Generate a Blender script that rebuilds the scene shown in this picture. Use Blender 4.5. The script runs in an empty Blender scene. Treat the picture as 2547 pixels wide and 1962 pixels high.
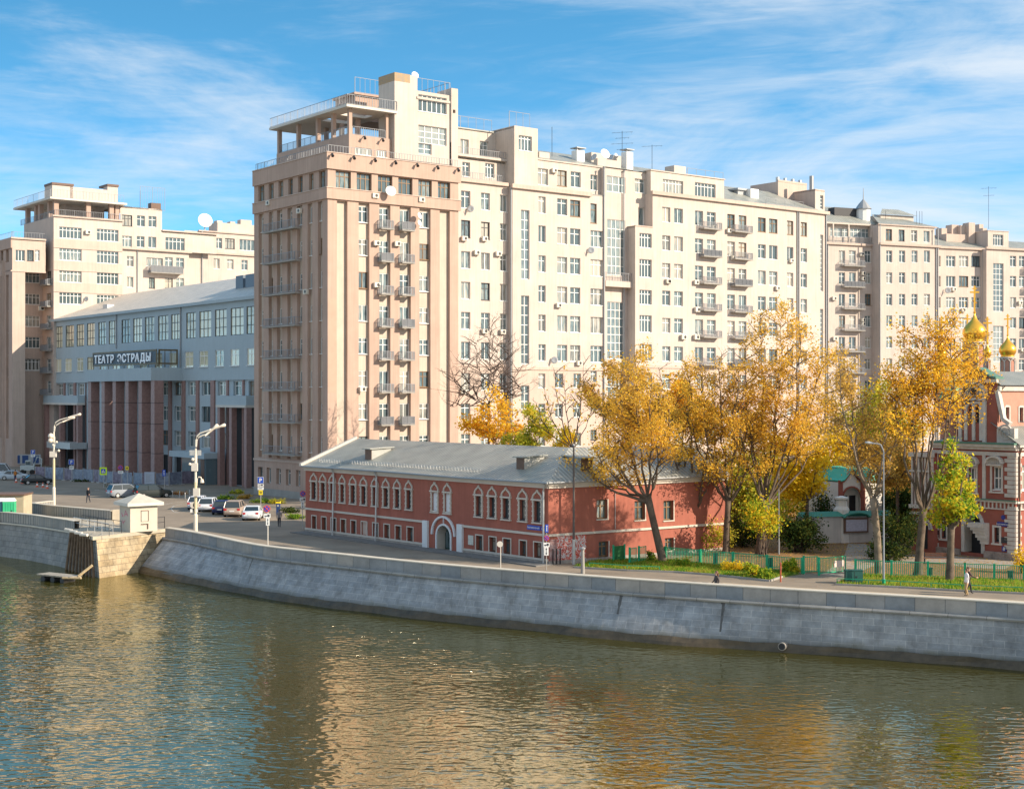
import bpy, bmesh, math, random
import numpy as np
from mathutils import Vector, Matrix
R = math.radians
random.seed(7)
SC = bpy.context.scene
COL = SC.collection
# ---------------------------------------------------------------- camera
FP, CX, CY, H = 3546.0, 1273.5, 981.0, 13.0      # focal length in photo pixels, image centre, eye height above the road
cam_d = bpy.data.cameras.new("camera"); cam = bpy.data.objects.new("camera", cam_d); COL.objects.link(cam)
cam.location = (0, 0, H); cam.rotation_euler = (R(90), 0, 0)
cam_d.sensor_width = 36; cam_d.lens = FP/2547*36; cam_d.clip_start = 0.5; cam_d.clip_end = 6000
SC.camera = cam
# ---------------------------------------------------------------- light
SUN_AZ, SUN_EL = R(-20), R(26)                    # azimuth measured from +X
sdir = Vector((math.cos(SUN_AZ)*math.cos(SUN_EL), math.sin(SUN_AZ)*math.cos(SUN_EL), math.sin(SUN_EL)))
sl = bpy.data.lights.new("sun", 'SUN'); sl.energy = 3.7; sl.angle = R(0.5); sl.color = (1.0, 0.86, 0.68)
so = bpy.data.objects.new("sun", sl); COL.objects.link(so)
so.rotation_euler = (-sdir).to_track_quat('-Z', 'Y').to_euler(); so.location = (100, -60, 120)
W = bpy.data.worlds.new("World"); SC.world = W; W.use_nodes = True
def world():
    nt = W.node_tree; nt.nodes.clear(); N = nt.nodes.new; L = nt.links.new
    out = N('ShaderNodeOutputWorld'); bg = N('ShaderNodeBackground'); L(bg.outputs[0], out.inputs[0])
    tc = N('ShaderNodeTexCoord')
    sky = N('ShaderNodeTexSky'); sky.sky_type = 'NISHITA'; sky.sun_disc = False
    sky.sun_elevation = SUN_EL; sky.sun_rotation = math.pi/2 - SUN_AZ
    sky.air_density = 1.0; sky.dust_density = 0.3; sky.ozone_density = 2.6
    mp = N('ShaderNodeVectorMath'); mp.operation = 'MULTIPLY'; mp.inputs[1].default_value = (1, 1, 2.6)
    ad = N('ShaderNodeVectorMath'); ad.operation = 'ADD'; ad.inputs[1].default_value = (0, 0, 0.10)
    L(tc.outputs['Generated'], mp.inputs[0]); L(mp.outputs[0], ad.inputs[0]); L(ad.outputs[0], sky.inputs[0])
    hs = N('ShaderNodeHueSaturation'); hs.inputs['Saturation'].default_value = 1.22; hs.inputs['Value'].default_value = 1.14
    hs.inputs['Hue'].default_value = 0.478
    L(sky.outputs[0], hs.inputs['Color'])
    # cirrus: stretched noise over the direction of view
    m1 = N('ShaderNodeMapping'); m1.inputs['Scale'].default_value = (2.2, 2.2, 9.5); m1.inputs['Rotation'].default_value = (R(4), R(7), 0)
    m1.inputs['Location'].default_value = (3.1, 0.4, 1.7)
    L(tc.outputs['Generated'], m1.inputs[0])
    n1 = N('ShaderNodeTexNoise'); n1.inputs['Scale'].default_value = 1.7; n1.inputs['Detail'].default_value = 9; n1.inputs['Roughness'].default_value = 0.6
    n1.inputs['Distortion'].default_value = 0.7; L(m1.outputs[0], n1.inputs[0])
    m2 = N('ShaderNodeMapping'); m2.inputs['Scale'].default_value = (5, 5, 38); m2.inputs['Rotation'].default_value = (R(-3), R(-5), 0)
    L(tc.outputs['Generated'], m2.inputs[0])
    n2 = N('ShaderNodeTexNoise'); n2.inputs['Scale'].default_value = 2.2; n2.inputs['Detail'].default_value = 8; n2.inputs['Roughness'].default_value = 0.62
    n2.inputs['Distortion'].default_value = 1.1; L(m2.outputs[0], n2.inputs[0])
    sep = N('ShaderNodeSeparateXYZ'); L(tc.outputs['Generated'], sep.inputs[0])
    # clouds thicken low in the sky
    lo = N('ShaderNodeMapRange'); lo.inputs['From Min'].default_value = 0.30; lo.inputs['From Max'].default_value = 0.05
    lo.inputs['To Min'].default_value = -0.09; lo.inputs['To Max'].default_value = 0.10; L(sep.outputs['Z'], lo.inputs['Value'])
    rx = N('ShaderNodeMapRange'); rx.inputs['From Min'].default_value = -0.35; rx.inputs['From Max'].default_value = 0.35
    rx.inputs['To Min'].default_value = -0.07; rx.inputs['To Max'].default_value = 0.12; L(sep.outputs['X'], rx.inputs['Value'])
    a = N('ShaderNodeMath'); a.operation = 'MULTIPLY_ADD'; a.inputs[1].default_value = 0.30; L(n2.outputs[0], a.inputs[0]); L(n1.outputs[0], a.inputs[2])
    b = N('ShaderNodeMath'); b.operation = 'ADD'; L(a.outputs[0], b.inputs[0]); L(lo.outputs[0], b.inputs[1])
    c = N('ShaderNodeMath'); c.operation = 'ADD'; L(b.outputs[0], c.inputs[0]); L(rx.outputs[0], c.inputs[1])
    # unseen cloud added behind the viewer and overhead, to brighten and neutralise shadow fill
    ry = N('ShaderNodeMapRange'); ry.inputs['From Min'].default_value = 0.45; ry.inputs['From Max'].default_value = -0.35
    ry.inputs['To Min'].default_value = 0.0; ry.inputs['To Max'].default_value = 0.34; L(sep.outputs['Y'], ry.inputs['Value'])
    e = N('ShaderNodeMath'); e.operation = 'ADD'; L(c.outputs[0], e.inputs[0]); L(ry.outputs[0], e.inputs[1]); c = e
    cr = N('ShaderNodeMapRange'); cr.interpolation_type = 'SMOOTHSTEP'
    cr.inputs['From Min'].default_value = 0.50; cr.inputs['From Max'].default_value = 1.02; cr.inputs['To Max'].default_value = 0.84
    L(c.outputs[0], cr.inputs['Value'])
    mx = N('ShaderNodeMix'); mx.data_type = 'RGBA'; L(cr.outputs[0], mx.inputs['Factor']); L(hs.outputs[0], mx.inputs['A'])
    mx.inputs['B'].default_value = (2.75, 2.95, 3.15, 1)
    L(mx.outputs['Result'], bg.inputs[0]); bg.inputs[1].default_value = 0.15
world()
SC.view_settings.view_transform = 'Standard'; SC.view_settings.look = 'None'
SC.view_settings.exposure = 1.08; SC.view_settings.gamma = 1; SC.view_settings.use_curve_mapping = False
SC.render.engine = 'CYCLES'
SC.cycles.max_bounces = 6; SC.cycles.transparent_max_bounces = 12
# ---------------------------------------------------------------- helpers
def tag(o, label=None, cat=None, group=None, kind=None):
    if label: o['label'] = label
    if cat: o['category'] = cat
    if group: o['group'] = group
    if kind: o['kind'] = kind
    return o
def thing(name, loc, label, cat, group=None, rz=0):
    o = bpy.data.objects.new(name, None); COL.objects.link(o); o.location = Vector(loc); o.rotation_euler = (0, 0, rz)
    o.empty_display_size = 0.3
    return tag(o, label, cat, group)
def X2(px, D): return (px-CX)/FP*D
def gp(px, py, z=0.0):                             # photo pixel -> point at height z
    D = FP*(H-z)/(py-CY); return Vector((X2(px, D), D, z))
def dp(px, py, D): return Vector((X2(px, D), D, H-(py-CY)*D/FP))
class Face:                                        # a vertical plane: origin, direction along it, inward normal
    def __init__(s, O, d):
        s.O = Vector(O).to_2d() if len(O) > 2 else Vector(O); s.d = Vector(d).normalized()
        n = Vector((-s.d.y, s.d.x)); s.n = n if n.y > 0 else -n
        s.right = s.n.dot(Vector((-s.d.y, s.d.x))) > 0
    def u(s, px):
        r = (px-CX)/FP; return (r*s.O.y-s.O.x)/(s.d.x-r*s.d.y)
    def z(s, px, py): return H-(py-CY)*(s.O.y+s.d.y*s.u(px))/FP
    def off(s, k): return Face(s.O+s.n*k, s.d)
    def pt(s, u, k, z):
        p = s.O+s.d*u+s.n*k; return Vector((p.x, p.y, z))
    def side(s, u, k=0): return Face(s.O+s.d*u+s.n*k, s.n)      # plane at right angles through u
def vface(px, D, vp): return Face((X2(px, D), D), (vp-CX, FP))
class MB:
    def __init__(s): s.v = []; s.f = []; s.m = []; s.uv = []; s.hasuv = False
    def poly(s, pts, mi=0, uv=None):
        b = len(s.v); s.v.extend([Vector(p) for p in pts]); s.f.append(tuple(range(b, b+len(pts)))); s.m.append(mi)
        if uv: s.hasuv = True
        s.uv.append(uv)
    def hexa(s, p, mi=0):                          # p: bottom 4 then top 4
        for q in ((0,3,2,1), (4,5,6,7), (0,1,5,4), (1,2,6,5), (2,3,7,6), (3,0,4,7)): s.poly([p[i] for i in q], mi)
    def box(s, x0, x1, y0, y1, z0, z1, mi=0):
        s.hexa([(x0,y0,z0),(x1,y0,z0),(x1,y1,z0),(x0,y1,z0),(x0,y0,z1),(x1,y0,z1),(x1,y1,z1),(x0,y1,z1)], mi)
    def fbox(s, f, u0, u1, k0, k1, z0, z1, mi=0):
        s.hexa([f.pt(u0,k0,z0), f.pt(u1,k0,z0), f.pt(u1,k1,z0), f.pt(u0,k1,z0), f.pt(u0,k0,z1), f.pt(u1,k0,z1), f.pt(u1,k1,z1), f.pt(u0,k1,z1)], mi)
    def tube(s, pts, rad, n=8, mi=0, caps=True):
        pts = [Vector(p) for p in pts]; rings = []
        for i, p in enumerate(pts):
            t = (pts[min(i+1, len(pts)-1)]-pts[max(i-1, 0)]).normalized()
            a = t.cross(Vector((0,0,1)) if abs(t.z) < 0.9 else Vector((1,0,0))).normalized(); b = t.cross(a)
            r = rad[i] if hasattr(rad, '__len__') else rad
            rings.append([p+(a*math.cos(2*math.pi*j/n)+b*math.sin(2*math.pi*j/n))*r for j in range(n)])
        base = len(s.v)
        for ring in rings: s.v.extend(ring)
        for i in range(len(rings)-1):
            for j in range(n):
                s.f.append((base+i*n+j, base+i*n+(j+1) % n, base+(i+1)*n+(j+1) % n, base+(i+1)*n+j)); s.m.append(mi); s.uv.append(None)
        if caps:
            for k in (0, len(rings)-1): s.f.append(tuple(base+k*n+j for j in range(n))); s.m.append(mi); s.uv.append(None)
    def lathe(s, c, prof, n=20, mi=0):
        base = len(s.v)
        for r, z in prof:
            for j in range(n): s.v.append(Vector((c[0]+r*math.cos(2*math.pi*j/n), c[1]+r*math.sin(2*math.pi*j/n), c[2]+z)))
        for i in range(len(prof)-1):
            for j in range(n):
                s.f.append((base+i*n+j, base+i*n+(j+1) % n, base+(i+1)*n+(j+1) % n, base+(i+1)*n+j)); s.m.append(mi); s.uv.append(None)
    def each(s, name, m, parent):                  # every box its own part
        for i in range(0, len(s.f), 6):
            b = MB(); [b.poly([s.v[k] for k in s.f[j]]) for j in range(i, i+6)]; b.build(name, m, parent)
    def build(s, name, mats, parent=None, smooth=False, label=None):
        off = parent.location.copy() if parent and parent.get('world') else Vector((0,0,0))
        me = bpy.data.meshes.new(name); me.from_pydata([tuple(v-off) for v in s.v], [], s.f)
        if not isinstance(mats, (list, tuple)): mats = [mats]
        for m in mats: me.materials.append(m)
        if len(mats) > 1: me.polygons.foreach_set('material_index', s.m)
        if s.hasuv:
            ul = me.uv_layers.new(name='UVMap').data; k = 0
            for i, f in enumerate(s.f):
                uv = s.uv[i]
                for j in range(len(f)):
                    ul[k].uv = uv[j] if uv else (0, 0)
                    k += 1
        if smooth: me.polygons.foreach_set('use_smooth', [True]*len(me.polygons))
        me.update()
        o = bpy.data.objects.new(name, me); COL.objects.link(o)
        if parent: o.parent = parent
        if label: o['label'] = label
        return o
def bthing(name, loc, label, cat, group=None):     # a thing whose parts are given in world coordinates
    o = thing(name, loc, label, cat, group); o['world'] = 1; return o
def shell(mb, f, u0, u1, z0, z1, ops, k=0.0, depth=0.3, mi=0, mr=0):
    """wall with real openings and reveals"""
    us = sorted(set([u0, u1]+[o[i] for o in ops for i in (0, 1)])); zs = sorted(set([z0, z1]+[o[i] for o in ops for i in (2, 3)]))
    us = [u for u in us if min(u0,u1)-1e-6 <= u <= max(u0,u1)+1e-6]; zs = [z for z in zs if z0-1e-6 <= z <= z1+1e-6]
    for i in range(len(us)-1):
        a, b = us[i], us[i+1]
        if b-a < 1e-5: continue
        um = (a+b)/2; col = [o for o in ops if o[0] < um < o[1]]
        run = None
        for j in range(len(zs)-1):
            c, d = zs[j], zs[j+1]; zm = (c+d)/2
            if any(o[2] < zm < o[3] for o in col):
                if run: mb.poly([f.pt(a,k,run[0]), f.pt(b,k,run[0]), f.pt(b,k,run[1]), f.pt(a,k,run[1])], mi, [(a,run[0]),(b,run[0]),(b,run[1]),(a,run[1])]); run = None
            else: run = (run[0], d) if run else (c, d)
        if run: mb.poly([f.pt(a,k,run[0]), f.pt(b,k,run[0]), f.pt(b,k,run[1]), f.pt(a,k,run[1])], mi, [(a,run[0]),(b,run[0]),(b,run[1]),(a,run[1])])
    for o in ops:
        a, b, c, d = o[:4]; e = k+depth
        for q in (((a,c),(b,c)), ((b,c),(b,d)), ((b,d),(a,d)), ((a,d),(a,c))):
            mb.poly([f.pt(q[0][0],k,q[0][1]), f.pt(q[1][0],k,q[1][1]), f.pt(q[1][0],e,q[1][1]), f.pt(q[0][0],e,q[0][1])], mr, [(q[0][0],q[0][1])]*4)
# ---------------------------------------------------------------- materials
MATS = {}
def mat(name, col, rough=0.8, var=0.0, scale=1.0, metal=0.0, streak=0.0, bump=0.0, spec=0.4, col2=None):
    if name in MATS: return MATS[name]
    m = bpy.data.materials.new(name); MATS[name] = m; m.use_nodes = True; nt = m.node_tree; N = nt.nodes.new; L = nt.links.new
    p = nt.nodes['Principled BSDF']; p.inputs['Base Color'].default_value = (*col, 1); p.inputs['Roughness'].default_value = rough
    p.inputs['Metallic'].default_value = metal; p.inputs['Specular IOR Level'].default_value = spec
    if var or streak or bump:
        g = N('ShaderNodeNewGeometry')
        n = N('ShaderNodeTexNoise'); n.inputs['Scale'].default_value = scale; n.inputs['Detail'].default_value = 6; n.inputs['Roughness'].default_value = 0.65
        L(g.outputs['Position'], n.inputs['Vector'])
        mr = N('ShaderNodeMapRange'); mr.inputs['From Min'].default_value = 0.3; mr.inputs['From Max'].default_value = 0.7
        L(n.outputs[0], mr.inputs['Value'])
        mx = N('ShaderNodeMix'); mx.data_type = 'RGBA'
        c2 = col2 or tuple(c*(1-var) for c in col); mx.inputs['A'].default_value = (*col, 1); mx.inputs['B'].default_value = (*c2, 1)
        L(mr.outputs[0], mx.inputs['Factor']); last = mx.outputs['Result']
        if streak:
            mp = N('ShaderNodeMapping'); mp.inputs['Scale'].default_value = (2.8, 2.8, 0.13); L(g.outputs['Position'], mp.inputs[0])
            n2 = N('ShaderNodeTexNoise'); n2.inputs['Scale'].default_value = 1.3; n2.inputs['Detail'].default_value = 5; L(mp.outputs[0], n2.inputs['Vector'])
            m2 = N('ShaderNodeMapRange'); m2.inputs['From Min'].default_value = 0.40; m2.inputs['From Max'].default_value = 0.75
            m2.inputs['To Max'].default_value = streak; L(n2.outputs[0], m2.inputs['Value'])
            x2 = N('ShaderNodeMix'); x2.data_type = 'RGBA'; L(m2.outputs[0], x2.inputs['Factor']); L(last, x2.inputs['A'])
            x2.inputs['B'].default_value = (*[c*0.45 for c in col], 1); last = x2.outputs['Result']
        L(last, p.inputs['Base Color'])
        if bump:
            n3 = N('ShaderNodeTexNoise'); n3.inputs['Scale'].default_value = 9; n3.inputs['Detail'].default_value = 5; L(g.outputs['Position'], n3.inputs['Vector'])
            b = N('ShaderNodeBump'); b.inputs['Strength'].default_value = bump; b.inputs['Distance'].default_value = 0.03
            L(n3.outputs[0], b.inputs['Height']); L(b.outputs[0], p.inputs['Normal'])
    return m
def glass_mat(name, dark=(0.075,0.11,0.12), mid=(0.16,0.22,0.23), pale=(0.36,0.34,0.29), bias=0.0, rough=0.06):
    if name in MATS: return MATS[name]
    m = bpy.data.materials.new(name); MATS[name] = m; m.use_nodes = True; nt = m.node_tree; N = nt.nodes.new; L = nt.links.new
    p = nt.nodes['Principled BSDF']; p.inputs['Roughness'].default_value = rough; p.inputs['Specular IOR Level'].default_value = 0.9
    oi = N('ShaderNodeObjectInfo'); g = N('ShaderNodeNewGeometry')
    mp = N('ShaderNodeMapping'); mp.inputs['Scale'].default_value = (2.2, 2.2, 0.5); L(g.outputs['Position'], mp.inputs[0])
    n = N('ShaderNodeTexNoise'); n.inputs['Scale'].default_value = 1.6; n.inputs['Detail'].default_value = 2; L(mp.outputs[0], n.inputs['Vector'])
    a = N('ShaderNodeMath'); a.operation = 'MULTIPLY_ADD'; a.inputs[1].default_value = 1.5; a.inputs[2].default_value = -0.75+bias; L(n.outputs[0], a.inputs[0])
    b = N('ShaderNodeMath'); b.operation = 'ADD'; L(a.outputs[0], b.inputs[0]); L(oi.outputs['Random'], b.inputs[1])
    r = N('ShaderNodeValToRGB'); e = r.color_ramp.elements; e[0].position = 0.35; e[0].color = (*dark, 1); e[1].position = 1.02; e[1].color = (*pale, 1)
    k = r.color_ramp.elements.new(0.62); k.color = (*mid, 1)
    L(b.outputs[0], r.inputs[0]); L(r.outputs[0], p.inputs['Base Color'])
    return m
def leaf_mat(name, cols, trans=0.55):
    m = bpy.data.materials.new(name); m.use_nodes = True; nt = m.node_tree; N = nt.nodes.new; L = nt.links.new; nt.nodes.clear()
    out = N('ShaderNodeOutputMaterial'); g = N('ShaderNodeNewGeometry'); r = N('ShaderNodeValToRGB'); r.color_ramp.interpolation = 'LINEAR'
    n = N('ShaderNodeTexNoise'); n.inputs['Scale'].default_value = 0.55; n.inputs['Detail'].default_value = 3; L(g.outputs['Position'], n.inputs['Vector'])
    a = N('ShaderNodeMath'); a.operation = 'MULTIPLY_ADD'; a.inputs[1].default_value = 1.6; a.inputs[2].default_value = -0.8; L(n.outputs[0], a.inputs[0])
    b = N('ShaderNodeMath'); b.operation = 'ADD'; L(a.outputs[0], b.inputs[0]); L(g.outputs['Random Per Island'], b.inputs[1])
    el = r.color_ramp.elements; el[0].position = 0; el[0].color = (*cols[0], 1); el[1].position = 1; el[1].color = (*cols[-1], 1)
    for i, c in enumerate(cols[1:-1]): el.new((i+1)/(len(cols)-1)).color = (*c, 1)
    L(b.outputs[0], r.inputs[0])
    d = N('ShaderNodeBsdfDiffuse'); t = N('ShaderNodeBsdfTranslucent'); mx = N('ShaderNodeMixShader'); mx.inputs[0].default_value = trans
    L(r.outputs[0], d.inputs[0]); L(r.outputs[0], t.inputs[0]); L(d.outputs[0], mx.inputs[1]); L(t.outputs[0], mx.inputs[2]); L(mx.outputs[0], out.inputs[0])
    return m
def stone_mat(name, c1, c2, mortar, bw, bh, ms=0.02, var=0.25, rough=0.8, offs=0.5, tide=None):
    """masonry laid out in the wall's own metres (UV)"""
    m = bpy.data.materials.new(name); MATS[name] = m; m.use_nodes = True; nt = m.node_tree; N = nt.nodes.new; L = nt.links.new
    p = nt.nodes['Principled BSDF']; p.inputs['Roughness'].default_value = rough; p.inputs['Specular IOR Level'].default_value = 0.3
    uv = N('ShaderNodeUVMap'); br = N('ShaderNodeTexBrick'); L(uv.outputs[0], br.inputs['Vector'])
    br.inputs['Color1'].default_value = (*c1, 1); br.inputs['Color2'].default_value = (*c2, 1); br.inputs['Mortar'].default_value = (*mortar, 1)
    br.inputs['Scale'].default_value = 1; br.inputs['Mortar Size'].default_value = ms; br.inputs['Brick Width'].default_value = bw; br.inputs['Row Height'].default_value = bh
    br.inputs['Mortar Smooth'].default_value = 0.2; br.offset = offs; br.squash = 1; br.inputs['Bias'].default_value = 0
    g = N('ShaderNodeNewGeometry'); n = N('ShaderNodeTexNoise'); n.inputs['Scale'].default_value = 0.7; n.inputs['Detail'].default_value = 8; n.inputs['Roughness'].default_value = 0.7
    L(g.outputs['Position'], n.inputs['Vector'])
    mr = N('ShaderNodeMapRange'); mr.inputs['From Min'].default_value = 0.3; mr.inputs['From Max'].default_value = 0.7; mr.inputs['To Min'].default_value = 1-var; mr.inputs['To Max'].default_value = 1+var*0.4
    L(n.outputs[0], mr.inputs['Value'])
    v = N('ShaderNodeVectorMath'); v.operation = 'SCALE'; L(br.outputs['Color'], v.inputs[0]); L(mr.outputs[0], v.inputs['Scale']); L(v.outputs[0], p.inputs['Base Color'])
    if tide is not None:                           # damp, algae-dark courses with a ragged upper edge, and leaching streaks
        sp = N('ShaderNodeSeparateXYZ'); L(g.outputs['Position'], sp.inputs[0]); t = N('ShaderNodeMath'); t.operation = 'MULTIPLY_ADD'; t.inputs[1].default_value = -1.6; L(n.outputs[0], t.inputs[0]); L(sp.outputs['Z'], t.inputs[2])
        q = N('ShaderNodeMapRange'); q.inputs['From Min'].default_value = tide-0.8; q.inputs['From Max'].default_value = tide-1.25; q.inputs['To Max'].default_value = 0.75; L(t.outputs[0], q.inputs['Value'])
        x = N('ShaderNodeMix'); x.data_type = 'RGBA'; L(q.outputs[0], x.inputs['Factor']); L(v.outputs[0], x.inputs['A']); x.inputs['B'].default_value = (0.085,0.08,0.05,1)
        sm = N('ShaderNodeMapping'); sm.inputs['Scale'].default_value = (1.3,1.3,0.25); L(g.outputs['Position'], sm.inputs[0]); sn = N('ShaderNodeTexNoise'); sn.inputs['Scale'].default_value = 1.5; sn.inputs['Detail'].default_value = 6; L(sm.outputs[0], sn.inputs['Vector'])
        sq = N('ShaderNodeMapRange'); sq.inputs['From Min'].default_value = 0.56; sq.inputs['From Max'].default_value = 0.72; sq.inputs['To Max'].default_value = 0.45; L(sn.outputs[0], sq.inputs['Value'])
        y = N('ShaderNodeMix'); y.data_type = 'RGBA'; L(sq.outputs[0], y.inputs['Factor']); L(x.outputs['Result'], y.inputs['A']); y.inputs['B'].default_value = (0.12,0.12,0.115,1); L(y.outputs['Result'], p.inputs['Base Color'])
    b = N('ShaderNodeBump'); b.inputs['Strength'].default_value = 0.4; b.inputs['Distance'].default_value = 0.03; b.invert = True
    L(br.outputs['Fac'], b.inputs['Height']); L(b.outputs[0], p.inputs['Normal'])
    return m
def seam_mat(name, col, col2, scale=1.6, rough=0.45, metal=0.0):
    """standing-seam sheet roof: seams follow the slope through UV u"""
    m = bpy.data.materials.new(name); m.use_nodes = True; nt = m.node_tree; N = nt.nodes.new; L = nt.links.new
    p = nt.nodes['Principled BSDF']; p.inputs['Roughness'].default_value = rough; p.inputs['Metallic'].default_value = metal
    uv = N('ShaderNodeUVMap'); w = N('ShaderNodeTexWave'); w.wave_type = 'BANDS'; w.bands_direction = 'X'; w.inputs['Scale'].default_value = scale
    L(uv.outputs[0], w.inputs['Vector'])
    r = N('ShaderNodeMapRange'); r.inputs['From Min'].default_value = 0.72; r.inputs['From Max'].default_value = 0.95; L(w.outputs['Fac'], r.inputs['Value'])
    g = N('ShaderNodeNewGeometry'); n = N('ShaderNodeTexNoise'); n.inputs['Scale'].default_value = 0.8; n.inputs['Detail'].default_value = 7; L(g.outputs['Position'], n.inputs['Vector'])
    mx = N('ShaderNodeMix'); mx.data_type = 'RGBA'; mx.inputs['A'].default_value = (*col, 1); mx.inputs['B'].default_value = (*col2, 1)
    mr = N('ShaderNodeMapRange'); mr.inputs['From Min'].default_value = 0.35; mr.inputs['From Max'].default_value = 0.65; L(n.outputs[0], mr.inputs['Value']); L(mr.outputs[0], mx.inputs['Factor'])
    m2 = N('ShaderNodeMix'); m2.data_type = 'RGBA'; L(r.outputs[0], m2.inputs['Factor']); L(mx.outputs['Result'], m2.inputs['A']); m2.inputs['B'].default_value = (*[c*0.45 for c in col], 1)
    L(m2.outputs['Result'], p.inputs['Base Color'])
    b = N('ShaderNodeBump'); b.inputs['Strength'].default_value = 0.7; b.inputs['Distance'].default_value = 0.04; L(r.outputs[0], b.inputs['Height']); L(b.outputs[0], p.inputs['Normal'])
    return m
M = {}
M['cream'] = mat('cream_stucco', (0.60,0.51,0.45), 0.9, 0.17, 0.3, streak=0.26, bump=0.15)
M['pale'] = mat('pale_stucco', (0.60,0.52,0.455), 0.9, 0.17, 0.4, streak=0.28, bump=0.1)
M['pink'] = mat('pink_stucco', (0.50,0.355,0.285), 0.9, 0.18, 0.25, streak=0.28, bump=0.15)
M['pinkl'] = mat('light_pink_stucco', (0.57,0.45,0.38), 0.9, 0.16, 0.3, streak=0.25, bump=0.1)
M['rose'] = mat('rose_stucco', (0.42,0.30,0.27), 0.9, 0.16, 0.3, streak=0.15, bump=0.15)
M['slot'] = mat('slot_stucco', (0.55,0.47,0.39), 0.9, 0.14, 0.5, streak=0.2)
M['theatre'] = mat('grey_theatre_stucco', (0.40,0.475,0.515), 0.9, 0.08, 0.3, streak=0.12)
M['granite'] = mat('red_granite_cladding', (0.36,0.22,0.195), 0.5, 0.3, 2.5)
M['concrete'] = mat('concrete', (0.36,0.34,0.31), 0.9, 0.25, 0.8, bump=0.2)
M['lconc'] = mat('pale_concrete', (0.62,0.58,0.52), 0.9, 0.12, 0.8)
M['white'] = mat('white_paint', (0.78,0.77,0.74), 0.45)
M['wframe'] = mat('white_window_frame', (0.80,0.79,0.76), 0.4)
M['bframe'] = mat('brown_window_frame', (0.26,0.15,0.07), 0.5, 0.3, 6)
M['dframe'] = mat('dark_window_frame', (0.06,0.06,0.065), 0.5)
M['glass'] = glass_mat('window_glass')
M['skyglass'] = glass_mat('stair_glass', (0.12,0.17,0.19), (0.20,0.26,0.27), (0.32,0.34,0.32), 0.1)
M['blind'] = glass_mat('large_window_glass', (0.10,0.12,0.11), (0.46,0.44,0.31), (0.74,0.69,0.50), 0.35)
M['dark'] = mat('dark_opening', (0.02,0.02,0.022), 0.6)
M['metal'] = mat('painted_grey_metal', (0.33,0.34,0.35), 0.45, metal=0.3)
M['lmetal'] = mat('galvanised_metal', (0.55,0.55,0.54), 0.4, 0.15, 3, metal=0.4)
M['rail'] = mat('railing_paint', (0.24,0.25,0.27), 0.5)
M['roof'] = seam_mat('grey_seam_roof', (0.36,0.36,0.32), (0.25,0.26,0.23), 0.5)
M['brown'] = mat('brown_wood', (0.17,0.10,0.07), 0.6, 0.3, 4)
M['black'] = mat('black_rubber', (0.02,0.02,0.02), 0.7)
M['iron'] = mat('dark_iron', (0.035,0.035,0.04), 0.5)
# ---------------------------------------------------------------- windows and facade fittings
WC = {}; WR = random.Random(3)
M['curtained'] = glass_mat('curtained_glass', (0.15,0.16,0.15), (0.30,0.29,0.25), (0.46,0.42,0.35), 0.2)
def wmesh(w, h, cols, rows, trans, fm, gm, bw=0.09):
    key = (round(w, 1), round(h, 1), cols, rows, trans, fm, gm)
    if key in WC: return WC[key]
    w, h = key[0], key[1]
    p = MB(); p.poly([(0,0.06,0), (w,0.06,0), (w,0.06,h), (0,0.06,h)])
    pm = bpy.data.meshes.new('pane'); pm.from_pydata([tuple(v) for v in p.v], [], p.f); pm.materials.append(M[gm])
    b = MB(); t = bw
    b.box(0, t, 0, 0.05, 0, h); b.box(w-t, w, 0, 0.05, 0, h); b.box(t, w-t, 0, 0.05, 0, t); b.box(t, w-t, 0, 0.05, h-t, h)
    for i in range(1, cols): x = w*i/cols; b.box(x-t*0.55, x+t*0.55, 0.002, 0.048, t, h-t)
    if rows == 1 and h < 3: b.box(-0.04, w+0.04, -0.26, 0.0, -0.07, 0.0)
    zs = [h*i/rows for i in range(1, rows)] if rows > 1 else []
    if trans: zs = [h*trans]
    for z in zs: b.box(t, w-t, 0.004, 0.046, z-t*0.5, z+t*0.5)
    fmesh = bpy.data.meshes.new('frame'); fmesh.from_pydata([tuple(v) for v in b.v], [], b.f); fmesh.materials.append(M[fm])
    WC[key] = (pm, fmesh, w, h); return WC[key]
def window(root, f, u0, u1, z0, z1, k, cols=2, rows=1, trans=0.68, fm='wframe', gm='glass', name='window'):
    if fm == 'wframe' and rows == 1 and trans == 0.68:            # owners have replaced frames one by one
        q = WR.random(); fm = 'bframe' if q < 0.05 else 'dframe' if q < 0.12 else 'wframe'; trans = (0.68, 0.74, 0.68, 0)[int(WR.random()*4)]
        if gm == 'glass' and WR.random() < 0.12: gm = 'curtained'
    pm, fmh, w, h = wmesh(u1-u0, z1-z0, cols, rows, trans, fm, gm)
    o = bpy.data.objects.new(name, fmh); COL.objects.link(o); o.parent = root
    g = bpy.data.objects.new('pane', pm); COL.objects.link(g); g.parent = o
    if f.right: loc = f.pt(u0, k, z0); dx = f.d
    else: loc = f.pt(u1, k, z0); dx = -f.d
    o.location = loc-(root.location if root.get('world') else Vector((0,0,0)))
    o.rotation_euler = (0, 0, math.atan2(dx.y, dx.x)); o.scale = ((u1-u0)/w, 1, (z1-z0)/h)
    return o
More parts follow.
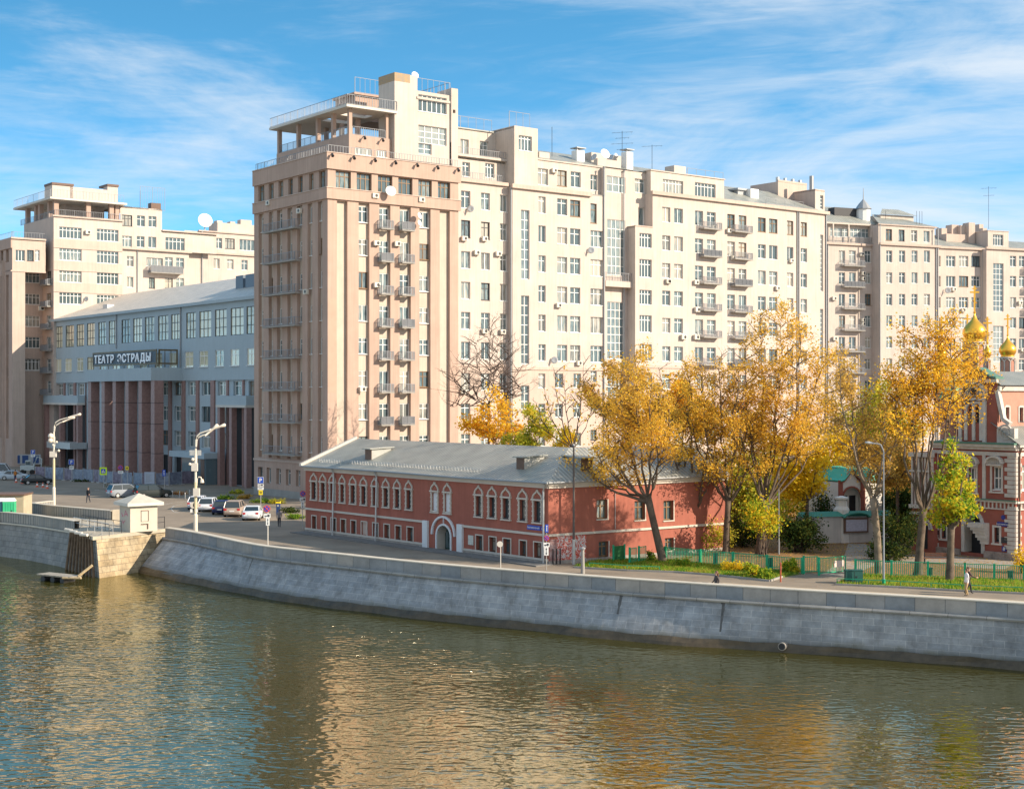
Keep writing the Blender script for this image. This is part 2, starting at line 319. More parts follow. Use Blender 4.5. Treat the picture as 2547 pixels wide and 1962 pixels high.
def facade(root, f, u0, u1, z0, z1, wins, m='cream', k=0.0, depth=0.28, name='wall', extra=(), mr=None):
    """wins: (u0,u1,z0,z1,style dict)"""
    mb = MB(); ops = [w[:4] for w in wins]+list(extra)
    shell(mb, f, u0, u1, z0, z1, ops, k, depth)
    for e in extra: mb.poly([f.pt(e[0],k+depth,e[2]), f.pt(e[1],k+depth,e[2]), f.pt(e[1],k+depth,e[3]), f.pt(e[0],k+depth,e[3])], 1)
    o = mb.build(name, [M[m], M['dark']], root)
    for w in wins: window(root, f, *w[:4], k+depth-0.07, **(w[4] if len(w) > 4 else {}))
    return o
def railing(root, f, u0, u1, k, z, h=1.0, m='rail', step=0.28, name='railing', side=None, mesh_only=None, t=0.018):
    mb = mesh_only or MB()
    n = max(1, int((u1-u0)/step))
    mb.fbox(f, u0, u1, k-0.025, k+0.025, z+h-0.05, z+h)
    mb.fbox(f, u0, u1, k-0.015, k+0.015, z+0.08, z+0.12)
    for i in range(n+1):
        u = u0+(u1-u0)*i/n; w = t*1.8 if i % 5 == 0 else t
        mb.fbox(f, u-w, u+w, k-w, k+w, z, z+h-0.05)
    if mesh_only is None: return mb.build(name, M[m], root)
def balcony(root, f, u0, u1, z, proj=1.1, h=1.0, m='concrete', solid=False, step=0.16, rm='rail'):
    mb = MB(); mb.fbox(f, u0, u1, -proj, -0.003, z-0.16, z); b = mb.build('balcony', M[m], root); b_off = root
    rb = MB()
    railing(None, f, u0+0.05, u1-0.05, -proj+0.05, z, h, step=step, mesh_only=rb)
    for uu in (u0+0.05, u1-0.05):
        s = f.side(uu); railing(None, s, -proj+0.08, -0.02, 0, z, h, step=step, mesh_only=rb)
    if solid: rb.fbox(f, u0+0.1, u1-0.1, -proj+0.09, -proj+0.12, z+0.1, z+h-0.08)
    r = rb.build('railing', M[rm], b)
    if root.get('world'):
        for v in r.data.vertices: v.co -= root.location
    return b
def ac_unit(root, f, u, z, k=0.0, s=1.0):
    o = root.location if root.get('world') else Vector((0,0,0))
    if 'ac' not in WC:
        b = MB(); b.box(-0.42, 0.42, -0.45, -0.12, 0, 0.58); c = MB()
        c.tube([(0.1,-0.462,0.29), (0.1,-0.452,0.29)], 0.2, 14)
        for x in (-0.3, 0.3): b.box(x-0.02, x+0.02, -0.42, 0, -0.06, 0.0)
        me = bpy.data.meshes.new('ac'); me.from_pydata([tuple(v) for v in b.v], [], b.f); me.materials.append(mat('unit_casing', (0.62,0.58,0.5), 0.5))
        fe = bpy.data.meshes.new('fan'); fe.from_pydata([tuple(v) for v in c.v], [], c.f); fe.materials.append(M['iron']); WC['ac'] = (me, fe)
    me, fe = WC['ac']
    a = bpy.data.objects.new('air_conditioner', me); g = bpy.data.objects.new('fan_grille', fe)
    COL.objects.link(a); COL.objects.link(g); a.parent = root; g.parent = a
    dx = f.d if f.right else -f.d
    a.location = f.pt(u, k, z)-o; a.rotation_euler = (0, 0, math.atan2(dx.y, dx.x)); a.scale = (s, s, s)
def dish(root, p, r, aim=(0.5,-0.8,0.35), m='white', name='satellite_dish'):
    """shallow bowl with feed arm"""
    o = root.location if root.get('world') else Vector((0,0,0)); aim = Vector(aim).normalized()
    b = MB(); prof = [(r*t, r*0.22*t*t) for t in (0.02,0.25,0.5,0.75,1.0)]+[(r*0.98, r*0.22+0.02), (r*0.5, r*0.06+0.03), (0.02, 0.03)]
    b.lathe((0,0,0), prof, 18); b.tube([(0,-r*0.9,r*0.2), (0,0,r*0.9)], 0.025, 5); b.tube([(0,0,-0.25), (0,0,0.02)], 0.04, 6)
    ob = b.build(name, M[m], None, smooth=True); ob.parent = root; ob.location = Vector(p)-o
    ob.rotation_euler = aim.to_track_quat('Z', 'Y').to_euler(); return ob
def pipe(root, f, u, k, z0, z1, r=0.09, m='metal'):
    b = MB(); b.tube([f.pt(u, k-r-0.04, z0), f.pt(u, k-r-0.04, z1)], r, 8); b.tube([f.pt(u, k-r-0.04, z1-0.3), f.pt(u, k-r-0.04, z1)], [r, r*1.9], 8)
    return b.build('drainpipe', M[m], root)
def coping(mb, f, u0, u1, k0, z, t=0.35, pr=0.25, mi=0): mb.fbox(f, u0, u1, k0-pr, k0+0.02, z-t, z, mi)
Z = lambda ox, oy, s: (lambda x, y=0: (ox+x/s, oy+y/s))
Z1, Z2, Z3, Z4 = Z(0,400,3.309), Z(0,860,2.803), Z(600,150,3.058), Z(600,680,3.003)
Z5, Z6, Z7, Z8 = Z(1100,270,3.363), Z(1100,770,3.363), Z(1650,400,3.365), Z(2030,500,3.364)
Z9, Z10, Z11, Z12 = Z(740,1060,3.309), Z(1340,860,2.803), Z(1930,700,3.504), Z(1930,1100,3.54)
def fu(f, zf, x): return f.u(zf(x)[0])
def fz(f, zf, x, y): p = zf(x, y); return f.z(p[0], p[1])
def cols_(f, zf, lst): return [tuple(sorted((fu(f, zf, a), fu(f, zf, b)))) for a, b in lst]
def rect(f, zf, xa, xb, ya, yb, **st):
    u0, u1 = sorted((fu(f, zf, xa), fu(f, zf, xb))); xm = (xa+xb)/2; z1, z0 = fz(f, zf, xm, ya), fz(f, zf, xm, yb)
    return (u0, u1, z0, z1, st)
# ================================================================ ground, river, quay
WZ = -2.8
def lerp(tab, x):
    for i in range(len(tab)-1):
        if x <= tab[i+1][0] or i == len(tab)-2:
            a, b = tab[i], tab[i+1]; t = (x-a[0])/(b[0]-a[0]); return a[1]+(b[1]-a[1])*t
TOP = [(431,1314.5),(489,1323),(558,1338.7),(617,1351),(670,1359.5),(776,1369.7),(907,1383.9),(1100,1403.6),(1320,1421),(1455,1431),(1620,1442.5),(1740,1450.5),(1886,1460.5),(2140,1475),(2360,1487),(2547,1499),(2900,1524),(3600,1580)]
FOOT = [(380,1420),(400,1425),(564,1456.4),(743,1489),(940,1512.4),(1100,1532),(1300,1551),(1557,1580),(1785,1596),(1962,1606),(2214,1625),(2547,1650),(2900,1690),(3600,1770)]
def mesh_sheet(name, polys, m, z=None, parent=None, kind='structure', uv=None):
    b = MB()
    for p in polys: b.poly([Vector((q[0], q[1], z if z is not None else q[2])) for q in p])
    o = b.build(name, m, parent)
    if kind: o['kind'] = kind
    return o
# curve of the parapet in plan, resampled every metre
raw = [gp(x, lerp(TOP, x), 1.0) for x in [431, 455, 489, 520, 558, 590, 617, 645, 670, 720, 776, 840, 907, 1000, 1100, 1200, 1320, 1455, 1620, 1740, 1886, 2020, 2140, 2250, 2360, 2547, 2700, 2900, 3200, 3600]]
raw = [raw[0]+(raw[0]-raw[1]).normalized()*1.5]+raw
for _ in range(2): raw = [raw[0]]+[(raw[i-1]+raw[i]*2+raw[i+1])/4 for i in range(1, len(raw)-1)]+[raw[-1]]
QU = []; acc = 0.0; seg = [(raw[i+1]-raw[i]).length for i in range(len(raw)-1)]; tot = sum(seg); s = 0.0
while s < tot:
    a = s
    for i, l in enumerate(seg):
        if a <= l: QU.append(raw[i].lerp(raw[i+1], a/l)); break
        a -= l
    s += 1.0
def qn(i):
    t = (QU[min(i+2, len(QU)-1)]-QU[max(i-2, 0)]).normalized(); n = Vector((t.y, -t.x, 0)); return n if n.y < 0 else -n
QN = [qn(i) for i in range(len(QU))]
def foot_off(i):
    lo, hi = 0.2, 6.0
    for _ in range(30):
        b = (lo+hi)/2; p = QU[i]+QN[i]*b; px = CX+p.x/p.y*FP; py = CY+(H+2.45)/p.y*FP
        if py < lerp(FOOT, px): lo = b
        else: hi = b
    return (lo+hi)/2
QB = [foot_off(i) for i in range(len(QU))]
for _ in range(6): QB = [QB[0]]+[(QB[i-1]+QB[i]*2+QB[i+1])/4 for i in range(1, len(QB)-1)]+[QB[-1]]
LQ = [gp(-500,1345,WZ), gp(-200,1362,WZ), gp(0,1384,WZ), gp(60,1392,WZ), gp(141,1408,WZ), gp(160,1413,WZ)]
def quay():
    rt = bthing('quay_wall', (QU[60].x, QU[60].y, 0), 'long sloping grey stone embankment wall with parapet along the river', 'embankment')
    off = lambda i, d, z: Vector((QU[i].x+QN[i].x*d, QU[i].y+QN[i].y*d, z))
    bat, par, led, cop, foo = MB(), MB(), MB(), MB(), MB()
    for i in range(len(QU)-1):
        b0, b1 = QB[i], QB[i+1]
        bat.poly([off(i,b0,-2.45), off(i+1,b1,-2.45), off(i+1,0.15,-0.05), off(i,0.15,-0.05)], 0, [(i,0),(i+1,0),(i+1,3.1),(i,3.1)])
        par.poly([off(i,0.02,0.1), off(i+1,0.02,0.1), off(i+1,0.0,0.92), off(i,0.0,0.92)], 0, [(i,0),(i+1,0),(i+1,.9),(i,.9)])
        par.poly([off(i,-0.42,-0.3), off(i+1,-0.42,-0.3), off(i+1,-0.42,0.92), off(i,-0.42,0.92)], 0, [(i,0),(i+1,0),(i+1,.9),(i,.9)])
        prof = [(0.16,-0.1),(0.30,-0.08),(0.36,0.02),(0.30,0.12),(0.02,0.14)]
        for (d0,z0),(d1,z1) in zip(prof, prof[1:]): led.poly([off(i,d0,z0), off(i+1,d0,z0), off(i+1,d1,z1), off(i,d1,z1)], 0, [(i,0),(i+1,0),(i+1,.2),(i,.2)])
        prof = [(0.03,0.92),(0.05,0.93),(0.05,1.0),(-0.47,1.02),(-0.47,0.92)]
        for (d0,z0),(d1,z1) in zip(prof, prof[1:]): cop.poly([off(i,d0,z0), off(i+1,d0,z0), off(i+1,d1,z1), off(i,d1,z1)])
        f0, f1 = b0+0.05+0.12*math.sin(i*0.9), b1+0.05+0.12*math.sin((i+1)*0.9)
        foo.poly([off(i,f0+0.35,-3.2), off(i+1,f1+0.35,-3.2), off(i+1,f1+0.12,-2.6), off(i,f0+0.12,-2.6)]); foo.poly([off(i,f0+0.12,-2.6), off(i+1,f1+0.12,-2.6), off(i+1,b1*0.92+0.09,-2.3+0.04*math.sin(i*1.7+1.7)), off(i,b0*0.92+0.09,-2.3+0.04*math.sin(i*1.7))])
    qs = stone_mat('quay_stone', (0.27,0.29,0.315), (0.33,0.34,0.355), (0.46,0.46,0.46), 1.25, 0.52, 0.016, 0.5, tide=-1.95)
    bat.build('battered_wall', qs, rt)
    par.build('parapet', stone_mat('parapet_stone', (0.23,0.25,0.27), (0.37,0.335,0.30), (0.14,0.14,0.14), 1.75, 0.98, 0.02, 0.3, offs=0.0), rt)
    led.build('string_moulding', stone_mat('ledge_stone', (0.26,0.26,0.255), (0.33,0.32,0.30), (0.1,0.1,0.1), 2.2, 2.0, 0.02, 0.3), rt)
    cop.build('coping', mat('coping_stone', (0.60,0.54,0.45), 0.8, 0.2, 1.0), rt)
    foo.build('algae_footing', mat('wet_footing', (0.10,0.075,0.045), 0.5, 0.55, 1.4, bump=0.4), rt)
    # stains, outfall
    st = MB()
    def slope_pt(px, t, lift=0.006):
        i = min(range(len(QU)), key=lambda k: abs(CX+QU[k].x/QU[k].y*FP-px)); b = QB[i]; a = off(i, 0.15, -0.05); c = off(i, b, -2.45); p = a.lerp(c, t)
        n = (c-a).cross(QU[min(i+1,len(QU)-1)]-QU[i-1]).normalized(); n = n if n.z > 0 else -n; return p+n*lift, (QU[min(i+1,len(QU)-1)]-QU[i-1]).normalized()
    for px, w, l in ((1812,0.22,0.75), (1538,0.2,0.5), (640,0.1,0.5)):
        pts = []
        for k in range(9):
            t = l*k/8; p, d = slope_pt(px, t); ww = w*(0.5+0.5*random.random())*(1-0.6*k/8); pts.append((p-d*ww, p+d*ww))
        for (a, b), (c, e) in zip(pts, pts[1:]): st.poly([a, b, e, c])
    st.build('damp_stain', mat('stain', (0.12,0.12,0.12), 0.8, 0.4, 3), rt)
    p, d = slope_pt(1968, 0.97); n = QN[80]; b = MB(); q = p+Vector((0,0,-0.05)); b.tube([q-n*0.8, q+n*0.45], 0.25, 16); r = b.build('outfall_pipe', mat('outfall_concrete', (0.32,0.29,0.26), 0.8, 0.3, 2), rt)
    b = MB(); b.tube([q+n*0.46, q+n*0.465], 0.2, 14); b.build('pipe_mouth', M['dark'], r)
    for v in bpy.data.objects['pipe_mouth'].data.vertices: v.co -= rt.location
quay()
def ground():
    asph = mat('asphalt', (0.30,0.24,0.18), 0.9, 0.38, 0.22, bump=0.2)
    inner = [Vector((QU[i].x-QN[i].x*0.3, QU[i].y-QN[i].y*0.3, 0)) for i in range(0, len(QU), 2)]
    pie = [gp(278,1303), gp(170,1295), gp(80,1280), gp(-60,1280), gp(-500,1290)]
    edge = pie[::-1]+inner
    b = MB(); far = 900
    # strips going back to the horizon, subdivided by one far line
    for a, c in zip(edge, edge[1:]):
        da, dc = Vector((a.x*8-20, 2500, 0)), Vector((c.x*8-20, 2500, 0)); b.poly([a, c, dc, da])
    b.poly([edge[-1], edge[-1]+Vector((900,-300,0)), Vector((2500,2500,0)), Vector((edge[-1].x*8-20,2500,0))])
    b.poly([edge[0], Vector((edge[0].x*8-20,2500,0)), Vector((-2500,2500,0)), edge[0]+Vector((-900,300,0))])
    g = b.build('ground', asph); g['kind'] = 'structure'
    # promenade paving beside the parapet
    pv = MB()
    for i in range(len(QU)-1):
        w0 = [0.42, min(8.0, 2.2+max(0, i-40)*0.35)]
        P = lambda j, d: Vector((QU[j].x-QN[j].x*d, QU[j].y-QN[j].y*d, 0.03))
        pv.poly([P(i,w0[0]), P(i+1,w0[0]), P(i+1,w0[1]), P(i,w0[1])])
    o = pv.build('promenade', mat('promenade_paving', (0.52,0.42,0.30), 0.9, 0.25, 0.7, bump=0.2)); o['kind'] = 'structure'
    # river
    w = MB(); w.poly([(-1500,-400,WZ), (1500,-400,WZ), (1500,190,WZ), (-1500,190,WZ)])
    m = bpy.data.materials.new('river_water'); m.use_nodes = True; nt = m.node_tree; N = nt.nodes.new; L = nt.links.new; p = nt.nodes['Principled BSDF']
    p.inputs['Base Color'].default_value = (0.042,0.040,0.009,1); p.inputs['Roughness'].default_value = 0.03; p.inputs['Specular Tint'].default_value = (1.0,0.93,0.72,1); p.inputs['IOR'].default_value = 3.5; p.inputs['Specular IOR Level'].default_value = 0.75
    gN = N('ShaderNodeNewGeometry')
    def nz(sc, rot, scale, det, dist=0.0):
        mp = N('ShaderNodeMapping'); mp.inputs['Scale'].default_value = sc; mp.inputs['Rotation'].default_value = (0,0,R(rot)); L(gN.outputs['Position'], mp.inputs[0])
        n = N('ShaderNodeTexNoise'); n.inputs['Scale'].default_value = scale; n.inputs['Detail'].default_value = det; n.inputs['Roughness'].default_value = 0.6; n.inputs['Distortion'].default_value = dist
        L(mp.outputs[0], n.inputs['Vector']); return n.outputs[0]
    a = nz((0.62,1.0,1), 8, 2.1, 1.0, 0.35); c = nz((0.7,1.0,1), -16, 3.4, 0.5, 0.3); big = nz((0.25,0.5,1), 20, 0.35, 2)
    s1 = N('ShaderNodeMath'); s1.operation = 'MULTIPLY_ADD'; s1.inputs[1].default_value = 0.16; L(c, s1.inputs[0]); L(a, s1.inputs[2])
    mr = N('ShaderNodeMapRange'); mr.inputs['From Min'].default_value = 0.35; mr.inputs['From Max'].default_value = 0.65; mr.inputs['To Min'].default_value = 0.45; mr.inputs['To Max'].default_value = 1.3; L(big, mr.inputs['Value'])
    s2 = N('ShaderNodeMath'); s2.operation = 'MULTIPLY'; L(s1.outputs[0], s2.inputs[0]); L(mr.outputs[0], s2.inputs[1])
    bp = N('ShaderNodeBump'); bp.inputs['Strength'].default_value = 1.0; bp.inputs['Distance'].default_value = 0.058; L(s2.outputs[0], bp.inputs['Height']); L(bp.outputs[0], p.inputs['Normal'])
    o = w.build('river', m); o['kind'] = 'structure'
ground()
def pier():
    PV = 3270.0; P0 = gp(249,1438,WZ); Lf = Face(P0, (PV-CX, FP)); b = 0.8
    rt = bthing('landing_pier', (P0.x, P0.y, WZ), 'sunlit stone landing pier stained ochre with timber fenders on its left side', 'pier')
    zt = 0.72; Lt = Lf.off(b); ul = Lf.u(441)
    st = stone_mat('pier_stone', (0.36,0.27,0.16), (0.47,0.385,0.26), (0.20,0.16,0.11), 0.95, 0.48, 0.02, 0.6)
    A = Vector((P0.x, P0.y, WZ-0.6)); B = Lf.pt(ul, 0, WZ-0.6); At = Lt.pt(0.35, 0, zt-0.3); Bt = Lt.pt(ul-0.6, 0, zt-0.3)
    C = LQ[5].copy(); C.z = WZ-0.6; C2 = LQ[4].copy(); Ct = Vector((C.x+0.35, C.y+0.75, zt-0.3))
    mb = MB(); L1 = (B-A).length; L2 = (C-A).length
    mb.poly([A,B,Bt,At], 0, [(0,0),(L1,0),(L1-0.6,3.6),(0.35,3.6)]); mb.build('pier_face', st, rt)
    mb = MB(); mb.poly([A,C,Ct,At], 0, [(0,0),(L2,0),(L2,3.6),(0,3.6)]); mb.build('pier_side', stone_mat('pier_side_stone', (0.25,0.25,0.235), (0.32,0.31,0.28), (0.12,0.12,0.12), 1.1, 0.5, 0.02, 0.45), rt)
    # deck slab with coping lip
    back = [Lf.pt(ul-0.2, 7.5, 0), gp(278,1299,0.5), gp(60,1285,0.5), gp(-60,1285,0.5)]
    mb = MB(); n = Lf.n; d = Lf.d
    ring = [At+Vector((-0.25,-0.2,0)), Bt-Vector((n.x,n.y,0))*0.22+Vector((d.x,d.y,0))*0.3, back[0], back[1], back[2], Ct+Vector((-0.2,0.6,0))]
    lo = [Vector((p.x,p.y,zt-0.3)) for p in ring]; hi = [Vector((p.x,p.y,zt)) for p in ring]
    mb.poly(hi); mb.poly(lo[::-1])
    for i in range(len(ring)): j = (i+1) % len(ring); mb.poly([lo[i], lo[j], hi[j], hi[i]])
    mb.build('coping', mat('pier_coping', (0.46,0.40,0.31), 0.85, 0.25, 1.2), rt)
    # timber fenders and rusty fixings on the side
    mb = MB(); tb = MB(); v = (C-A)
    for i in range(9):
        t = 0.1+0.098*i; p = A+v*t; q = At+(Ct-At)*t; o = Vector((-0.18,-0.12,0))
        mb.tube([p+o+Vector((0,0,0.3)), q+o+Vector((0,0,0.25))], [0.13, 0.12], 6)
    mb.build('timber_fender', mat('weathered_timber', (0.20,0.135,0.085), 0.85, 0.6, 2.5, bump=0.5), rt)
    for i in range(4):
        b_ = MB(); t = 0.15+0.2*i; q = At+(Ct-At)*t+Vector((-0.35,-0.25,0.35)); b_.tube([q, q+Vector((-0.75,0.4,0.02*i))], 0.13, 8); b_.build('roller', M['lconc'], rt)
    # guard rails on the pier
    def rail_run(name, pts, z, h=1.05, m='lmetal'):
        b_ = MB()
        for a_, c_ in zip(pts, pts[1:]):
            n_ = max(1, int((c_-a_).length/1.6))
            for k in range(n_+1): q = a_.lerp(c_, k/n_); b_.tube([Vector((q.x,q.y,z)), Vector((q.x,q.y,z+h))], 0.03, 5)
            for hh in (h, h*0.55): b_.tube([Vector((a_.x,a_.y,z+hh)), Vector((c_.x,c_.y,z+hh))], 0.025, 5)
        return b_.build(name, M[m], rt)
    rail_run('guard_rail', [Ct+Vector((0.2,0.3,0)), At+Vector((1.0,0.4,0)), Lt.pt(2.6,0.3,0)], zt)
    rail_run('guard_rail', [Ct+Vector((0.3,2.4,0)), At+Vector((1.3,3.2,0))], zt, m='iron')
    rail_run('guard_rail', [Lt.pt(ul-2.6,0.4,0), Lt.pt(ul-0.5,0.3,0)], zt, m='iron')
    # floating raft below
    r = thing('floating_stage', gp(150,1441,WZ+0.15), 'low timber floating stage moored under the stone pier', 'raft'); r.rotation_euler = (0,0,R(-32))
    mb = MB(); mb.box(-2.2,1.9,-0.6,0.6,0.28,0.38); [mb.box(-2.2+0.42*i,-1.82+0.42*i,-0.68,0.68,0.385,0.42) for i in range(10)]; mb.build('deck', mat('grey_planks', (0.36,0.33,0.28), 0.8, 0.4, 3), r)
    mb = MB(); [mb.tube([(x,-0.6,0.02),(x,0.6,0.02)], 0.26, 10) for x in (-1.5,-0.3,0.9)]; mb.build('float', M['iron'], r)
    mb = MB(); mb.tube([(1.2,-0.8,0.32),(2.9,-0.3,0.36)], 0.09, 6); mb.tube([(2.0,0.2,0.4),(2.9,0.9,1.3)], 0.12, 6); mb.build('gangplank', mat('pale_timber', (0.55,0.42,0.25), 0.8, 0.3, 3), r)
pier()
def left_quay():
    rt = bthing('quay_wall', (LQ[3].x, LQ[3].y, WZ), 'vertical-faced stone quay wall left of the pier with ribbed parapet', 'embankment')
    up = []
    for i, p in enumerate(LQ):
        q = LQ[min(i+1,len(LQ)-1)]-LQ[max(i-1,0)]; n = Vector((-q.y,q.x,0)).normalized(); n = n if n.y > 0 else -n; up.append((p, n))
    def row(z, k): return [Vector((p.x+n.x*k, p.y+n.y*k, z)) for p, n in up]
    us = [0.0]
    for i in range(1,len(LQ)): us.append(us[-1]+(LQ[i]-LQ[i-1]).length)
    def strip(mb, a, b, v0, v1):
        for i in range(len(a)-1): mb.poly([a[i],a[i+1],b[i+1],b[i]], 0, [(us[i],v0),(us[i+1],v0),(us[i+1],v1),(us[i],v1)])
    mb = MB(); strip(mb, row(WZ-0.6,0), row(0.3,0.9), 0, 3.5); mb.build('wall_face', stone_mat('left_quay_stone', (0.24,0.24,0.235), (0.30,0.29,0.27), (0.16,0.16,0.16), 1.0, 0.5, 0.02, 0.4), rt)
    mb = MB(); strip(mb, row(0.3,0.75), row(0.42,0.75), 0, .1); strip(mb, row(0.42,0.75), row(0.44,1.0), 0, .1); strip(mb, row(0.3,0.75), row(0.3,1.0), 0, 0.1); mb.build('ledge', MATS['coping_stone'], rt)
    mb = MB(); strip(mb, row(0.44,0.95), row(1.38,0.95), 0, 0.9); strip(mb, row(0.44,1.4), row(1.38,1.4), 0, 0.9); mb.build('parapet', stone_mat('ribbed_parapet', (0.30,0.29,0.27), (0.36,0.33,0.29), (0.14,0.14,0.14), 0.42, 2.0, 0.05, 0.2, offs=0.0), rt)
    mb = MB(); strip(mb, row(1.38,0.9), row(1.45,0.9), 0, .1); strip(mb, row(1.45,0.9), row(1.45,1.45), 0, .1); strip(mb, row(1.38,1.45), row(1.45,1.45), 0, .1); mb.build('coping', MATS['coping_stone'], rt)
    mb = MB(); a = row(0.5,1.2); back = [gp(-500,1292,0.5), gp(-200,1289,0.5), gp(-60,1285,0.5), gp(60,1285,0.5), gp(150,1290,0.5), gp(278,1299,0.5)]
    for i in range(len(a)-1): mb.poly([a[i],a[i+1],back[i+1],back[i]])
    o = mb.build('landing_deck', MATS['promenade_paving']); o['kind'] = 'structure'
    # ribbed wall on the landward side of the ramp
    rt = bthing('ramp_wall', gp(180,1290,0.5), 'ribbed stone ramp wall with lit coping behind the pier railings', 'wall')
    pts = [gp(128,1272,0.5), gp(80,1278,0.5), gp(140,1285.5,0.5), gp(210,1292,0.5), gp(281,1298.5,0.5)]
    b = MB(); c = MB(); u = 0
    for i in range(len(pts)-1):
        p, q = pts[i], pts[i+1]; t = (q-p).normalized(); n = Vector((-t.y,t.x,0))*0.22; l = (q-p).length
        P = lambda s_, z, e=1.0: Vector((s_[0].x+n.x*s_[1]*e, s_[0].y+n.y*s_[1]*e, z))
        for sg in (-1,1): b.poly([P((p,sg),0.3), P((q,sg),0.3), P((q,sg),1.6), P((p,sg),1.6)], 0, [(u,0),(u+l,0),(u+l,.9),(u,.9)])
        c.hexa([P((p,-1),1.6,1.2), P((q,-1),1.6,1.2), P((q,1),1.6,1.2), P((p,1),1.6,1.2), P((p,-1),1.68,1.2), P((q,-1),1.68,1.2), P((q,1),1.68,1.2), P((p,1),1.68,1.2)]); u += l
    b.build('wall', MATS['ribbed_parapet'], rt); c.build('coping', MATS['coping_stone'], rt)
    b = MB(); e = pts[-1]; f = Face(e, TRD); b.fbox(f, -0.1, 1.15, -0.1, 0.5, 0.3, 1.72); b.build('end_pier', MATS['pier_coping'], rt)
TRD = (5885.0-CX, FP)
left_quay()
# ================================================================ the corner tower
VR, VL = 5885.0, -1453.1
TC = (X2(815, 171.5), 171.5)
TR = Face(TC, (VR-CX, FP)); TL = Face(TC, (VL-CX, FP))
TRW, TLW = TR.u(1140), TL.u(632)
def tower():
    rt = bthing('apartment_tower', (*TC, 0), 'tall pink-beige corner tower with roof pergola and lift shaft', 'building')
    zt = [36.07-4.03*r for r in range(9)]
    sl = cols_(TR, Z3, [(728,808),(893,975),(1050,1135),(1205,1290),(1355,1440),(1510,1587)])
    sL = cols_(TL, Z4, [(130,165),(205,237),(267,305),(345,380),(418,455),(495,530),(572,605)])
    # right face
    ws = []
    for i, (a, b) in enumerate(sl[1:5]):
        for r in range(8):
            ws.append((a, b, zt[r]-(2.5 if i in (1,2) else 2.0), zt[r], dict(cols=2)))
    at = [rect(TR, Z3, a, b, y0, y1, cols=3, fm='bframe', trans=0.7) for a, b, y0, y1 in [(718,835,845,980),(878,992,860,995),(1040,1150,877,1012),(1195,1303,890,1025),(1347,1450,905,1035),(1495,1590,918,1050)]]
    at = [(a, b, 37.95, 40.05, st) for a, b, _, _, st in at]
    mb = MB(); shell(mb, TR, 0, TRW, 0, 42.04, [(a, b, 4.9, 36.4) for a, b in sl]+[w[:4] for w in at], 0, 0.42)
    shell(mb, TL, 0, TLW, 0, 42.04, [(a, b, 4.9, 36.4) for a, b in sL]+[(a, b, 37.95, 40.05) for a, b in cols_(TL, Z3, [(130,175),(208,247),(283,320),(358,393),(432,468),(515,550),(590,640)])]+[(a, b, 1.6, 3.6) for a, b in cols_(TL, Z4, [(125,160),(190,222),(262,295),(333,368),(408,440)])], 0, 0.42)
    bk = TR.off(TLW); shell(mb, bk, 0, TRW, 0, 42.04, [], 0, 0)
    sd = TR.side(TRW); shell(mb, sd, 0, TLW, 0, 42.04, [], 0, 0)
    mb.build('wall', M['pink'], rt)
    mb = MB()
    shell(mb, TR, 0.1, TRW-0.1, 4.8, 36.6, [w[:4] for w in ws], 0.42, 0.14)
    shell(mb, TL, 0.1, TLW-0.1, 4.8, 36.6, [(a, b, zt[r]-2.0, zt[r]) for a, b in sL for r in range(8)], 0.42, 0.14)
    mb.build('recessed_panel', M['slot'], rt)
    for w in ws: window(rt, TR, *w[:4], 0.48, **w[4])
    for w in at: window(rt, TR, *w[:4], 0.3, **w[4])
    for i, (a, b) in enumerate(sL):
        for r in range(8): window(rt, TL, a, b, zt[r]-2.0, zt[r], 0.48, cols=2)
    for a, b in cols_(TL, Z3, [(130,175),(208,247),(283,320),(358,393),(432,468),(515,550),(590,640)]): window(rt, TL, a, b, 37.95, 40.05, 0.3, cols=2, fm='bframe', gm='skyglass')
    for a, b in cols_(TL, Z4, [(125,160),(190,222),(262,295),(333,368),(408,440)]): window(rt, TL, a, b, 1.6, 3.6, 0.4)
    mb = MB()
    for z0, z1 in ((36.55, 37.85), (40.15, 42.1)):
        mb.fbox(TR, -0.25, TRW+0.25, -0.25, -0.004, z0, z1); mb.fbox(TL, -0.001, TLW, -0.25, -0.004, z0, z1)
    mb.build('band', M['pink'], rt)
    mb = MB()
    for z in (37.9, 42.14): mb.fbox(TR, -0.33, TRW+0.3, -0.33, -0.003, z-0.05, z+0.05); mb.fbox(TL, 0, TLW, -0.33, -0.003, z-0.05, z+0.05)
    mb.fbox(TL, 0, TLW, -0.14, -0.004, 4.45, 4.7); mb.fbox(TR, -0.14, TRW, -0.14, -0.004, 4.45, 4.7)
    mb.build('cornice', M['pinkl'], rt)
    mb = MB(); mb.fbox(TR, 0.3, TRW-0.3, 0.3, TLW-0.3, 41.3, 41.6); mb.build('roof', M['concrete'], rt)
    mb = MB(); mb.fbox(TL, 0.01, TLW, -0.08, -0.004, 0, 0.9); mb.fbox(TR, -0.08, TRW, -0.08, -0.004, 0, 0.9); mb.build('plinth', M['concrete'], rt)
    pl = MB()
    for a, b, z0, z1 in ((0.05, TR.u(Z3(725)[0]), 18.5, 24.6), (0.05, TR.u(Z3(725)[0]), 13.2, 18.5)):   # repaired plaster
        pl.fbox(TR, a, b-0.08, -0.006, -0.002, z0, z1)
    pl.build('repaired_plaster', mat('repair', (0.47,0.33,0.255), 0.9, 0.12, 0.5), rt)
    # balconies
    for a, b in ((1042,1140), (1200,1298)):
        u0, u1 = fu(TR, Z3, a), fu(TR, Z3, b)
        for r in range(8): balcony(rt, TR, u0-0.1, u1-0.1, zt[r]-2.6, 0.95, 1.0, solid=random.random() < 0.35)
    u1, u0 = fu(TL, Z4, 208), fu(TL, Z4, 450)
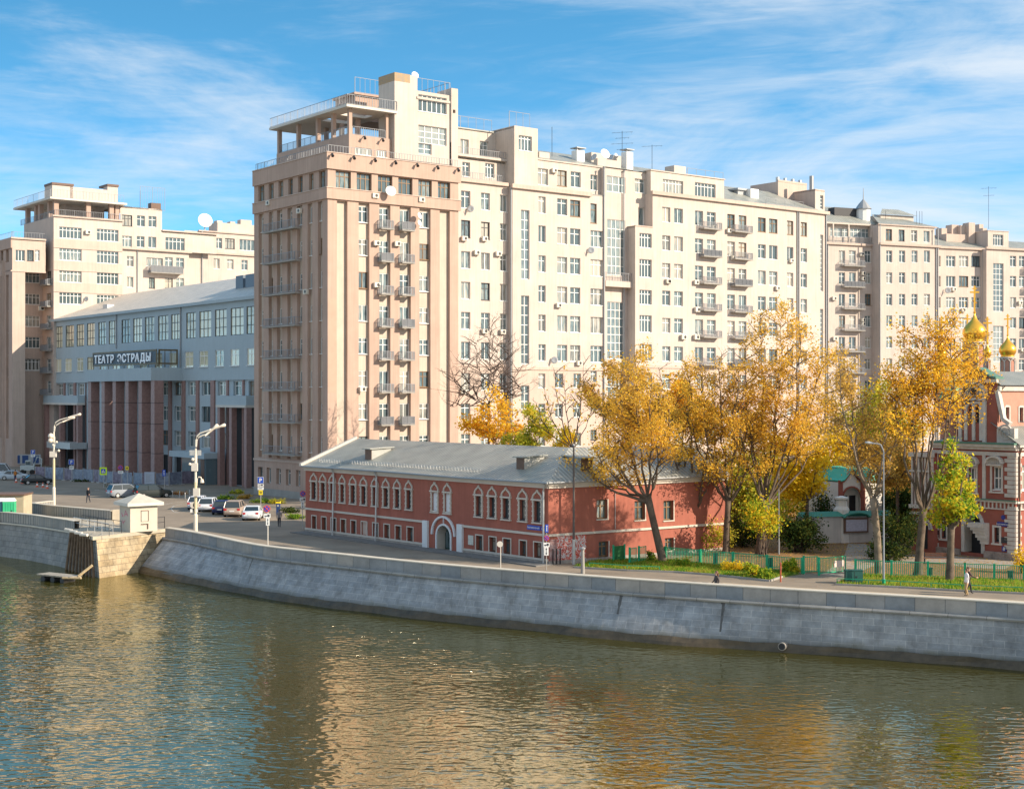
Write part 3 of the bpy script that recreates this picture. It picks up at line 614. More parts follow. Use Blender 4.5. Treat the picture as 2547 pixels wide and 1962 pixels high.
    for r in range(8): balcony(rt, TL, u0, u1, zt[r]-2.35, 1.0, 1.0, step=0.34)
    # level 2 box
    kR = 1.7; F2 = TR.off(kR); ua, ub = F2.u(868), F2.u(981); zb = F2.z(868, 333); S2 = Face(F2.O+F2.d*ua, TR.n); kl = S2.u(688)
    mb = MB(); wf = [rect(F2, Z3, a, b, 680, 735, cols=4, trans=0) for a, b in ((868,990),(1030,1105))]
    wf = [(a, b, 42.6, 43.5, st) for a, b, _, _, st in wf]
    shell(mb, F2, ua, ub, 41.6, zb, [w[:4] for w in wf], 0, 0.2); shell(mb, S2, 0, kl, 41.6, zb, [])
    mb.fbox(F2, ua+0.1, ub, 0.1, kl-0.1, zb-0.5, zb-0.25); shell(mb, F2.off(kl), ua, ub+9, 41.6, zb, [])
    mb.build('terrace_storey', M['pink'], rt)
    for w in wf: window(rt, F2, *w[:4], 0.1, **w[4])
    # pergola slab with openings, columns
    zs = F2.z(868, 263); mb = MB(); u2, u3, k2, k3 = ua-0.8, ub-0.05, -0.8, kl+0.6
    th = 0.32
    kk = [k2, k2+3.2, k2+5.2, k2+8, k2+10, k3]
    mb.fbox(F2, u2, u2+2.2, k2, k3, zs-th, zs); mb.fbox(F2, u3-1.6, u3, k2, k3, zs-th, zs)
    for i in (0, 2, 4): mb.fbox(F2, u2+2.2, u3-1.6, kk[i], kk[i+1], zs-th+0.003, zs-0.003)
    mb.build('pergola_roof', M['lconc'], rt)
    mb = MB()
    for px in (688, 735.5, 784, 822): k = S2.u(600+(px-600)); mb.fbox(F2, ua+0.05, ua+0.55, k-0.5, k-0.05, zb-0.3, zs-th)
    mb.fbox(F2, ua+0.05, ua+0.5, 0.05, 0.5, zb-0.3, zs-th); mb.fbox(F2, ub-1.2, ub-0.85, 0.05, 0.35, zb-0.3, zs-th)
    for k in (5, 9, 13): mb.fbox(F2, ub-2.4, ub-1.9, k, k+0.5, zb-0.3, zs-th)
    mb.each('pergola_column', M['pink'], rt)
    railing(rt, F2, ua+0.6, ub-1.3, 0.15, zb, 1.05, step=0.3); railing(rt, S2, 0.6, kl-0.3, 0.15, zb, 1.05, step=0.3)
    railing(rt, F2, u2+0.1, u3, k2+0.1, zs, 1.25, step=0.35); railing(rt, S2, -0.7, kl+0.5, -0.7, zs, 1.25, step=0.35)
    railing(rt, TR, 0.2, TRW, 0.15, 42.14, 0.95, step=0.4); railing(rt, TL, 0.2, TLW-0.2, 0.15, 42.14, 0.95, step=0.4)
    # lift shaft
    FS = TR.off(1.1); us, um, ue, uf = FS.u(981.5), fu(FS, Z3, 1340), fu(FS, Z3, 1590), fu(FS, Z3, 1640)
    SS = Face(FS.O+FS.d*us, TR.n); ks = SS.u(941.7)
    z1, z2, z3 = FS.z(981.5, 181), fz(FS, Z3, 1345, 232), fz(FS, Z3, 1595, 215)
    wl = [rect(FS, Z3, 1345, 1562, 505, 640, cols=4, rows=3, trans=0, gm='skyglass'), rect(FS, Z3, 1345, 1448, 640, 715, cols=2, rows=2, trans=0, gm='skyglass'), rect(FS, Z3, 1345, 1562, 275, 400, cols=6, trans=0.7)]
    a, b = sorted((um, fu(FS, Z3, 1562))); zz = fz(FS, Z3, 1450, 640)
    wl[0] = (um+0.15, wl[0][1], zz, wl[0][3], wl[0][4]); wl[1] = (um+0.15, wl[1][1], wl[1][2], zz-0.005, wl[1][4]); wl[2] = (um+0.15, wl[2][1], wl[2][2], wl[2][3], wl[2][4])
    mb = MB(); mb2 = MB()
    shell(mb, FS, us, um, 41.6, z1, []); shell(mb, SS, 0, ks, 41.6, z1, []); shell(mb, FS.off(ks), us, um, 41.6, z1, [])
    s2 = FS.side(um); shell(mb, s2, 0, ks, z2-0.5, z1, []); mb.fbox(FS, us+0.05, um-0.05, 0.05, ks-0.05, z1-0.3, z1-0.1)
    shell(mb, FS, um, ue, 41.6, z2, [w[:4] for w in wl], 0, 0.3); shell(mb, FS, ue, uf, 41.6, z3, [(ue+0.25, ue+0.65, z3-3.2, z3-2.75)], -0.25, 0.4)
    mb.fbox(FS, ue, uf, -0.25, 0.0, z3-0.01, z3); shell(mb, Face(FS.O+FS.d*ue, TR.n), -0.25, 3, z2-6, z3, []); shell(mb, FS.side(uf), -0.25, 9, 41.6, z3, [])
    mb.fbox(FS, um, uf, 0.1, 9, z2-0.35, z2-0.15); mb.fbox(FS, um-0.1, ue, -0.12, -0.004, z2-1.05, z2-0.75)
    mb.build('lift_shaft', M['pale'], rt)
    for w in wl: window(rt, FS, *w[:4], 0.2, **w[4])
    mb = MB(); mb.fbox(FS, us-0.02, us+2.3, -0.02, 0, z1-1.0, z1+0.05); mb.fbox(SS, 0, ks, -0.02, 0, z1-1.0, z1+0.05); mb.build('rusty_parapet', mat('rusty_band', (0.42,0.28,0.14), 0.85, 0.6, 2.0, col2=(0.30,0.25,0.2)), rt)
    railing(rt, FS, um+0.1, ue+0.3, 0.4, z2-0.15, 1.9, step=0.8); railing(rt, FS.side(ue+0.1), 0.4, 8, 0, z2-0.15, 1.9, step=0.8)
    # rear stair house
    FB = TR.off(9); ba, bb = FB.u(884), FB.u(980); zz = FB.z(884, 236); SB = Face(FB.O+FB.d*ba, TR.n)
    mb = MB(); mb.fbox(FB, ba, bb+2, 0, 5, zs+0.02, zz); mb.fbox(FB, ba-0.4, bb+2, -0.4, 5.2, zz, zz+0.25); mb.build('stair_house', M['pink'], rt)
    railing(rt, FB, ba-0.2, bb, -0.2, zz+0.25, 2.0, step=0.7)
    dish(rt, FS.pt(um, 0.6, z1+0.2), 0.5); dish(rt, TR.pt(fu(TR,Z3,1105), -0.9, fz(TR,Z3,1105,1005)), 0.68, (0.35,-0.9,0.3))
    for x, y in ((1330,1190), (1330,1245)): dish(rt, TR.pt(fu(TR,Z3,x), -0.7, fz(TR,Z3,x,y)), 0.42, (0.9,-0.5,0.3))
    for x, y in ((1010,1050), (1362,1080), (1022,1410), (1180,1415)): ac_unit(rt, TR, fu(TR,Z3,x), fz(TR,Z3,x,y))
    for x, y in ((1005,105), (898,882)): ac_unit(rt, TR, fu(TR,Z4,x), fz(TR,Z4,x,y))
    for x, y in ((220,1105), (455,1165)): ac_unit(rt, TL, fu(TL,Z3,x), fz(TL,Z3,x,y))
    ac_unit(rt, TL, fu(TL,Z4,497), fz(TL,Z4,497,155))
    for x in (680,845,1005,1160,1325,1480,1635):
        u = fu(TR,Z3,x); b = MB(); b.tube([TR.pt(u,0,42.0), TR.pt(u-0.1,-0.6,41.8)], 0.06, 6); b.tube([TR.pt(u-0.1,-0.55,41.9), TR.pt(u-0.2,-0.85,41.55)], [0.12,0.2], 8); b.build('floodlight', M['iron'], rt)
    for x in (930,1068):
        u = fu(F2,Z3,x); b = MB(); b.tube([F2.pt(u,0,zb-0.1), F2.pt(u-0.1,-0.5,zb-0.3)], 0.06, 6); b.tube([F2.pt(u-0.1,-0.45,zb-0.2), F2.pt(u-0.2,-0.7,zb-0.5)], [0.12,0.18], 8); b.build('floodlight', M['iron'], rt)
tower()
def roof_slope(mb, f, u0, u1, k0, z0, k1, z1, u0b=None, u1b=None, mi=0):
    u0b = u0 if u0b is None else u0b; u1b = u1 if u1b is None else u1b
    mb.poly([f.pt(u0,k0,z0), f.pt(u1,k0,z0), f.pt(u1b,k1,z1), f.pt(u0b,k1,z1)], mi, [(u0,0),(u1,0),(u1b,6),(u0b,6)])
def chimney(root, f, u0, u1, k0, k1, z0, z1, m='pale', cap=True):
    b = MB(); b.fbox(f, u0, u1, k0, k1, z0, z1)
    c = b.build('chimney', M[m], root)
    if cap:
        b = MB(); b.fbox(f, u0-0.15, u1+0.15, k0-0.15, k1+0.15, z1+0.3, z1+0.42); b.fbox(f, u0+0.1, u0+0.2, k0+0.1, k0+0.2, z1, z1+0.3); b.fbox(f, u1-0.2, u1-0.1, k1-0.2, k1-0.1, z1, z1+0.3)
        c2 = b.build('cap', M['metal'], c)
        for v in c2.data.vertices: v.co -= root.location
def antenna(root, p, h, arms=0):
    b = MB(); p = Vector(p); b.tube([p, p+Vector((0,0,h))], 0.035, 5)
    for i in range(arms):
        z = h*(0.95-0.17*i); w = (1.5, 1.0, 1.6, 0.8)[i % 4]; b.tube([p+Vector((-w,0.2,z)), p+Vector((w,-0.2,z+0.1))], 0.018, 4)
        for j in (-0.8,-0.3,0.4,0.9): b.tube([p+Vector((w*j,-0.5,z)), p+Vector((w*j,0.5,z))], 0.012, 4)
    b.build('antenna', M['iron'], root)
# ================================================================ wing next to the tower
def wing_b():
    rt = bthing('apartment_building', TR.pt(TRW, 1, 0), 'cream wing with tall stair windows right beside the tower, bare tree in front', 'building')
    A = TR.off(1.0); B = TR.off(0.1); C = TR.off(1.1); uA0, uA1 = TRW, A.u(1264.5); uB1 = B.u(1505)
    uB0 = A.u(1264.5)
    top = fz(B, Z5, 1100, 700)
    # A: three columns
    tops = [475, 548, 625.3, 701, 776, 850, 927.6, 1003.4, 1079]; px = 1158.6
    rz = [(A.z(px, t)-2.25, A.z(px, t)) for t in tops]
    ca = cols_(A, Z5, [(158,235), (325,398), (482,545)])
    zc = A.z(1200, 452)                                # cornice of A
    wa = [(a, b, c, d, dict()) for a, b in ca for c, d in rz]
    zp = fz(B, Z6, 900, 478)                           # top of darker lower storeys
    up = [w for w in wa if w[2] > zp-0.2]; lo = [w for w in wa if w[2] <= zp-0.2]
    facade(rt, A, uA0, uA1, zp, zc, up, 'cream'); facade(rt, A, uA0, uA1, 0, zp, lo, 'pinkl')
    mb = MB(); coping(mb, A, uA0, uA1-0.2, 0, zc+0.15, 0.45, 0.35); mb.fbox(A, uA0, uA1, -0.1, -0.003, zp-0.1, zp+0.25); mb.build('cornice', M['pinkl'], rt)
    # setback storeys above A
    A2 = TR.off(2.2); z3 = fz(A2, Z5, 250, 415); w2 = [rect(A2, Z5, 168, 232, 450, 570, cols=2), rect(A2, Z5, 360, 436, 460, 580, cols=3)]
    uZ = fu(A2, Z5, 585)
    facade(rt, A2, uA0-1, uZ, zc-0.2, z3, w2, 'pale'); mb = MB(); mb.fbox(A2, uA0-1, uZ-0.3, -0.5, 0, z3, z3+0.3); mb.build('cornice', M['pale'], rt)
    railing(rt, A, uA0, uA1-1.2, -0.15, zc+0.15, 0.9); railing(rt, A2, uA0-1, uZ-0.5, -0.35, z3+0.3, 0.9, step=0.3)
    A3 = TR.off(4.2); z4 = fz(A3, Z5, 250, 182); w3 = [rect(A3, Z5, 152, 222, 258, 390), rect(A3, Z5, 315, 385, 275, 405, gm='glass')]
    uS = fu(A3, Z5, 425)
    facade(rt, A3, uA0-3, uS+3, z3, z4, w3, 'pale'); mb = MB(); mb.fbox(A3, uA0-3, uS, -0.2, 8, z4, z4+0.15); mb.fbox(A2, uA0-1, uZ, 0, 3, z3-0.3, z3-0.05); mb.fbox(A, uA0, uA1, 0, 2, zc-0.3, zc-0.05); mb.build('roof', M['roof'], rt)
    # stair head
    u0, u1 = fu(B, Z5, 603), fu(B, Z5, 800); zt = fz(B, Z5, 605, 143)
    facade(rt, B.off(0.004), u0, u1, top-0.3, zt, [rect(B, Z5, 640, 750, 230, 355, cols=4, trans=0.8)], 'pale', name='stair_house')
    mb = MB(); SH = Face(B.O+B.d*u0, TR.n); shell(mb, SH, 0, 8.5, top-3, zt, []); shell(mb, B.side(u1), 0, 8.5, top-0.3, zt, []); mb.fbox(B, u0, u1, 0.05, 8.5, zt-0.3, zt-0.1); mb.build('stair_house_side', M['pale'], rt)
    railing(rt, B, u0+0.3, u1-0.2, 1.5, zt-0.1, 2.3, step=1.1)
    railing(rt, A3, uA0-3, uS, 0.3, z4+0.15, 1.6, step=1.2)
    # B
    tb = [fz(B, Z5, 1000, 755), fz(B, Z5, 1000, 995), fz(B, Z5, 1000, 1242), fz(B, Z5, 1000, 1490), fz(B, Z6, 1000, 50), fz(B, Z6, 1000, 295)]
    zc2 = fz(B, Z5, 1000, 700)
    w = []
    for t in tb:
        for xa, xb in ((962,1045), (1070,1155)): a, b = fu(B, Z5, xa), fu(B, Z5, xb); w.append((a, b, t-2.25, t, {}))
        a, b = fu(B, Z5, 805), fu(B, Z5, 865); w.append((a, b, t-2.25, t, {}))
    for t in tb[1:]: w.append((fu(B,Z5,1240), fu(B,Z5,1345), t-2.3, t, dict(cols=3)))
    w.append((fu(B,Z5,1240), fu(B,Z5,1292), tb[0]-2.9, tb[0]-0.2, dict(cols=1, fm='bframe')))
    w.append(rect(B, Z5, 660, 730, 850, 1428, cols=2, rows=7, trans=0, gm='skyglass'))
    a, b = fu(B, Z5, 660), fu(B, Z5, 727); w.append((a, b, fz(B,Z6,690,455), fz(B,Z5,690,1565), dict(cols=2, rows=7, trans=0)))
    lo = []
    for (ya, yb) in ((535,655), (787,900), (1030,1140)):
        for xa, xb in ((805,862), (945,1010), (1098,1160)): lo.append(rect(B, Z6, xa, xb, ya, yb))
        lo.append(rect(B, Z6, 1240, 1292, ya-25, yb-50))
    lo.append(rect(B, Z6, 660, 728, 635, 835, cols=2, rows=3, trans=0)); zp = fz(B, Z6, 900, 500)
    facade(rt, B, uB0, uB1, zp, zc2, w, 'cream'); facade(rt, B, uB0, uB1, 0, zp, lo, 'pinkl')
    # return to A, cornice and attic
    mb = MB(); s = Face(B.O+B.d*uB0, TR.n); shell(mb, s, 0, 0.9, 0, zc2, []); mb.build('wall', M['cream'], rt)
    mb = MB(); coping(mb, B, uB0-0.3, fu(B, Z5, 1240), 0, zc2+0.35, 0.55, 0.4); mb.fbox(B, uB0-0.1, uB1, -0.12, -0.003, zp-0.1, zp+0.3); mb.build('cornice', M['pinkl'], rt)
    Bt = TR.off(1.0); zr0 = fz(Bt, Z5, 1000, 455)
    wt = [rect(Bt, Z5, a, b, c, d, **st) for a, b, c, d, st in [(640,742,485,612,dict(cols=3)), (790,885,502,640,dict(cols=2)), (962,1042,518,650,{}), (1075,1158,530,660,{}), (1240,1298,556,685,{})]]
    facade(rt, Bt, uB0+0.3, uB1, zc2+0.2, zr0, wt, 'pale'); mb = MB(); mb.fbox(Bt, uB0+0.3, uB1+0.2, -0.15, 0.3, zr0, zr0+0.18); s = Face(Bt.O+Bt.d*(uB0+0.3), TR.n); shell(mb, s, 0, 6, zc2-0.5, zr0, []); mb.build('cornice', M['pale'], rt)
    mb = MB(); mb.fbox(B, uB0, uB1, 0, 1.5, zc2, zc2+0.2); mb.build('ledge', M['concrete'], rt)
    # C recess with glazed stair
    uC0, uC1 = uB1-0.2, C.u(1570); zcT = fz(C, Z5, 1450, 505)
    wc = [rect(C, Z5, 1375, 1532, 570, 703, cols=3, rows=2, trans=0, gm='skyglass'), rect(C, Z5, 1380, 1530, 932, 1395, cols=4, rows=6, trans=0, gm='skyglass')]
    wc.append((fu(C,Z5,1380), fu(C,Z5,1520), fz(C,Z6,1450,415), fz(C,Z5,1450,1618), dict(cols=4, rows=7, trans=0, gm='skyglass')))
    wc.append(rect(C, Z6, 1385, 1515, 560, 900, cols=4, rows=4, trans=0))
    facade(rt, C, uC0, uC1, 0, zcT, wc, 'cream', depth=0.2); s = B.side(uB1); mb = MB(); shell(mb, s, 0, 1.0, 0, zr0, []); mb.build('wall', M['cream'], rt)
    zb = fz(C, Z5, 1450, 1450); mb = MB(); mb.fbox(B, uB1, B.u(1579), -0.1, 1.0, zb-0.8, zb); b = mb.build('landing', M['cream'], rt)
    railing(rt, B, uB1, B.u(1578), 0.0, zb, 1.2)
    for px_ in (1501, 1561): pipe(rt, B, B.u(px_), 0.0 if px_ < 1510 else 0.9, 0, zr0, 0.1)
    pipe(rt, A, uA1-0.2, -0.7, 0, zc2-0.2, 0.11)
    # roofs and roof furniture
    mb = MB(); ur = fu(Bt, Z5, 800); zr = zr0+0.2; roof_slope(mb, Bt, ur, uC1+3, -0.1, zr, 7, zr+2.6, ur, uC1+3); roof_slope(mb, Bt, ur, uC1+3, 7, zr+2.6, 14, zr, ur, uC1+3); mb.build('roof', M['roof'], rt)
    def Rp(x, y, k): f = Bt.off(k); return f.u(Z5(x)[0]), fz(f, Z5, x, y)
    u, z = Rp(1140, 332, 2.5); chimney(rt, Bt, u-0.7, u+0.7, 2, 3.2, zr, z-0.4, 'white')
    u, z = Rp(1550, 345, 1.0); chimney(rt, Bt, u-0.6, u+0.6, 0.5, 1.7, zr, z-0.4, 'white')
    u, z = Rp(1390, 385, 3.0); mb = MB(); mb.fbox(Bt, u-3.2, u+3.0, 3, 6, zr, z); mb.build('roof_box', M['pale'], rt)
    u, z = Rp(1300, 455, 0.6); mb = MB(); mb.fbox(Bt, u-0.2, u+4.2, 0.4, 1.2, zr0, z+0.6); mb.build('roof_box', M['pale'], rt)
    u, z = Rp(855, 380, 0.8); mb = MB(); mb.fbox(Bt, u-0.9, u+0.9, 0.8, 3, zr, z+0.2); d = mb.build('dormer', M['pale'], rt)
    u, z = Rp(1350, 385, 1.0); dish(rt, Bt.pt(u, 0.8, z), 0.75); u, z = Rp(1280, 410, 1.2); dish(rt, Bt.pt(u, 1.4, z), 0.55, (-0.6,-0.6,0.4), 'lmetal'); u, z = Rp(1425, 415, 1.2); dish(rt, Bt.pt(u, 1.4, z), 0.5, (-0.7,-0.5,0.4), 'lmetal'); u, z = Rp(1460, 388, 1.2); dish(rt, Bt.pt(u, 1.4, z), 0.25)
    for x, y0, y1, n in ((918,370,155,0), (1505,350,190,4), (1755,460,305,1)):
        u, z = Rp(x, y1, 3.0); _, za = Rp(x, y0, 3.0); antenna(rt, Bt.pt(u, 3.0, za-2), z-za+2, n)
    for x, y in ((176,1108), (345,1110), (280,1225), (460,1235), (965,1665)): ac_unit(rt, A if x < 560 else B, fu(A if x<560 else B, Z5, x), fz(A if x<560 else B, Z5, x, y))
    for x, y in ((345,200), (495,205), (165,705), (1135,465)): f_ = A if x < 560 else B; ac_unit(rt, f_, fu(f_,Z6,x), fz(f_,Z6,x,y))
    ac_unit(rt, Bt, fu(Bt,Z5,928), fz(Bt,Z5,928,540))
    for x, y, zf in ((220,845,Z5), (1228,1190,Z5), (920,425,Z6)): f_ = A if x < 560 else B; dish(rt, f_.pt(fu(f_,zf,x), -0.5, fz(f_,zf,x,y)), 0.5, (-0.2,-0.95,0.3), 'lmetal')
    mb = MB(); shell(mb, TR.off(15), TRW, uC1, 0, zr0, []); mb.build('rear_wall', M['cream'], rt)
wing_b()
# ================================================================ long wing with balconies
def wing_d():
    D_ = TR.off(-0.6); rt = bthing('apartment_building', D_.pt(D_.u(1580), 0, 0), 'long cream wing with stacked pairs of balconies behind the tallest golden tree', 'building')
    C = TR.off(1.1); u0, u1 = D_.u(1580), D_.u(2056); uu = D_.u(1623.3)
    zlow = fz(D_, Z5, 1690, 985); zc = fz(D_, Z7, 600, 352)
    tops = [fz(D_, Z7, 125, y) for y in (400, 635, 865, 1093, 1320, 1555)]; pitch = (tops[0]-tops[5])/5; tops += [tops[5]-pitch*i for i in (1, 2, 3, 4)]
    cs = cols_(D_, Z5, [(1840,1908), (1940,2013)])+cols_(D_, Z7, [(265,332), (365,438), (535,598), (630,695), (792,857), (885,955), (1035,1088), (1150,1202)])
    zp = fz(D_, Z11, 300, 770)
    w = [(a, b, t-2.15, t, dict(fm='bframe' if (i >= 4 and r == 0) else 'wframe')) for i, (a, b) in enumerate(cs) for r, t in enumerate(tops)]
    for (ya, yb, zf) in ((1045,1165,Z5), (1262,1412,Z5), (1518,1640,Z5), (48,190,Z6), (290,430,Z6)): w.append(rect(D_, zf, 1650, 1752, ya, yb, cols=4, trans=0.72))
    zz = [x[3] for x in w[-5:]]
    for i in (1, 2, 3): w.append((w[-1][0], w[-1][1], zz[4]-pitch*i-2.1, zz[4]-pitch*i, dict(cols=4)))
    w += [rect(D_, Z7, 1312, 1338, 620, 1092, cols=1, rows=12, trans=0, gm='skyglass'), rect(D_, Z7, 1312, 1338, 1240, 1700, cols=1, rows=12, trans=0, gm='skyglass')]
    a = [x for x in w if x[0] >= uu-0.01]; a_hi = [x for x in a if x[2] > zlow]; a_lo = [x for x in w if x[3] < zlow+0.05 and x[2] > zp-0.1]; rest = [x for x in w if x[2] <= zp-0.1]
    a_lo = [x for x in w if x[2] <= zlow and x[2] > zp-0.1 and not (x in a_hi)]
    # openings that cross the split line belong to the upper sheet
    split = zlow
    hi = [x for x in w if x[0] > uu]
    mb = MB(); ops = [x[:4] for x in hi if x[2] > zp-0.1]; shell(mb, D_, uu, u1, zp, zc, ops, 0, 0.3); ops = [x[:4] for x in w if x[0] < uu and x[2] > zp-0.1]
    shell(mb, D_, u0, uu, zp, zlow, [x[:4] for x in w if x[0] < uu and x[2] > zp-0.1], 0, 0.3)
    mb.build('wall', M['cream'], rt)
    w = [x for x in w if x[0] > u0-0.1]
    mb = MB(); shell(mb, D_, u0, u1, 0, zp, [x[:4] for x in rest], 0, 0.3); mb.build('lower_wall', M['pinkl'], rt)
    for x in w: window(rt, D_, *x[:4], 0.22, **x[4])
    # returns
    mb = MB(); s = Face(D_.O+D_.d*u0, TR.n); shell(mb, s, 0, 1.7, 0, zlow, []); s = Face(D_.O+D_.d*uu, TR.n); shell(mb, s, 0, 1.7, zlow-0.1, zc, [])
    mb.fbox(D_, u0, uu, 0.02, 1.7, zlow-0.3, zlow-0.05); mb.build('return_wall', M['cream'], rt)
    za = fz(C, Z5, 1650, 530)
    facade(rt, C, C.u(1570), C.u(1625), zlow, za, [rect(C, Z5, 1610, 1697, 590, 706, cols=2), rect(C, Z5, 1640, 1692, 828, 980, cols=1, trans=0)], 'pale')
    mb = MB(); coping(mb, D_, uu-0.35, u1+0.35, 0, zc+0.3, 0.5, 0.4); mb.fbox(D_, u0, u1, -0.12, -0.003, zp-0.1, zp+0.3); mb.fbox(D_, u0-0.05, uu, -0.08, 0.1, zlow-0.1, zlow+0.05); mb.build('cornice', M['pinkl'], rt)
    # projecting attic
    T = TR.off(0.0); uA1 = fu(T, Z7, 508); zt = fz(T, Z7, 250, 128)
    facade(rt, T, uu+0.2, uA1, zc+0.2, zt, [rect(T, Z5, 1845, 2015, 600, 735, cols=6, trans=0.78), rect(T, Z7, 265, 437, 190, 320, cols=6, trans=0.78)], 'pale', name='attic_wall')
    mb = MB(); s = Face(T.O+T.d*(uu+0.2), TR.n); shell(mb, s, 0, 7, zc, zt, []); shell(mb, T.side(uA1), 0, 7, zc, zt, []); mb.fbox(T, uu+0.1, uA1+0.15, -0.15, 7, zt, zt+0.15); mb.build('attic_side', M['pale'], rt)
    E_ = TR.off(0.3); mb = MB(); zr = zc+0.32; roof_slope(mb, E_, uA1, u1, -0.4, zr, 7, zr+3.6, uA1, u1-5); roof_slope(mb, E_, uA1, u1, 14, zr, 7, zr+3.6, uA1, u1-5); mb.build('roof', M['roof'], rt)
    G = TR.off(6); ga, gb = fu(G, Z7, 960), fu(G, Z7, 1200); zg = fz(G, Z7, 1080, 190)
    mb = MB(); mb.fbox(G, ga, gb, 0, 6, zr, zg); mb.fbox(G, ga, gb, -0.05, 0.1, zg, zg+0.3); mb.fbox(G, ga-9, ga, 2, 6, zr, zg-2.2); mb.build('roof_box', M['pinkl'], rt)
    S = TR.off(1.5); sa, sb = fu(S, Z7, 1270), fu(S, Z7, 1350); zs = fz(S, Z7, 1300, 240)
    facade(rt, S, sa, sb, zr-0.5, zs, [rect(S, Z7, 1312, 1338, 290, 405, cols=1, rows=4, trans=0, gm='skyglass')], 'pale', name='stair_house')
    mb = MB(); s = Face(S.O+S.d*sa, TR.n); shell(mb, s, 0, 9, zr-0.5, zs, []); mb.fbox(S, sa, sb, 0, 9, zs-0.3, zs-0.1); mb.build('stair_house_side', M['pinkl'], rt)
    for i in range(4): b = MB(); b.tube([G.pt(ga+1+i*1.8, 1, zg), G.pt(ga+1+i*1.8, 1, zg+0.9)], [0.3, 0.3], 8); b.build('vent', M['lmetal'], rt)
    b = MB(); b.tube([S.pt(sb-2, 1, zs), S.pt(sb-2, 1, zs+2.2)], 0.35, 8); b.build('vent', M['metal'], rt)
    u = fu(E_.off(3), Z7, 745); z = fz(E_.off(3), Z7, 745, 240); chimney(rt, E_, u-0.9, u+0.9, 2.5, 3.5, zr, z, 'white', False)
    u = fu(E_.off(4), Z7, 660); z = fz(E_.off(4), Z7, 660, 255); mb = MB(); mb.fbox(E_, u-1.5, u+1.5, 3.5, 5.5, zr, z); mb.fbox(E_, u-1.8, u+1.8, 3.2, 5.8, z, z+0.3); mb.build('dormer', M['metal'], rt)
    T2 = TR.off(3); u = fu(T2, Z7, 140); z = fz(T2, Z7, 140, 45); mb = MB(); mb.fbox(T2, u-1.2, u+1.2, 0, 2, zt, z); mb.build('dormer', M['pale'], rt)
    mb = MB(); zt2 = zt+0.15; roof_slope(mb, T2, uu+0.5, fu(T2,Z7,440), 0.5, zt2, 5, zt2+1.8, uu+0.5, fu(T2,Z7,250)); mb.build('roof', M['roof'], rt)
    railing(rt, T2, fu(T2,Z7,200), fu(T2,Z7,500), 0, zt2, 1.6, step=1.6); railing(rt, E_, uA1+10, u1-4, 0.4, zr+0.3, 1.0, step=2.0)
    # balconies
    bc = [((262,448), 0), ((525,705), 0)]
    for (xa, xb), _ in bc:
        a, b = fu(D_, Z7, xa), fu(D_, Z7, xb)
        for i, t in enumerate(tops[:6]):
            if xa < 400 and i == 5: pass
            balcony(rt, D_, a+0.9, b+0.1, t-2.55, 1.05, 0.95, solid=random.random() < 0.25)
    for x, y in ((540,588), (1062,838), (945,1068), (265,1020), (30,1010), (272,1250), (158,1480), (265,1480), (575,815), (410,560)): ac_unit(rt, D_, fu(D_,Z7,x), fz(D_,Z7,x,y+15), s=1.15 if y > 1240 else 1)
    ac_unit(rt, D_, fu(D_,Z5,1885), fz(D_,Z5,1885,1465)); ac_unit(rt, C, C.u(1616), fz(C,Z5,1735,705))
    for x in (1118, 1132): pipe(rt, D_, fu(D_,Z7,x), 0, 0, zc-0.1, 0.09)
    pipe(rt, D_, fu(D_,Z7,1357), 0, 0, zc-0.1, 0.1)
    mb = MB(); shell(mb, TR.off(14), u0, u1, 0, zc, []); shell(mb, D_.side(u1), 0, 14, 0, zc, []); mb.build('rear_wall', M['cream'], rt)
wing_d()
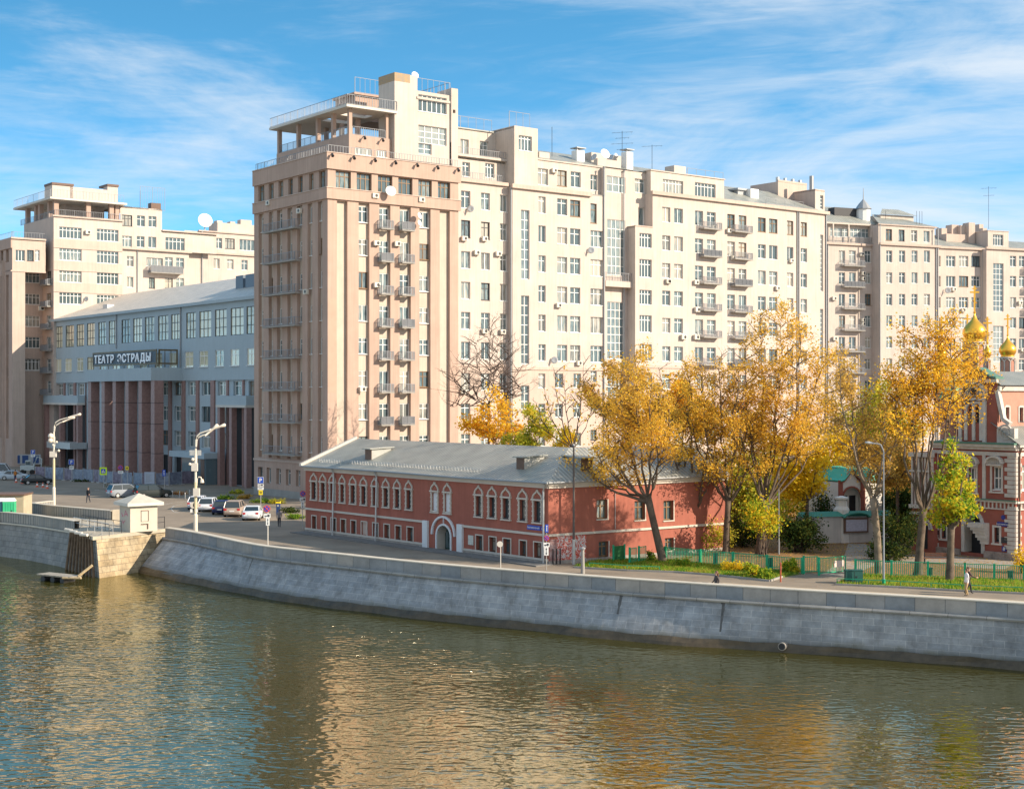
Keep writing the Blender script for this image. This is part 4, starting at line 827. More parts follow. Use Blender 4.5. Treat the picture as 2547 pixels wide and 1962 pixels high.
# ================================================================ far right blocks
VF = 9500.0; FF = vface(2259, 268, VF)
def block_ef():
    rt = bthing('apartment_building', FF.pt(FF.u(2060), 0, 0), 'far cream block with teal glazed top balcony right of the long wing', 'building')
    E = FF.off(2.6); a0, a1, f0, f1 = E.u(2040), E.u(2170), FF.u(2190), FF.u(2335)
    rows = [(415,515), (598,690), (778,873), (958,1052), (1137,1230), (1318,1408), (1500,1590)]
    zc = fz(FF, Z8, 770, 372); zb = fz(FF, Z11, 850, 820)
    we = [rect(E, Z8, 408, 460, *r) for r in rows]+[rect(E, Z8, xa, xb, r[0], r[1]+8) for r in rows for xa, xb in ((190,242), (275,332))]
    zce = fz(E, Z8, 300, 368)
    facade(rt, E, a0, a1, 0, zce, we, 'cream'); wf = [rect(FF, Z8, xa, xb, *r) for r in rows for xa, xb in ((587,637), (694,745), (798,848), (902,952))]
    facade(rt, FF, f0, f1, 0, zc, wf, 'cream', name='wall')
    T = FF.off(0.6); zt = fz(T, Z8, 780, 215)
    facade(rt, T, f0, f1-0.5, zc, zt, [rect(T, Z8, xa, xb, y, y+95) for xa, xb, y in ((583,635,236), (690,740,241), (795,846,246), (899,950,251))], 'pale', name='attic_wall')
    mb = MB(); s = Face(FF.O+FF.d*f0, FF.n); shell(mb, s, 0, 2.6, 0, zc, []); s = Face(T.O+T.d*f0, FF.n); shell(mb, s, 0, 8, zc, zt, []); shell(mb, FF.side(f1), 0, 9, 0, zc, []); shell(mb, T.side(f1-0.5), 0, 9, zc, zt, []); mb.build('return_wall', M['cream'], rt)
    mb = MB(); coping(mb, FF, f0-0.3, f1+0.3, 0, zc+0.25, 0.4, 0.4); coping(mb, E, a0, a1+0.5, 0, zce+0.3, 0.4, 0.4); mb.fbox(T, f0-0.2, f1, -0.25, 0.3, zt, zt+0.2)
    mb.fbox(FF, f0-0.1, f1, -0.1, -0.003, zb, zb+0.3); mb.fbox(E, a0, a1, -0.1, -0.003, zb, zb+0.3); mb.build('cornice', M['pinkl'], rt)
    # glazed top storey of E
    Et = E.off(0.9); zte = fz(Et, Z8, 300, 205); w = [rect(Et, Z8, 118, 272, 225, 300, cols=5, trans=0.6, gm='skyglass'), rect(Et, Z8, 285, 450, 230, 305, cols=5, trans=0.6, gm='skyglass')]
    facade(rt, Et, a0, a1+1, zce, zte, w, 'pale', name='attic_wall'); mb = MB(); mb.fbox(Et, a0, a1+1, -0.8, 0.1, zte, zte+0.3); mb.build('cornice', M['pale'], rt)
    railing(rt, E, a0+2, a1, -0.1, zce+0.3, 1.2, step=0.3)
    for u in (a0+3, (a0+a1)/2+0.6, a1-0.2):
        mb = MB(); mb.fbox(E, u-0.12, u+0.12, 0.05, 0.3, zce+0.3, zte); mb.build('post', M['pale'], rt)
    mb = MB(); zr = zte+0.3; roof_slope(mb, Et, a0, a1+2, -0.8, zr, 7, zr+4.0); mb.build('roof', M['roof'], rt)
    mb = MB(); zr2 = zt+0.2; roof_slope(mb, T, f0, f1, -0.2, zr2, 6, zr2+2.6, f0+3, f1-7); mb.build('roof', M['roof'], rt)
    G = T.off(4); mb = MB(); g0, g1 = fu(G,Z8,540), fu(G,Z8,815); zg = fz(G, Z8, 660, 120); mb.fbox(G, g0, g1, 0, 4, zr2-0.5, zg); mb.build('roof_box', M['pale'], rt)
    mb = MB(); gm = (g0+g1)/2; roof_slope(mb, G, g0-0.5, g1+0.5, -0.5, zg, 2, zg+1.4, gm-2, gm+2); mb.build('roof', M['roof'], rt)
    p = E.pt(fu(E,Z8,478), 3, 0); zc_ = fz(E.off(3), Z8, 478, 75); b = MB(); b.lathe(p, [(1.3,zr), (1.3,zc_)], 10); b.build('cupola', M['white'], rt)
    b = MB(); b.lathe(p, [(1.6,zc_), (0.9,zc_+1.0), (0.1,zc_+1.9), (0.05,zc_+4)], 10); b.build('cupola_roof', M['metal'], rt)
    mb = MB(); u = fu(E.off(4),Z8,257); z = fz(E.off(4),Z8,257,150); mb.fbox(E, u-3.2, u+3.2, 3.5, 5.5, z, z+2.0); mb.build('dormer', M['iron'], rt)
    for x in (183,):
        a, b = fu(E, Z8, 172), fu(E, Z8, 380)
        for r in rows[:6]: z = fz(E, Z8, 276, r[1]+30); balcony(rt, E, a+0.9, b, z, 1.2, 1.0, solid=random.random() < 0.3)
    for x, y in ((385,620), (385,665), (375,460), (145,830), (150,1165), (385,1010), (385,1045)): ac_unit(rt, E, fu(E,Z8,x), fz(E,Z8,x,y), s=1.1)
    pipe(rt, FF, fu(FF,Z8,532), 0, 0, zt, 0.1); pipe(rt, FF, fu(FF,Z8,1002), 0, 0, zc, 0.1); pipe(rt, E, fu(E,Z8,95), 0, 0, zce, 0.1); pipe(rt, FF, fu(FF,Z8,1016), 0, 0, zt, 0.1)
    b = MB(); b.lathe(FF.pt(fu(FF,Z8,515), 2, 0), [(0.7,zt), (0.7,zt+0.2)], 8); antenna(rt, T.pt(f0+4, 3, zr2), 3, 0)
    for px_ in (870, 895, 915): u = fu(T, Z8, px_); antenna(rt, T.pt(u, 1, zt), 3.2, 0)
block_ef()
def block_gh():
    G = FF.off(2.6); Hf = FF.off(1.1); rt = bthing('apartment_building', G.pt(G.u(2335), 0, 0), 'far cream block with chimneys and tall stair windows behind the golden church domes', 'building')
    g0, g1, h0, h1 = G.u(2320), G.u(2442), Hf.u(2453.6), Hf.u(2700)
    rows = [(460,550), (628,718), (805,895), (975,1064), (1150,1240), (1325,1415), (1500,1590)]
    zc = fz(G, Z8, 1200, 400); zch = fz(Hf, Z8, 1520, 405)
    w = [rect(G, Z8, xa, xb, *r, cols=3) for r in rows for xa, xb in ((1088,1165), (1195,1273), (1298,1373))]+[rect(G, Z8, 1027, 1042, *r, cols=1) for r in rows]
    facade(rt, G, g0, g1+2, 0, zc, w, 'cream')
    w = [rect(Hf, Z8, 1482, 1568, 522, 925, cols=3, rows=9, trans=0, gm='skyglass'), rect(Hf, Z8, 1482, 1568, 1045, 1345, cols=3, rows=6, trans=0, gm='skyglass')]
    w += [rect(Hf, Z8, xa, xb, *r) for r in rows for xa, xb in ((1622,1674), (1697,1747))]
    facade(rt, Hf, h0, h1, 0, zch, w, 'cream')
    T = Hf.off(1.2); zt = fz(T, Z8, 1520, 255); t1 = fu(T, Z8, 1610); t0 = fu(T, Z8, 1437)
    facade(rt, T, t0, t1, zch, zt, [rect(T, Z8, 1480, 1566, 282, 374, cols=4)], 'pale', name='stair_house')
    mb = MB(); s = Face(Hf.O+Hf.d*h0, FF.n); shell(mb, s, 0, 1.5, 0, zch, []); s = Face(T.O+T.d*t0, FF.n); shell(mb, s, 0, 8, zch, zt, []); mb.fbox(T, t0-0.1, t1+0.1, -0.1, 8, zt, zt+0.15); shell(mb, T.side(t1), 0, 8, zch, zt, []); mb.build('return_wall', M['cream'], rt)
    mb = MB(); coping(mb, G, g0, g1+2, 0, zc+0.3, 0.4, 0.4); coping(mb, Hf, h0-0.3, h1, 0, zch+0.35, 0.4, 0.4); mb.build('cornice', M['pinkl'], rt)
    mb = MB(); roof_slope(mb, G, g0, g1+3, -0.3, zc+0.3, 8, zc+3.5); roof_slope(mb, Hf, h0, h1, 1.4, zch+0.35, 8, zch+2.8); mb.build('roof', M['roof'], rt)
    for x0, x1, y, k in ((1050,1095,228,5), (1135,1195,200,5), (1210,1275,205,4), (1278,1330,182,3), (1365,1400,195,7), (1395,1430,228,6)):
        f = G.off(k); a, b = fu(f,Z8,x0), fu(f,Z8,x1); z = fz(f, Z8, (x0+x1)/2, y); chimney(rt, f, a, b, 0, 1.8, zc+0.5, z, 'pinkl', False)
    f = G.off(3.5); mb = MB(); mb.fbox(f, fu(f,Z8,1090), fu(f,Z8,1440), 0, 6, zc+0.3, fz(f,Z8,1300,285)); mb.build('roof_box', M['pinkl'], rt)
    f = G.off(4); u = fu(f,Z8,1443); antenna(rt, f.pt(u, 0, fz(f,Z8,1443,235)), 8.5, 2)
    for x, y in ((1145,745), (1225,920), (1700,858), (1720,1250)): f_ = G if x < 1400 else Hf; ac_unit(rt, f_, fu(f_,Z8,x), fz(f_,Z8,x,y+8), s=1.1)
    for x, y in ((1085,752), (1132,922)): dish(rt, G.pt(fu(G,Z8,x), -0.6, fz(G,Z8,x,y)), 0.6, (-0.3,-0.9,0.3), 'lmetal')
    pipe(rt, G, G.u(2441), -0.3, 0, zc, 0.12)
    a, b = Hf.u(2549), Hf.u(2575)
    for r in rows: balcony(rt, Hf, a, b, fz(Hf, Z8, 1735, r[1]+30), 1.3)
block_gh()
# ================================================================ far left blocks
LL = vface(220, 264, VR)
def block_left():
    rt = bthing('apartment_building', LL.pt(LL.u(133), 0, 0), 'distant sunlit cream block with pergola roof terrace and white satellite dish behind the theatre', 'building')
    u0, u1 = LL.u(133.5), LL.u(304); zt = fz(LL, Z1, 700, 478)
    w = []
    for xa, xb, ys in ((488,672,((548,640),(725,822),(905,1000),(1085,1180))), (798,975,((565,662),(745,845),(922,1017),(1105,1200)))):
        w += [rect(LL, Z1, xa, xb, *y, cols=6, trans=0.72) for y in ys]
    facade(rt, LL, u0, u1, 0, zt, w, 'cream')
    mb = MB()
    for y0, y1 in ((650,722), (828,905), (1003,1083)): mb.fbox(LL, u0-0.05, u1, -0.12, -0.003, fz(LL,Z1,560,y1), fz(LL,Z1,560,y0))
    mb.fbox(LL, u0-0.3, u1+0.2, -0.35, 0.1, zt, zt+0.25); mb.build('band', M['pinkl'], rt)
    # left return with balconies
    S = Face(LL.O+LL.d*u0, LL.n); sk = S.u(104); K = LL.off(5.9); k0, k1 = K.u(58), K.u(106)
    rz = [(fz(K,Z1,265,b), fz(K,Z1,265,a)) for a, b in ((915,1005), (1095,1182), (1275,1365), (1450,1540), (1632,1722), (1810,1900))]
    sw = [(1.3, 3.6, c-0.3, d, dict()) for c, d in rz]
    facade(rt, S, 0, 16, 0, zt, sw, 'pinkl', name='side_wall')
    for c, d in rz: balcony(rt, S, 0.6, 4.6, c-0.5, 1.0, 1.0)
    facade(rt, K, k0-4, k1, 0, zt-8, [rect(K, Z1, 208, 330, a, b, cols=4) for a, b in ((915,1005), (1095,1182), (1275,1365), (1450,1540), (1632,1722))]+[rect(K, Z2, 170, 272, 90, 172, cols=4)], 'pinkl', name='recessed_wall')
    pipe(rt, K, K.u(107), 0, 0, zt-9, 0.12)
    for x, y in ((330,720), (365,715), (310,1235)): ac_unit(rt, K, fu(K,Z1,x), fz(K,Z1,x,y), k=-1.6, s=1.3)
    ac_unit(rt, LL, fu(LL,Z1,720), fz(LL,Z1,720,605), s=1.2)
    dish(rt, LL.pt(fu(LL,Z1,705), -0.5, fz(LL,Z1,705,1140)), 0.5, (-0.3,-0.9,0.2), 'lmetal')
    # pergola
    zs = fz(LL, Z1, 460, 308); kl = S.u(50)
    mb = MB(); mb.fbox(LL, u0-1.0, LL.u(311), -1.0, kl+1, zs-0.3, zs+0.05); mb.build('pergola_roof', M['lconc'], rt)
    mb = MB(); zb = zt
    for x in (470, 735, 925): u = fu(LL,Z1,x); mb.fbox(LL, u-0.5, u+0.35, 0.1, 0.9, zb, zs-0.3)
    for px_ in (118, 95, 85, 63): k = S.u(px_); mb.fbox(LL, u0+0.1, u0+0.9, k-0.4, k+0.4, zb, zs-0.3)
    mb.fbox(LL, u1-1.2, u1-0.4, 0.3, 1, zb, zs-0.3); mb.each('pergola_column', M['pink'], rt)
    mb = MB(); mb.fbox(LL, u0+4, u1-1.5, 5, kl, zb, zs-0.3); mb.build('terrace_room', M['cream'], rt)
    railing(rt, LL, u0+0.3, u1, -0.1, zt+0.25, 1.1, step=0.35); railing(rt, S, 0.3, kl, 0.1, zt, 1.1, step=0.35)
    railing(rt, LL, u0-0.8, LL.u(304), -0.8, zs, 1.5, step=0.6); railing(rt, S, -0.8, kl+0.8, -0.9, zs, 1.5, step=0.6)
    f = LL.off(3)
    for x0, x1, y, kk in ((430,600,200,4), (575,890,228,3), (885,970,210,2)): mb = MB(); mb.fbox(f, fu(f,Z1,x0), fu(f,Z1,x1), 0, kk, zs, fz(f,Z1,(x0+x1)/2,y)); mb.build('roof_box', M['cream'], rt)
    for x0, x1, y in ((425,605,190), (880,975,200)): mb = MB(); z = fz(f,Z1,(x0+x1)/2,y); mb.fbox(f, fu(f,Z1,x0), fu(f,Z1,x1), -0.2, 4, z-0.3, z+0.1); mb.build('cap', M['brown'], rt)
    # middle part
    Mf = LL.off(0.6); m0, m1, m2 = u1, fu(Mf,Z1,1340), fu(Mf,Z1,1555); zm = fz(Mf,Z1,1170,385); zc = fz(Mf,Z1,1400,742)
    w = [rect(Mf, Z1, a, b, c, d, cols=n) for a, b, c, d, n in ((1010,1095,445,535,3), (1135,1200,450,540,2), (1230,1295,455,545,2), (1010,1092,617,707,3), (1133,1197,620,712,2), (1228,1293,625,715,2), (1045,1100,785,872,2), (1045,1098,955,1042,2), (1225,1275,962,1050,2), (1205,1345,800,870,3), (1358,1422,795,900,2), (1450,1515,800,890,2), (1358,1422,965,1050,2), (1450,1515,965,1050,2))]
    facade(rt, Mf, m0, m1, 0, zc, [x for x in w if x[3] < zc and x[1] < m1+0.5 and x[0] < m1-0.3][:-2] if False else [x for x in w if x[3] < zc and (x[0]+x[1])/2 < m1], 'cream')
    facade(rt, Mf, m1, m2, 0, zc, [x for x in w if x[3] < zc and (x[0]+x[1])/2 >= m1 and x[0] >= m1], 'cream')
    Mt = Mf.off(0.4); facade(rt, Mt, m0, m1, zc, zm, [x for x in w if x[2] >= zc-0.1], 'pale', name='attic_wall')
    zq = fz(Mt,Z1,1480,590); facade(rt, Mt, m1, m2+6, zc, zq, [rect(Mt, Z1, 1362, 1520, 634, 740, cols=5, trans=0.7)], 'pale', name='attic_wall')
    mb = MB(); shell(mb, Mt.side(m1), 0, 8, zq, zm, []); mb.fbox(Mt, m0, m1, 0, 8, zm-0.3, zm); mb.fbox(Mt, m1, m2+6, 0, 8, zq-0.3, zq); mb.build('roof', M['concrete'], rt)
    mb = MB(); coping(mb, Mf, m0, m2+0.4, 0, zc+0.2, 0.45, 0.6); mb.fbox(Mt, m1, m2+6, -0.3, 0.1, zq, zq+0.25); mb.build('cornice', M['pinkl'], rt)
    a, b = fu(Mf,Z1,1205), fu(Mf,Z1,1482); balcony(rt, Mf, a+0.3, b, fz(Mf,Z1,1340,925), 1.6, 1.3, solid=True)
    N_ = Mf.off(2.0); n0, n1 = N_.u(499), N_.u(660); zn = fz(N_,Z1,1860,598); znc = fz(N_,Z1,1860,768)
    w = [rect(N_, Z1, a, b, c, d, cols=n) for a, b, c, d, n in ((1748,1828,635,722,3), (1852,1932,640,725,3), (1972,2100,650,740,4), (1758,1808,805,890,2), (1870,1922,812,895,2), (1988,2038,818,900,2))]
    facade(rt, N_, m2, n1, 0, zn, w, 'cream'); mb = MB(); coping(mb, N_, n0, n1, 0, znc+0.2, 0.35, 0.4); mb.fbox(N_, n0-0.5, n1, -0.3, 0.2, zn, zn+0.25); mb.build('cornice', M['pinkl'], rt)
    mb = MB(); shell(mb, Mf.side(m2), 0, 2.0, 0, zc, []); f = N_.off(4); mb.fbox(f, fu(f,Z1,1790), fu(f,Z1,2110), 0, 4, zn, fz(f,Z1,1950,520)); mb.fbox(N_, n0, n1, 0.2, 10, zn-0.3, zn); mb.build('roof_box', M['cream'], rt)
    for x0, x1, y in ((1795,1840,490), (1905,1945,498), (1990,2080,482)): chimney(rt, f, fu(f,Z1,x0), fu(f,Z1,x1), 0.5, 2, zn, fz(f,Z1,x0,y), 'cream', False)
    p = N_.pt(fu(N_,Z1,1700), 0.8, fz(N_,Z1,1700,492)); dish(rt, p, 1.45, (0.45,-0.85,0.25)); b = MB(); b.tube([p-Vector((0,0,3.2)), p], 0.12, 6); b.build('mast', M['lmetal'], rt)
    f = Mt.off(2); u = fu(f,Z1,1153); antenna(rt, f.pt(u, 0, zm-0.2), fz(f,Z1,1153,240)-zm, 0)
    u = fu(f,Z1,1285); chimney(rt, f, u-1, u+1, 0, 1.5, zm, zm+1.4, 'brown', False); railing(rt, f, u-3, u+2, 0.5, zm, 4.5, step=0.5)
    for x in (1660,): pipe(rt, N_, fu(N_,Z1,x), 0, 0, zn, 0.12); pipe(rt, Mf, fu(Mf,Z1,1130), 0, 0, zc, 0.1)
    # low wing of the roof line joining the tower block
    return u0, K, zt
block_left()
def block_j():
    J = LL.off(1.4); u0 = J.u(30.5); S = Face(J.O+J.d*u0, J.n); rt = bthing('apartment_tower', J.pt(u0, 0, 0), 'pink-beige tower cut by the left edge of the view, twin of the corner tower', 'building')
    ua, ub = J.u(62.5), J.u(113.5); zt = fz(J, Z1, 120, 632); zm = fz(J, Z1, 120, 905)
    wa = [rect(J, Z1, a, b, 735, 825, cols=3) for a, b in ((128,205), (222,278), (288,326))]
    facade(rt, J, u0, ub, zm, zt, wa, 'pinkl', name='attic_wall'); mb = MB(); shell(mb, J, u0, ua, 0, zm, []); mb.build('wall', M['pinkl'], rt)
    sl = [(k, k+1.5) for k in (2.0, 5.0, 8.0, 11.0, 14.0, 17.0)]; rows = [zm-1.0-4.03*i for i in range(7)]
    mb = MB(); shell(mb, S, 0, 20, 0, zt, [(a, b, 5, zm-0.6) for a, b in sl]+[(a, b, zm+1.7, zm+4.0) for a, b in sl], 0, 0.6); mb.fbox(S, 0, 20, -0.25, -0.004, zt-1.9, zt); mb.build('side_wall', M['pink'], rt)
    mb = MB(); shell(mb, S, 0.2, 19.8, 4.9, zm-0.5, [(a, b, z-2, z) for a, b in sl for z in rows], 0.6, 0.15); mb.build('recessed_panel', M['slot'], rt)
    for a, b in sl:
        for z in rows: window(rt, S, a, b, z-2, z, 0.68)
        window(rt, S, a, b, zm+1.7, zm+4.0, 0.4, fm='bframe')
    mb = MB(); shell(mb, J.side(ua), 0, 4.5, 0, zm, []); shell(mb, J.side(ub), 0, 9, zm, zt, []); mb.fbox(J, u0, ub, 0, 20, zt-0.4, zt-0.15); mb.fbox(J, u0, ub, 0.1, 6, zm, zm+0.2); shell(mb, J.side(ub), 9, 20, 0, zt, []); mb.build('return_wall', M['pinkl'], rt)
    mb = MB(); mb.fbox(J, u0-0.3, ub, -0.3, -0.003, zt-0.25, zt+0.05); mb.fbox(J, u0-0.3, ub, -0.12, -0.003, zm-0.15, zm+0.1); mb.build('cornice', M['pinkl'], rt)
    railing(rt, J, u0, ub, 0.2, zt, 1.1, step=0.5); railing(rt, S, 0, 19, 0.2, zt, 1.1, step=0.5)
block_j()
# ================================================================ theatre
def text_obj(s, size, m, parent, loc, rotz, name='lettering', ext=0.02, bold=0.0, align='LEFT'):
    cu = bpy.data.curves.new('t', 'FONT'); cu.body = s; cu.size = size; cu.extrude = ext; cu.offset = bold; cu.align_x = align; cu.resolution_u = 2
    o = bpy.data.objects.new('t', cu); COL.objects.link(o); dg = bpy.context.evaluated_depsgraph_get()
    me = bpy.data.meshes.new_from_object(o.evaluated_get(dg)); w = o.dimensions.x; bpy.data.objects.remove(o); me.materials.clear(); me.materials.append(m)
    n = bpy.data.objects.new(name, me); COL.objects.link(n); n.parent = parent
    off = parent.location if (parent and parent.get('world')) else Vector((0,0,0))
    n.location = Vector(loc)-off; n.rotation_euler = (R(90), 0, rotz)
    return n, w
def theatre():
    T = vface(560, 206, VL); rt = bthing('theatre', T.pt(T.u(380), 0, 0), 'blue-grey theatre with red granite columns and white lettering on its portico roof', 'building')
    ul, ur = T.u(131), T.u(652); ze = fz(T, Z1, 1300, 1205)
    zt1, zb1 = fz(T, Z1, 1445, 1262), fz(T, Z1, 1445, 1470)
    top = [(a, b, zb1, zt1, dict(cols=3, rows=3, trans=0, fm='dframe', gm='blind')) for a, b in cols_(T, Z1, [(455,515),(540,608),(630,692),(715,780),(808,872),(895,955),(1000,1072),(1095,1168),(1192,1270),(1300,1385),(1408,1480),(1532,1612),(1640,1738),(1768,1865),(1898,2005),(2028,2125)])]
    zt2, zb2 = fz(T, Z2, 1530, 30), fz(T, Z2, 1530, 143)
    mid = [(a, b, zb2, zt2, dict(cols=2, gm='blind')) for a, b in cols_(T, Z2, [(383,428),(452,500),(535,580),(608,655),(690,740),(785,835),(880,930),(975,1025),(1080,1130),(1180,1235),(1290,1347),(1390,1450),(1500,1560),(1607,1667),(1722,1775)])]
    zs = fz(T, Z2, 1500, 240)
    facade(rt, T, ur, ul, zs, ze, top+mid, 'theatre', depth=0.16)
    mb = MB(); mb.fbox(T, ur, ul+0.4, -0.5, -0.004, ze-0.45, ze); mb.build('eave', M['theatre'], rt)
    # lower wall between granite pillars
    low = []
    rr = [(fz(T,Z2,1330,b), fz(T,Z2,1330,a)) for a, b in ((252,345),(422,528),(597,705))]
    for c, d in rr: low += [(a, b, c, d, dict(cols=2)) for a, b in cols_(T, Z2, [(640,665),(715,745),(800,835),(890,925),(975,1020),(1115,1160),(1205,1255),(1300,1355),(1395,1455),(1507,1565)])]
    lc = [(a, b, rr[0][0], rr[0][1], dict(cols=2)) for a, b in cols_(T, Z2, [(380,430),(460,500),(532,576),(1616,1672),(1722,1764)])]
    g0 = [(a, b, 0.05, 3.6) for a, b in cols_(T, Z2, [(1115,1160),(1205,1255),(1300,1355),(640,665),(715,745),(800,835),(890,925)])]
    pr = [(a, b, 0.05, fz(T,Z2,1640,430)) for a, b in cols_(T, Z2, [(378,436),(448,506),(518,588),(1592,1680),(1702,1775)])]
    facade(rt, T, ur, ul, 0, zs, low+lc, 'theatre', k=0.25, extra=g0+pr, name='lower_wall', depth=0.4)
    mb = MB()
    for xa, xb in ((352,376),(435,455),(505,530),(588,600),(1165,1196),(1257,1290),(1357,1387),(1460,1497),(1567,1592),(1680,1702)):
        a, b = sorted((fu(T,Z2,xa+6), fu(T,Z2,xb-6))); mb.fbox(T, a, b, 0.0, 0.24, 0, zs)
    mb.each('pillar', M['granite'], rt)
    for xa, xb in ((350,592),(1566,1775)):
        a, b = sorted((fu(T,Z2,xa), fu(T,Z2,xb))); z0, z1 = fz(T,Z2,1640,412), fz(T,Z2,1640,348); mb = MB(); mb.fbox(T, a, b, -1.3, 0.2, z0, z1); mb.build('balcony', M['theatre'], rt)
        mb = MB(); mb.fbox(T, a, b, -1.4, 0.2, z0-0.35, z0-0.003); mb.build('balcony_edge', M['lconc'], rt)
        mb = MB()
        for c in (a+0.1, (a+b)/2, b-0.9): mb.fbox(T, c, c+0.8, -1.2, -0.4, 0, z0-0.35)
        mb.each('porch_pillar', M['granite'], rt)
    # portico
    p = 5.07; PF = T.off(-p); c0, c1 = PF.u(376), PF.u(212); z0, z1 = fz(PF, Z2, 1040, 242), fz(PF, Z2, 1040, 152)
    mb = MB(); mb.fbox(PF, c0, c1, 0, p-0.01, z0, z1); mb.build('portico_block', M['theatre'], rt)
    mb = MB()
    for xa in (601,694,771,859,951,1038): u = fu(PF,Z2,xa); mb.fbox(PF, u-1.35, u-0.05, 0.3, 1.75, 0, z0-0.003)
    mb.each('column', M['granite'], rt); mb = MB(); mb.fbox(PF, c0-1.0, c1+1.0, -0.6, p, 0.02, 0.35); mb.build('steps', M['concrete'], rt)
    for zz in (rr[1][0]-0.4, rr[2][0]-1.0, rr[0][0]-1.2):
        mb = MB()
        for xa in (601,694,771,859,951,1038): u = fu(PF,Z2,xa); mb.fbox(PF, u-1.38, u-0.02, 0.27, 1.78, zz, zz+0.07)
        mb.each('column_joint', M['dark'], rt)
    # sign on the portico roof
    S = PF.off(1.0); s1 = S.u(390); s0 = S.u(231); SR = Face(S.O+S.d*s1, T.n); sr = SR.u(442)
    zb = z1+0.05; zt = fz(S, Z(200,860,7.8), 1400, 68); zl = fz(S, Z(200,860,7.8), 1400, 330)
    mb = MB()
    for f, a, b in ((S, s1, s0), (SR, 0.3, sr)):
        mb.fbox(f, a, b, -0.06, 0.06, zt-0.25, zt); mb.fbox(f, a, b, -0.06, 0.06, zl-0.22, zl)
        for u in (a, b-0.22): mb.fbox(f, u, u+0.22, -0.055, 0.055, zl, zt)
        n = 8 if f is S else 3
        for i in range(n+1): u = a+(b-a-0.1)*i/n; mb.fbox(f, u, u+0.1, 0.06, 0.14, zb, zl if f is S else zt)
    mb.build('sign_frame', mat('bronze_sign_frame', (0.16,0.115,0.05), 0.5, 0.4, 3), rt)
    b = MB(); b.fbox(S, s1+0.25, s0-0.25, 0.0, 0.05, zl+0.02, zt-0.26); b.build('sign_backing', mat('sign_backing', (0.07,0.10,0.13), 0.6), rt)
    a0, a1 = fu(S, Z(200,860,7.8), 288), fu(S, Z(200,860,7.8), 1392); tot = a0-a1; lh = fz(S,Z(200,860,7.8),850,130)-fz(S,Z(200,860,7.8),850,285)
    txt = 'ТЕАТР ЭСТРАДЫ'; dx = -S.d; rz = math.atan2(dx.y, dx.x); wm = M['white']; x = 0
    widths = []
    sz = lh/0.73; xs = []
    for ch in txt:
        if ch == ' ': xs.append(None); widths.append(lh*0.8); continue
        o, w = text_obj(ch, sz, mat('letter_white', (0.88,0.89,0.92), 0.4), rt, (0,0,0), rz, 'letter', 0.06, 0.045); xs.append(o); widths.append(w+lh*0.2)
    k = tot/sum(widths); zc = (zt+zl)/2-lh/2-0.1; x = 0
    for o, w in zip(xs, widths):
        if o: o.location = S.pt(a0-x, -0.15, zc)-rt.location; o.scale = (k, 1, 1)
        x += w*k
    # roof
    b = T.off(13); zr0, zr1 = b.z(257, 741.5), b.z(586, 690); mb = MB(); ua, ub = ul+0.3, ur-3
    mb.poly([T.pt(ua,-0.5,ze), T.pt(ub,-0.5,ze), b.pt(b.u(640)-3,0,(zr0+zr1)/2), b.pt(b.u(257),0,(zr0+zr1)/2)], 0, [(ua,0),(ub,0),(b.u(640)-3,9),(b.u(257),9)])
    mb.poly([T.pt(ua,-0.5,ze), b.pt(b.u(257),0,(zr0+zr1)/2), T.pt(ua,26,ze)], 0, [(0,0),(9,9),(18,0)])
    mb.poly([T.pt(ua,26,ze), T.pt(ub,26,ze), b.pt(b.u(640)-3,0,(zr0+zr1)/2), b.pt(b.u(257),0,(zr0+zr1)/2)], 0, [(ua,0),(ub,0),(b.u(640)-3,9),(b.u(257),9)])
    mb.build('roof', seam_mat('theatre_roof', (0.68,0.62,0.54), (0.52,0.48,0.42), 0.4), rt)
    mb = MB(); shell(mb, Face(T.O+T.d*ul, T.n), 0, 18, 0, ze, []); shell(mb, T.off(18), ur, ul, 0, ze, []); mb.build('rear_wall', M['theatre'], rt)
    f = T.off(5); zz = fz(f,Z1,1970,945)
    for xa, xb in ((1940,2000),(2020,2095)): u0, u1 = sorted((fu(f,Z1,xa), fu(f,Z1,xb))); mb = MB(); mb.fbox(f, u0, u1, 0, 1.8, ze, zz); mb.build('chimney', mat('blue_sheet', (0.13,0.17,0.22), 0.5), rt)
    f = T.off(3); mb = MB(); u = fu(f,Z1,865); mb.fbox(f, u-1.0, u+1.0, 0, 1.2, ze+1.2, ze+2.0); mb.build('roof_hatch', M['lmetal'], rt)
    for x in (435, 962, 1492): pipe(rt, T, fu(T,Z1,x), -0.02, {435: 0, 962: fz(T,Z1,962,1545), 1492: zs}[x], ze-0.3, 0.11, 'metal')
    # canopies
    mb = MB(); mb.fbox(T, fu(T,Z2,605), fu(T,Z2,440), -3.0, 0.0, fz(T,Z2,520,712), fz(T,Z2,520,668)); mb.build('entrance_canopy', M['lmetal'], rt)
    mb = MB(); mb.fbox(T, fu(T,Z2,1565), fu(T,Z2,1316), -3.2, -0.4, fz(T,Z2,1440,775), fz(T,Z2,1440,735)); mb.build('entrance_canopy', M['theatre'], rt)
    mb = MB(); mb.fbox(T, fu(T,Z2,1562), fu(T,Z2,1396), -2.9, 0.0, 0.02, fz(T,Z2,1440,775)); mb.build('entrance_lobby', M['skyglass'], rt)
    mb = MB(); mb.fbox(T, fu(T,Z2,1554), fu(T,Z2,1530), -2.96, -2.9, 0.05, 3.6); mb.build('entrance_door', M['brown'], rt)
theatre()
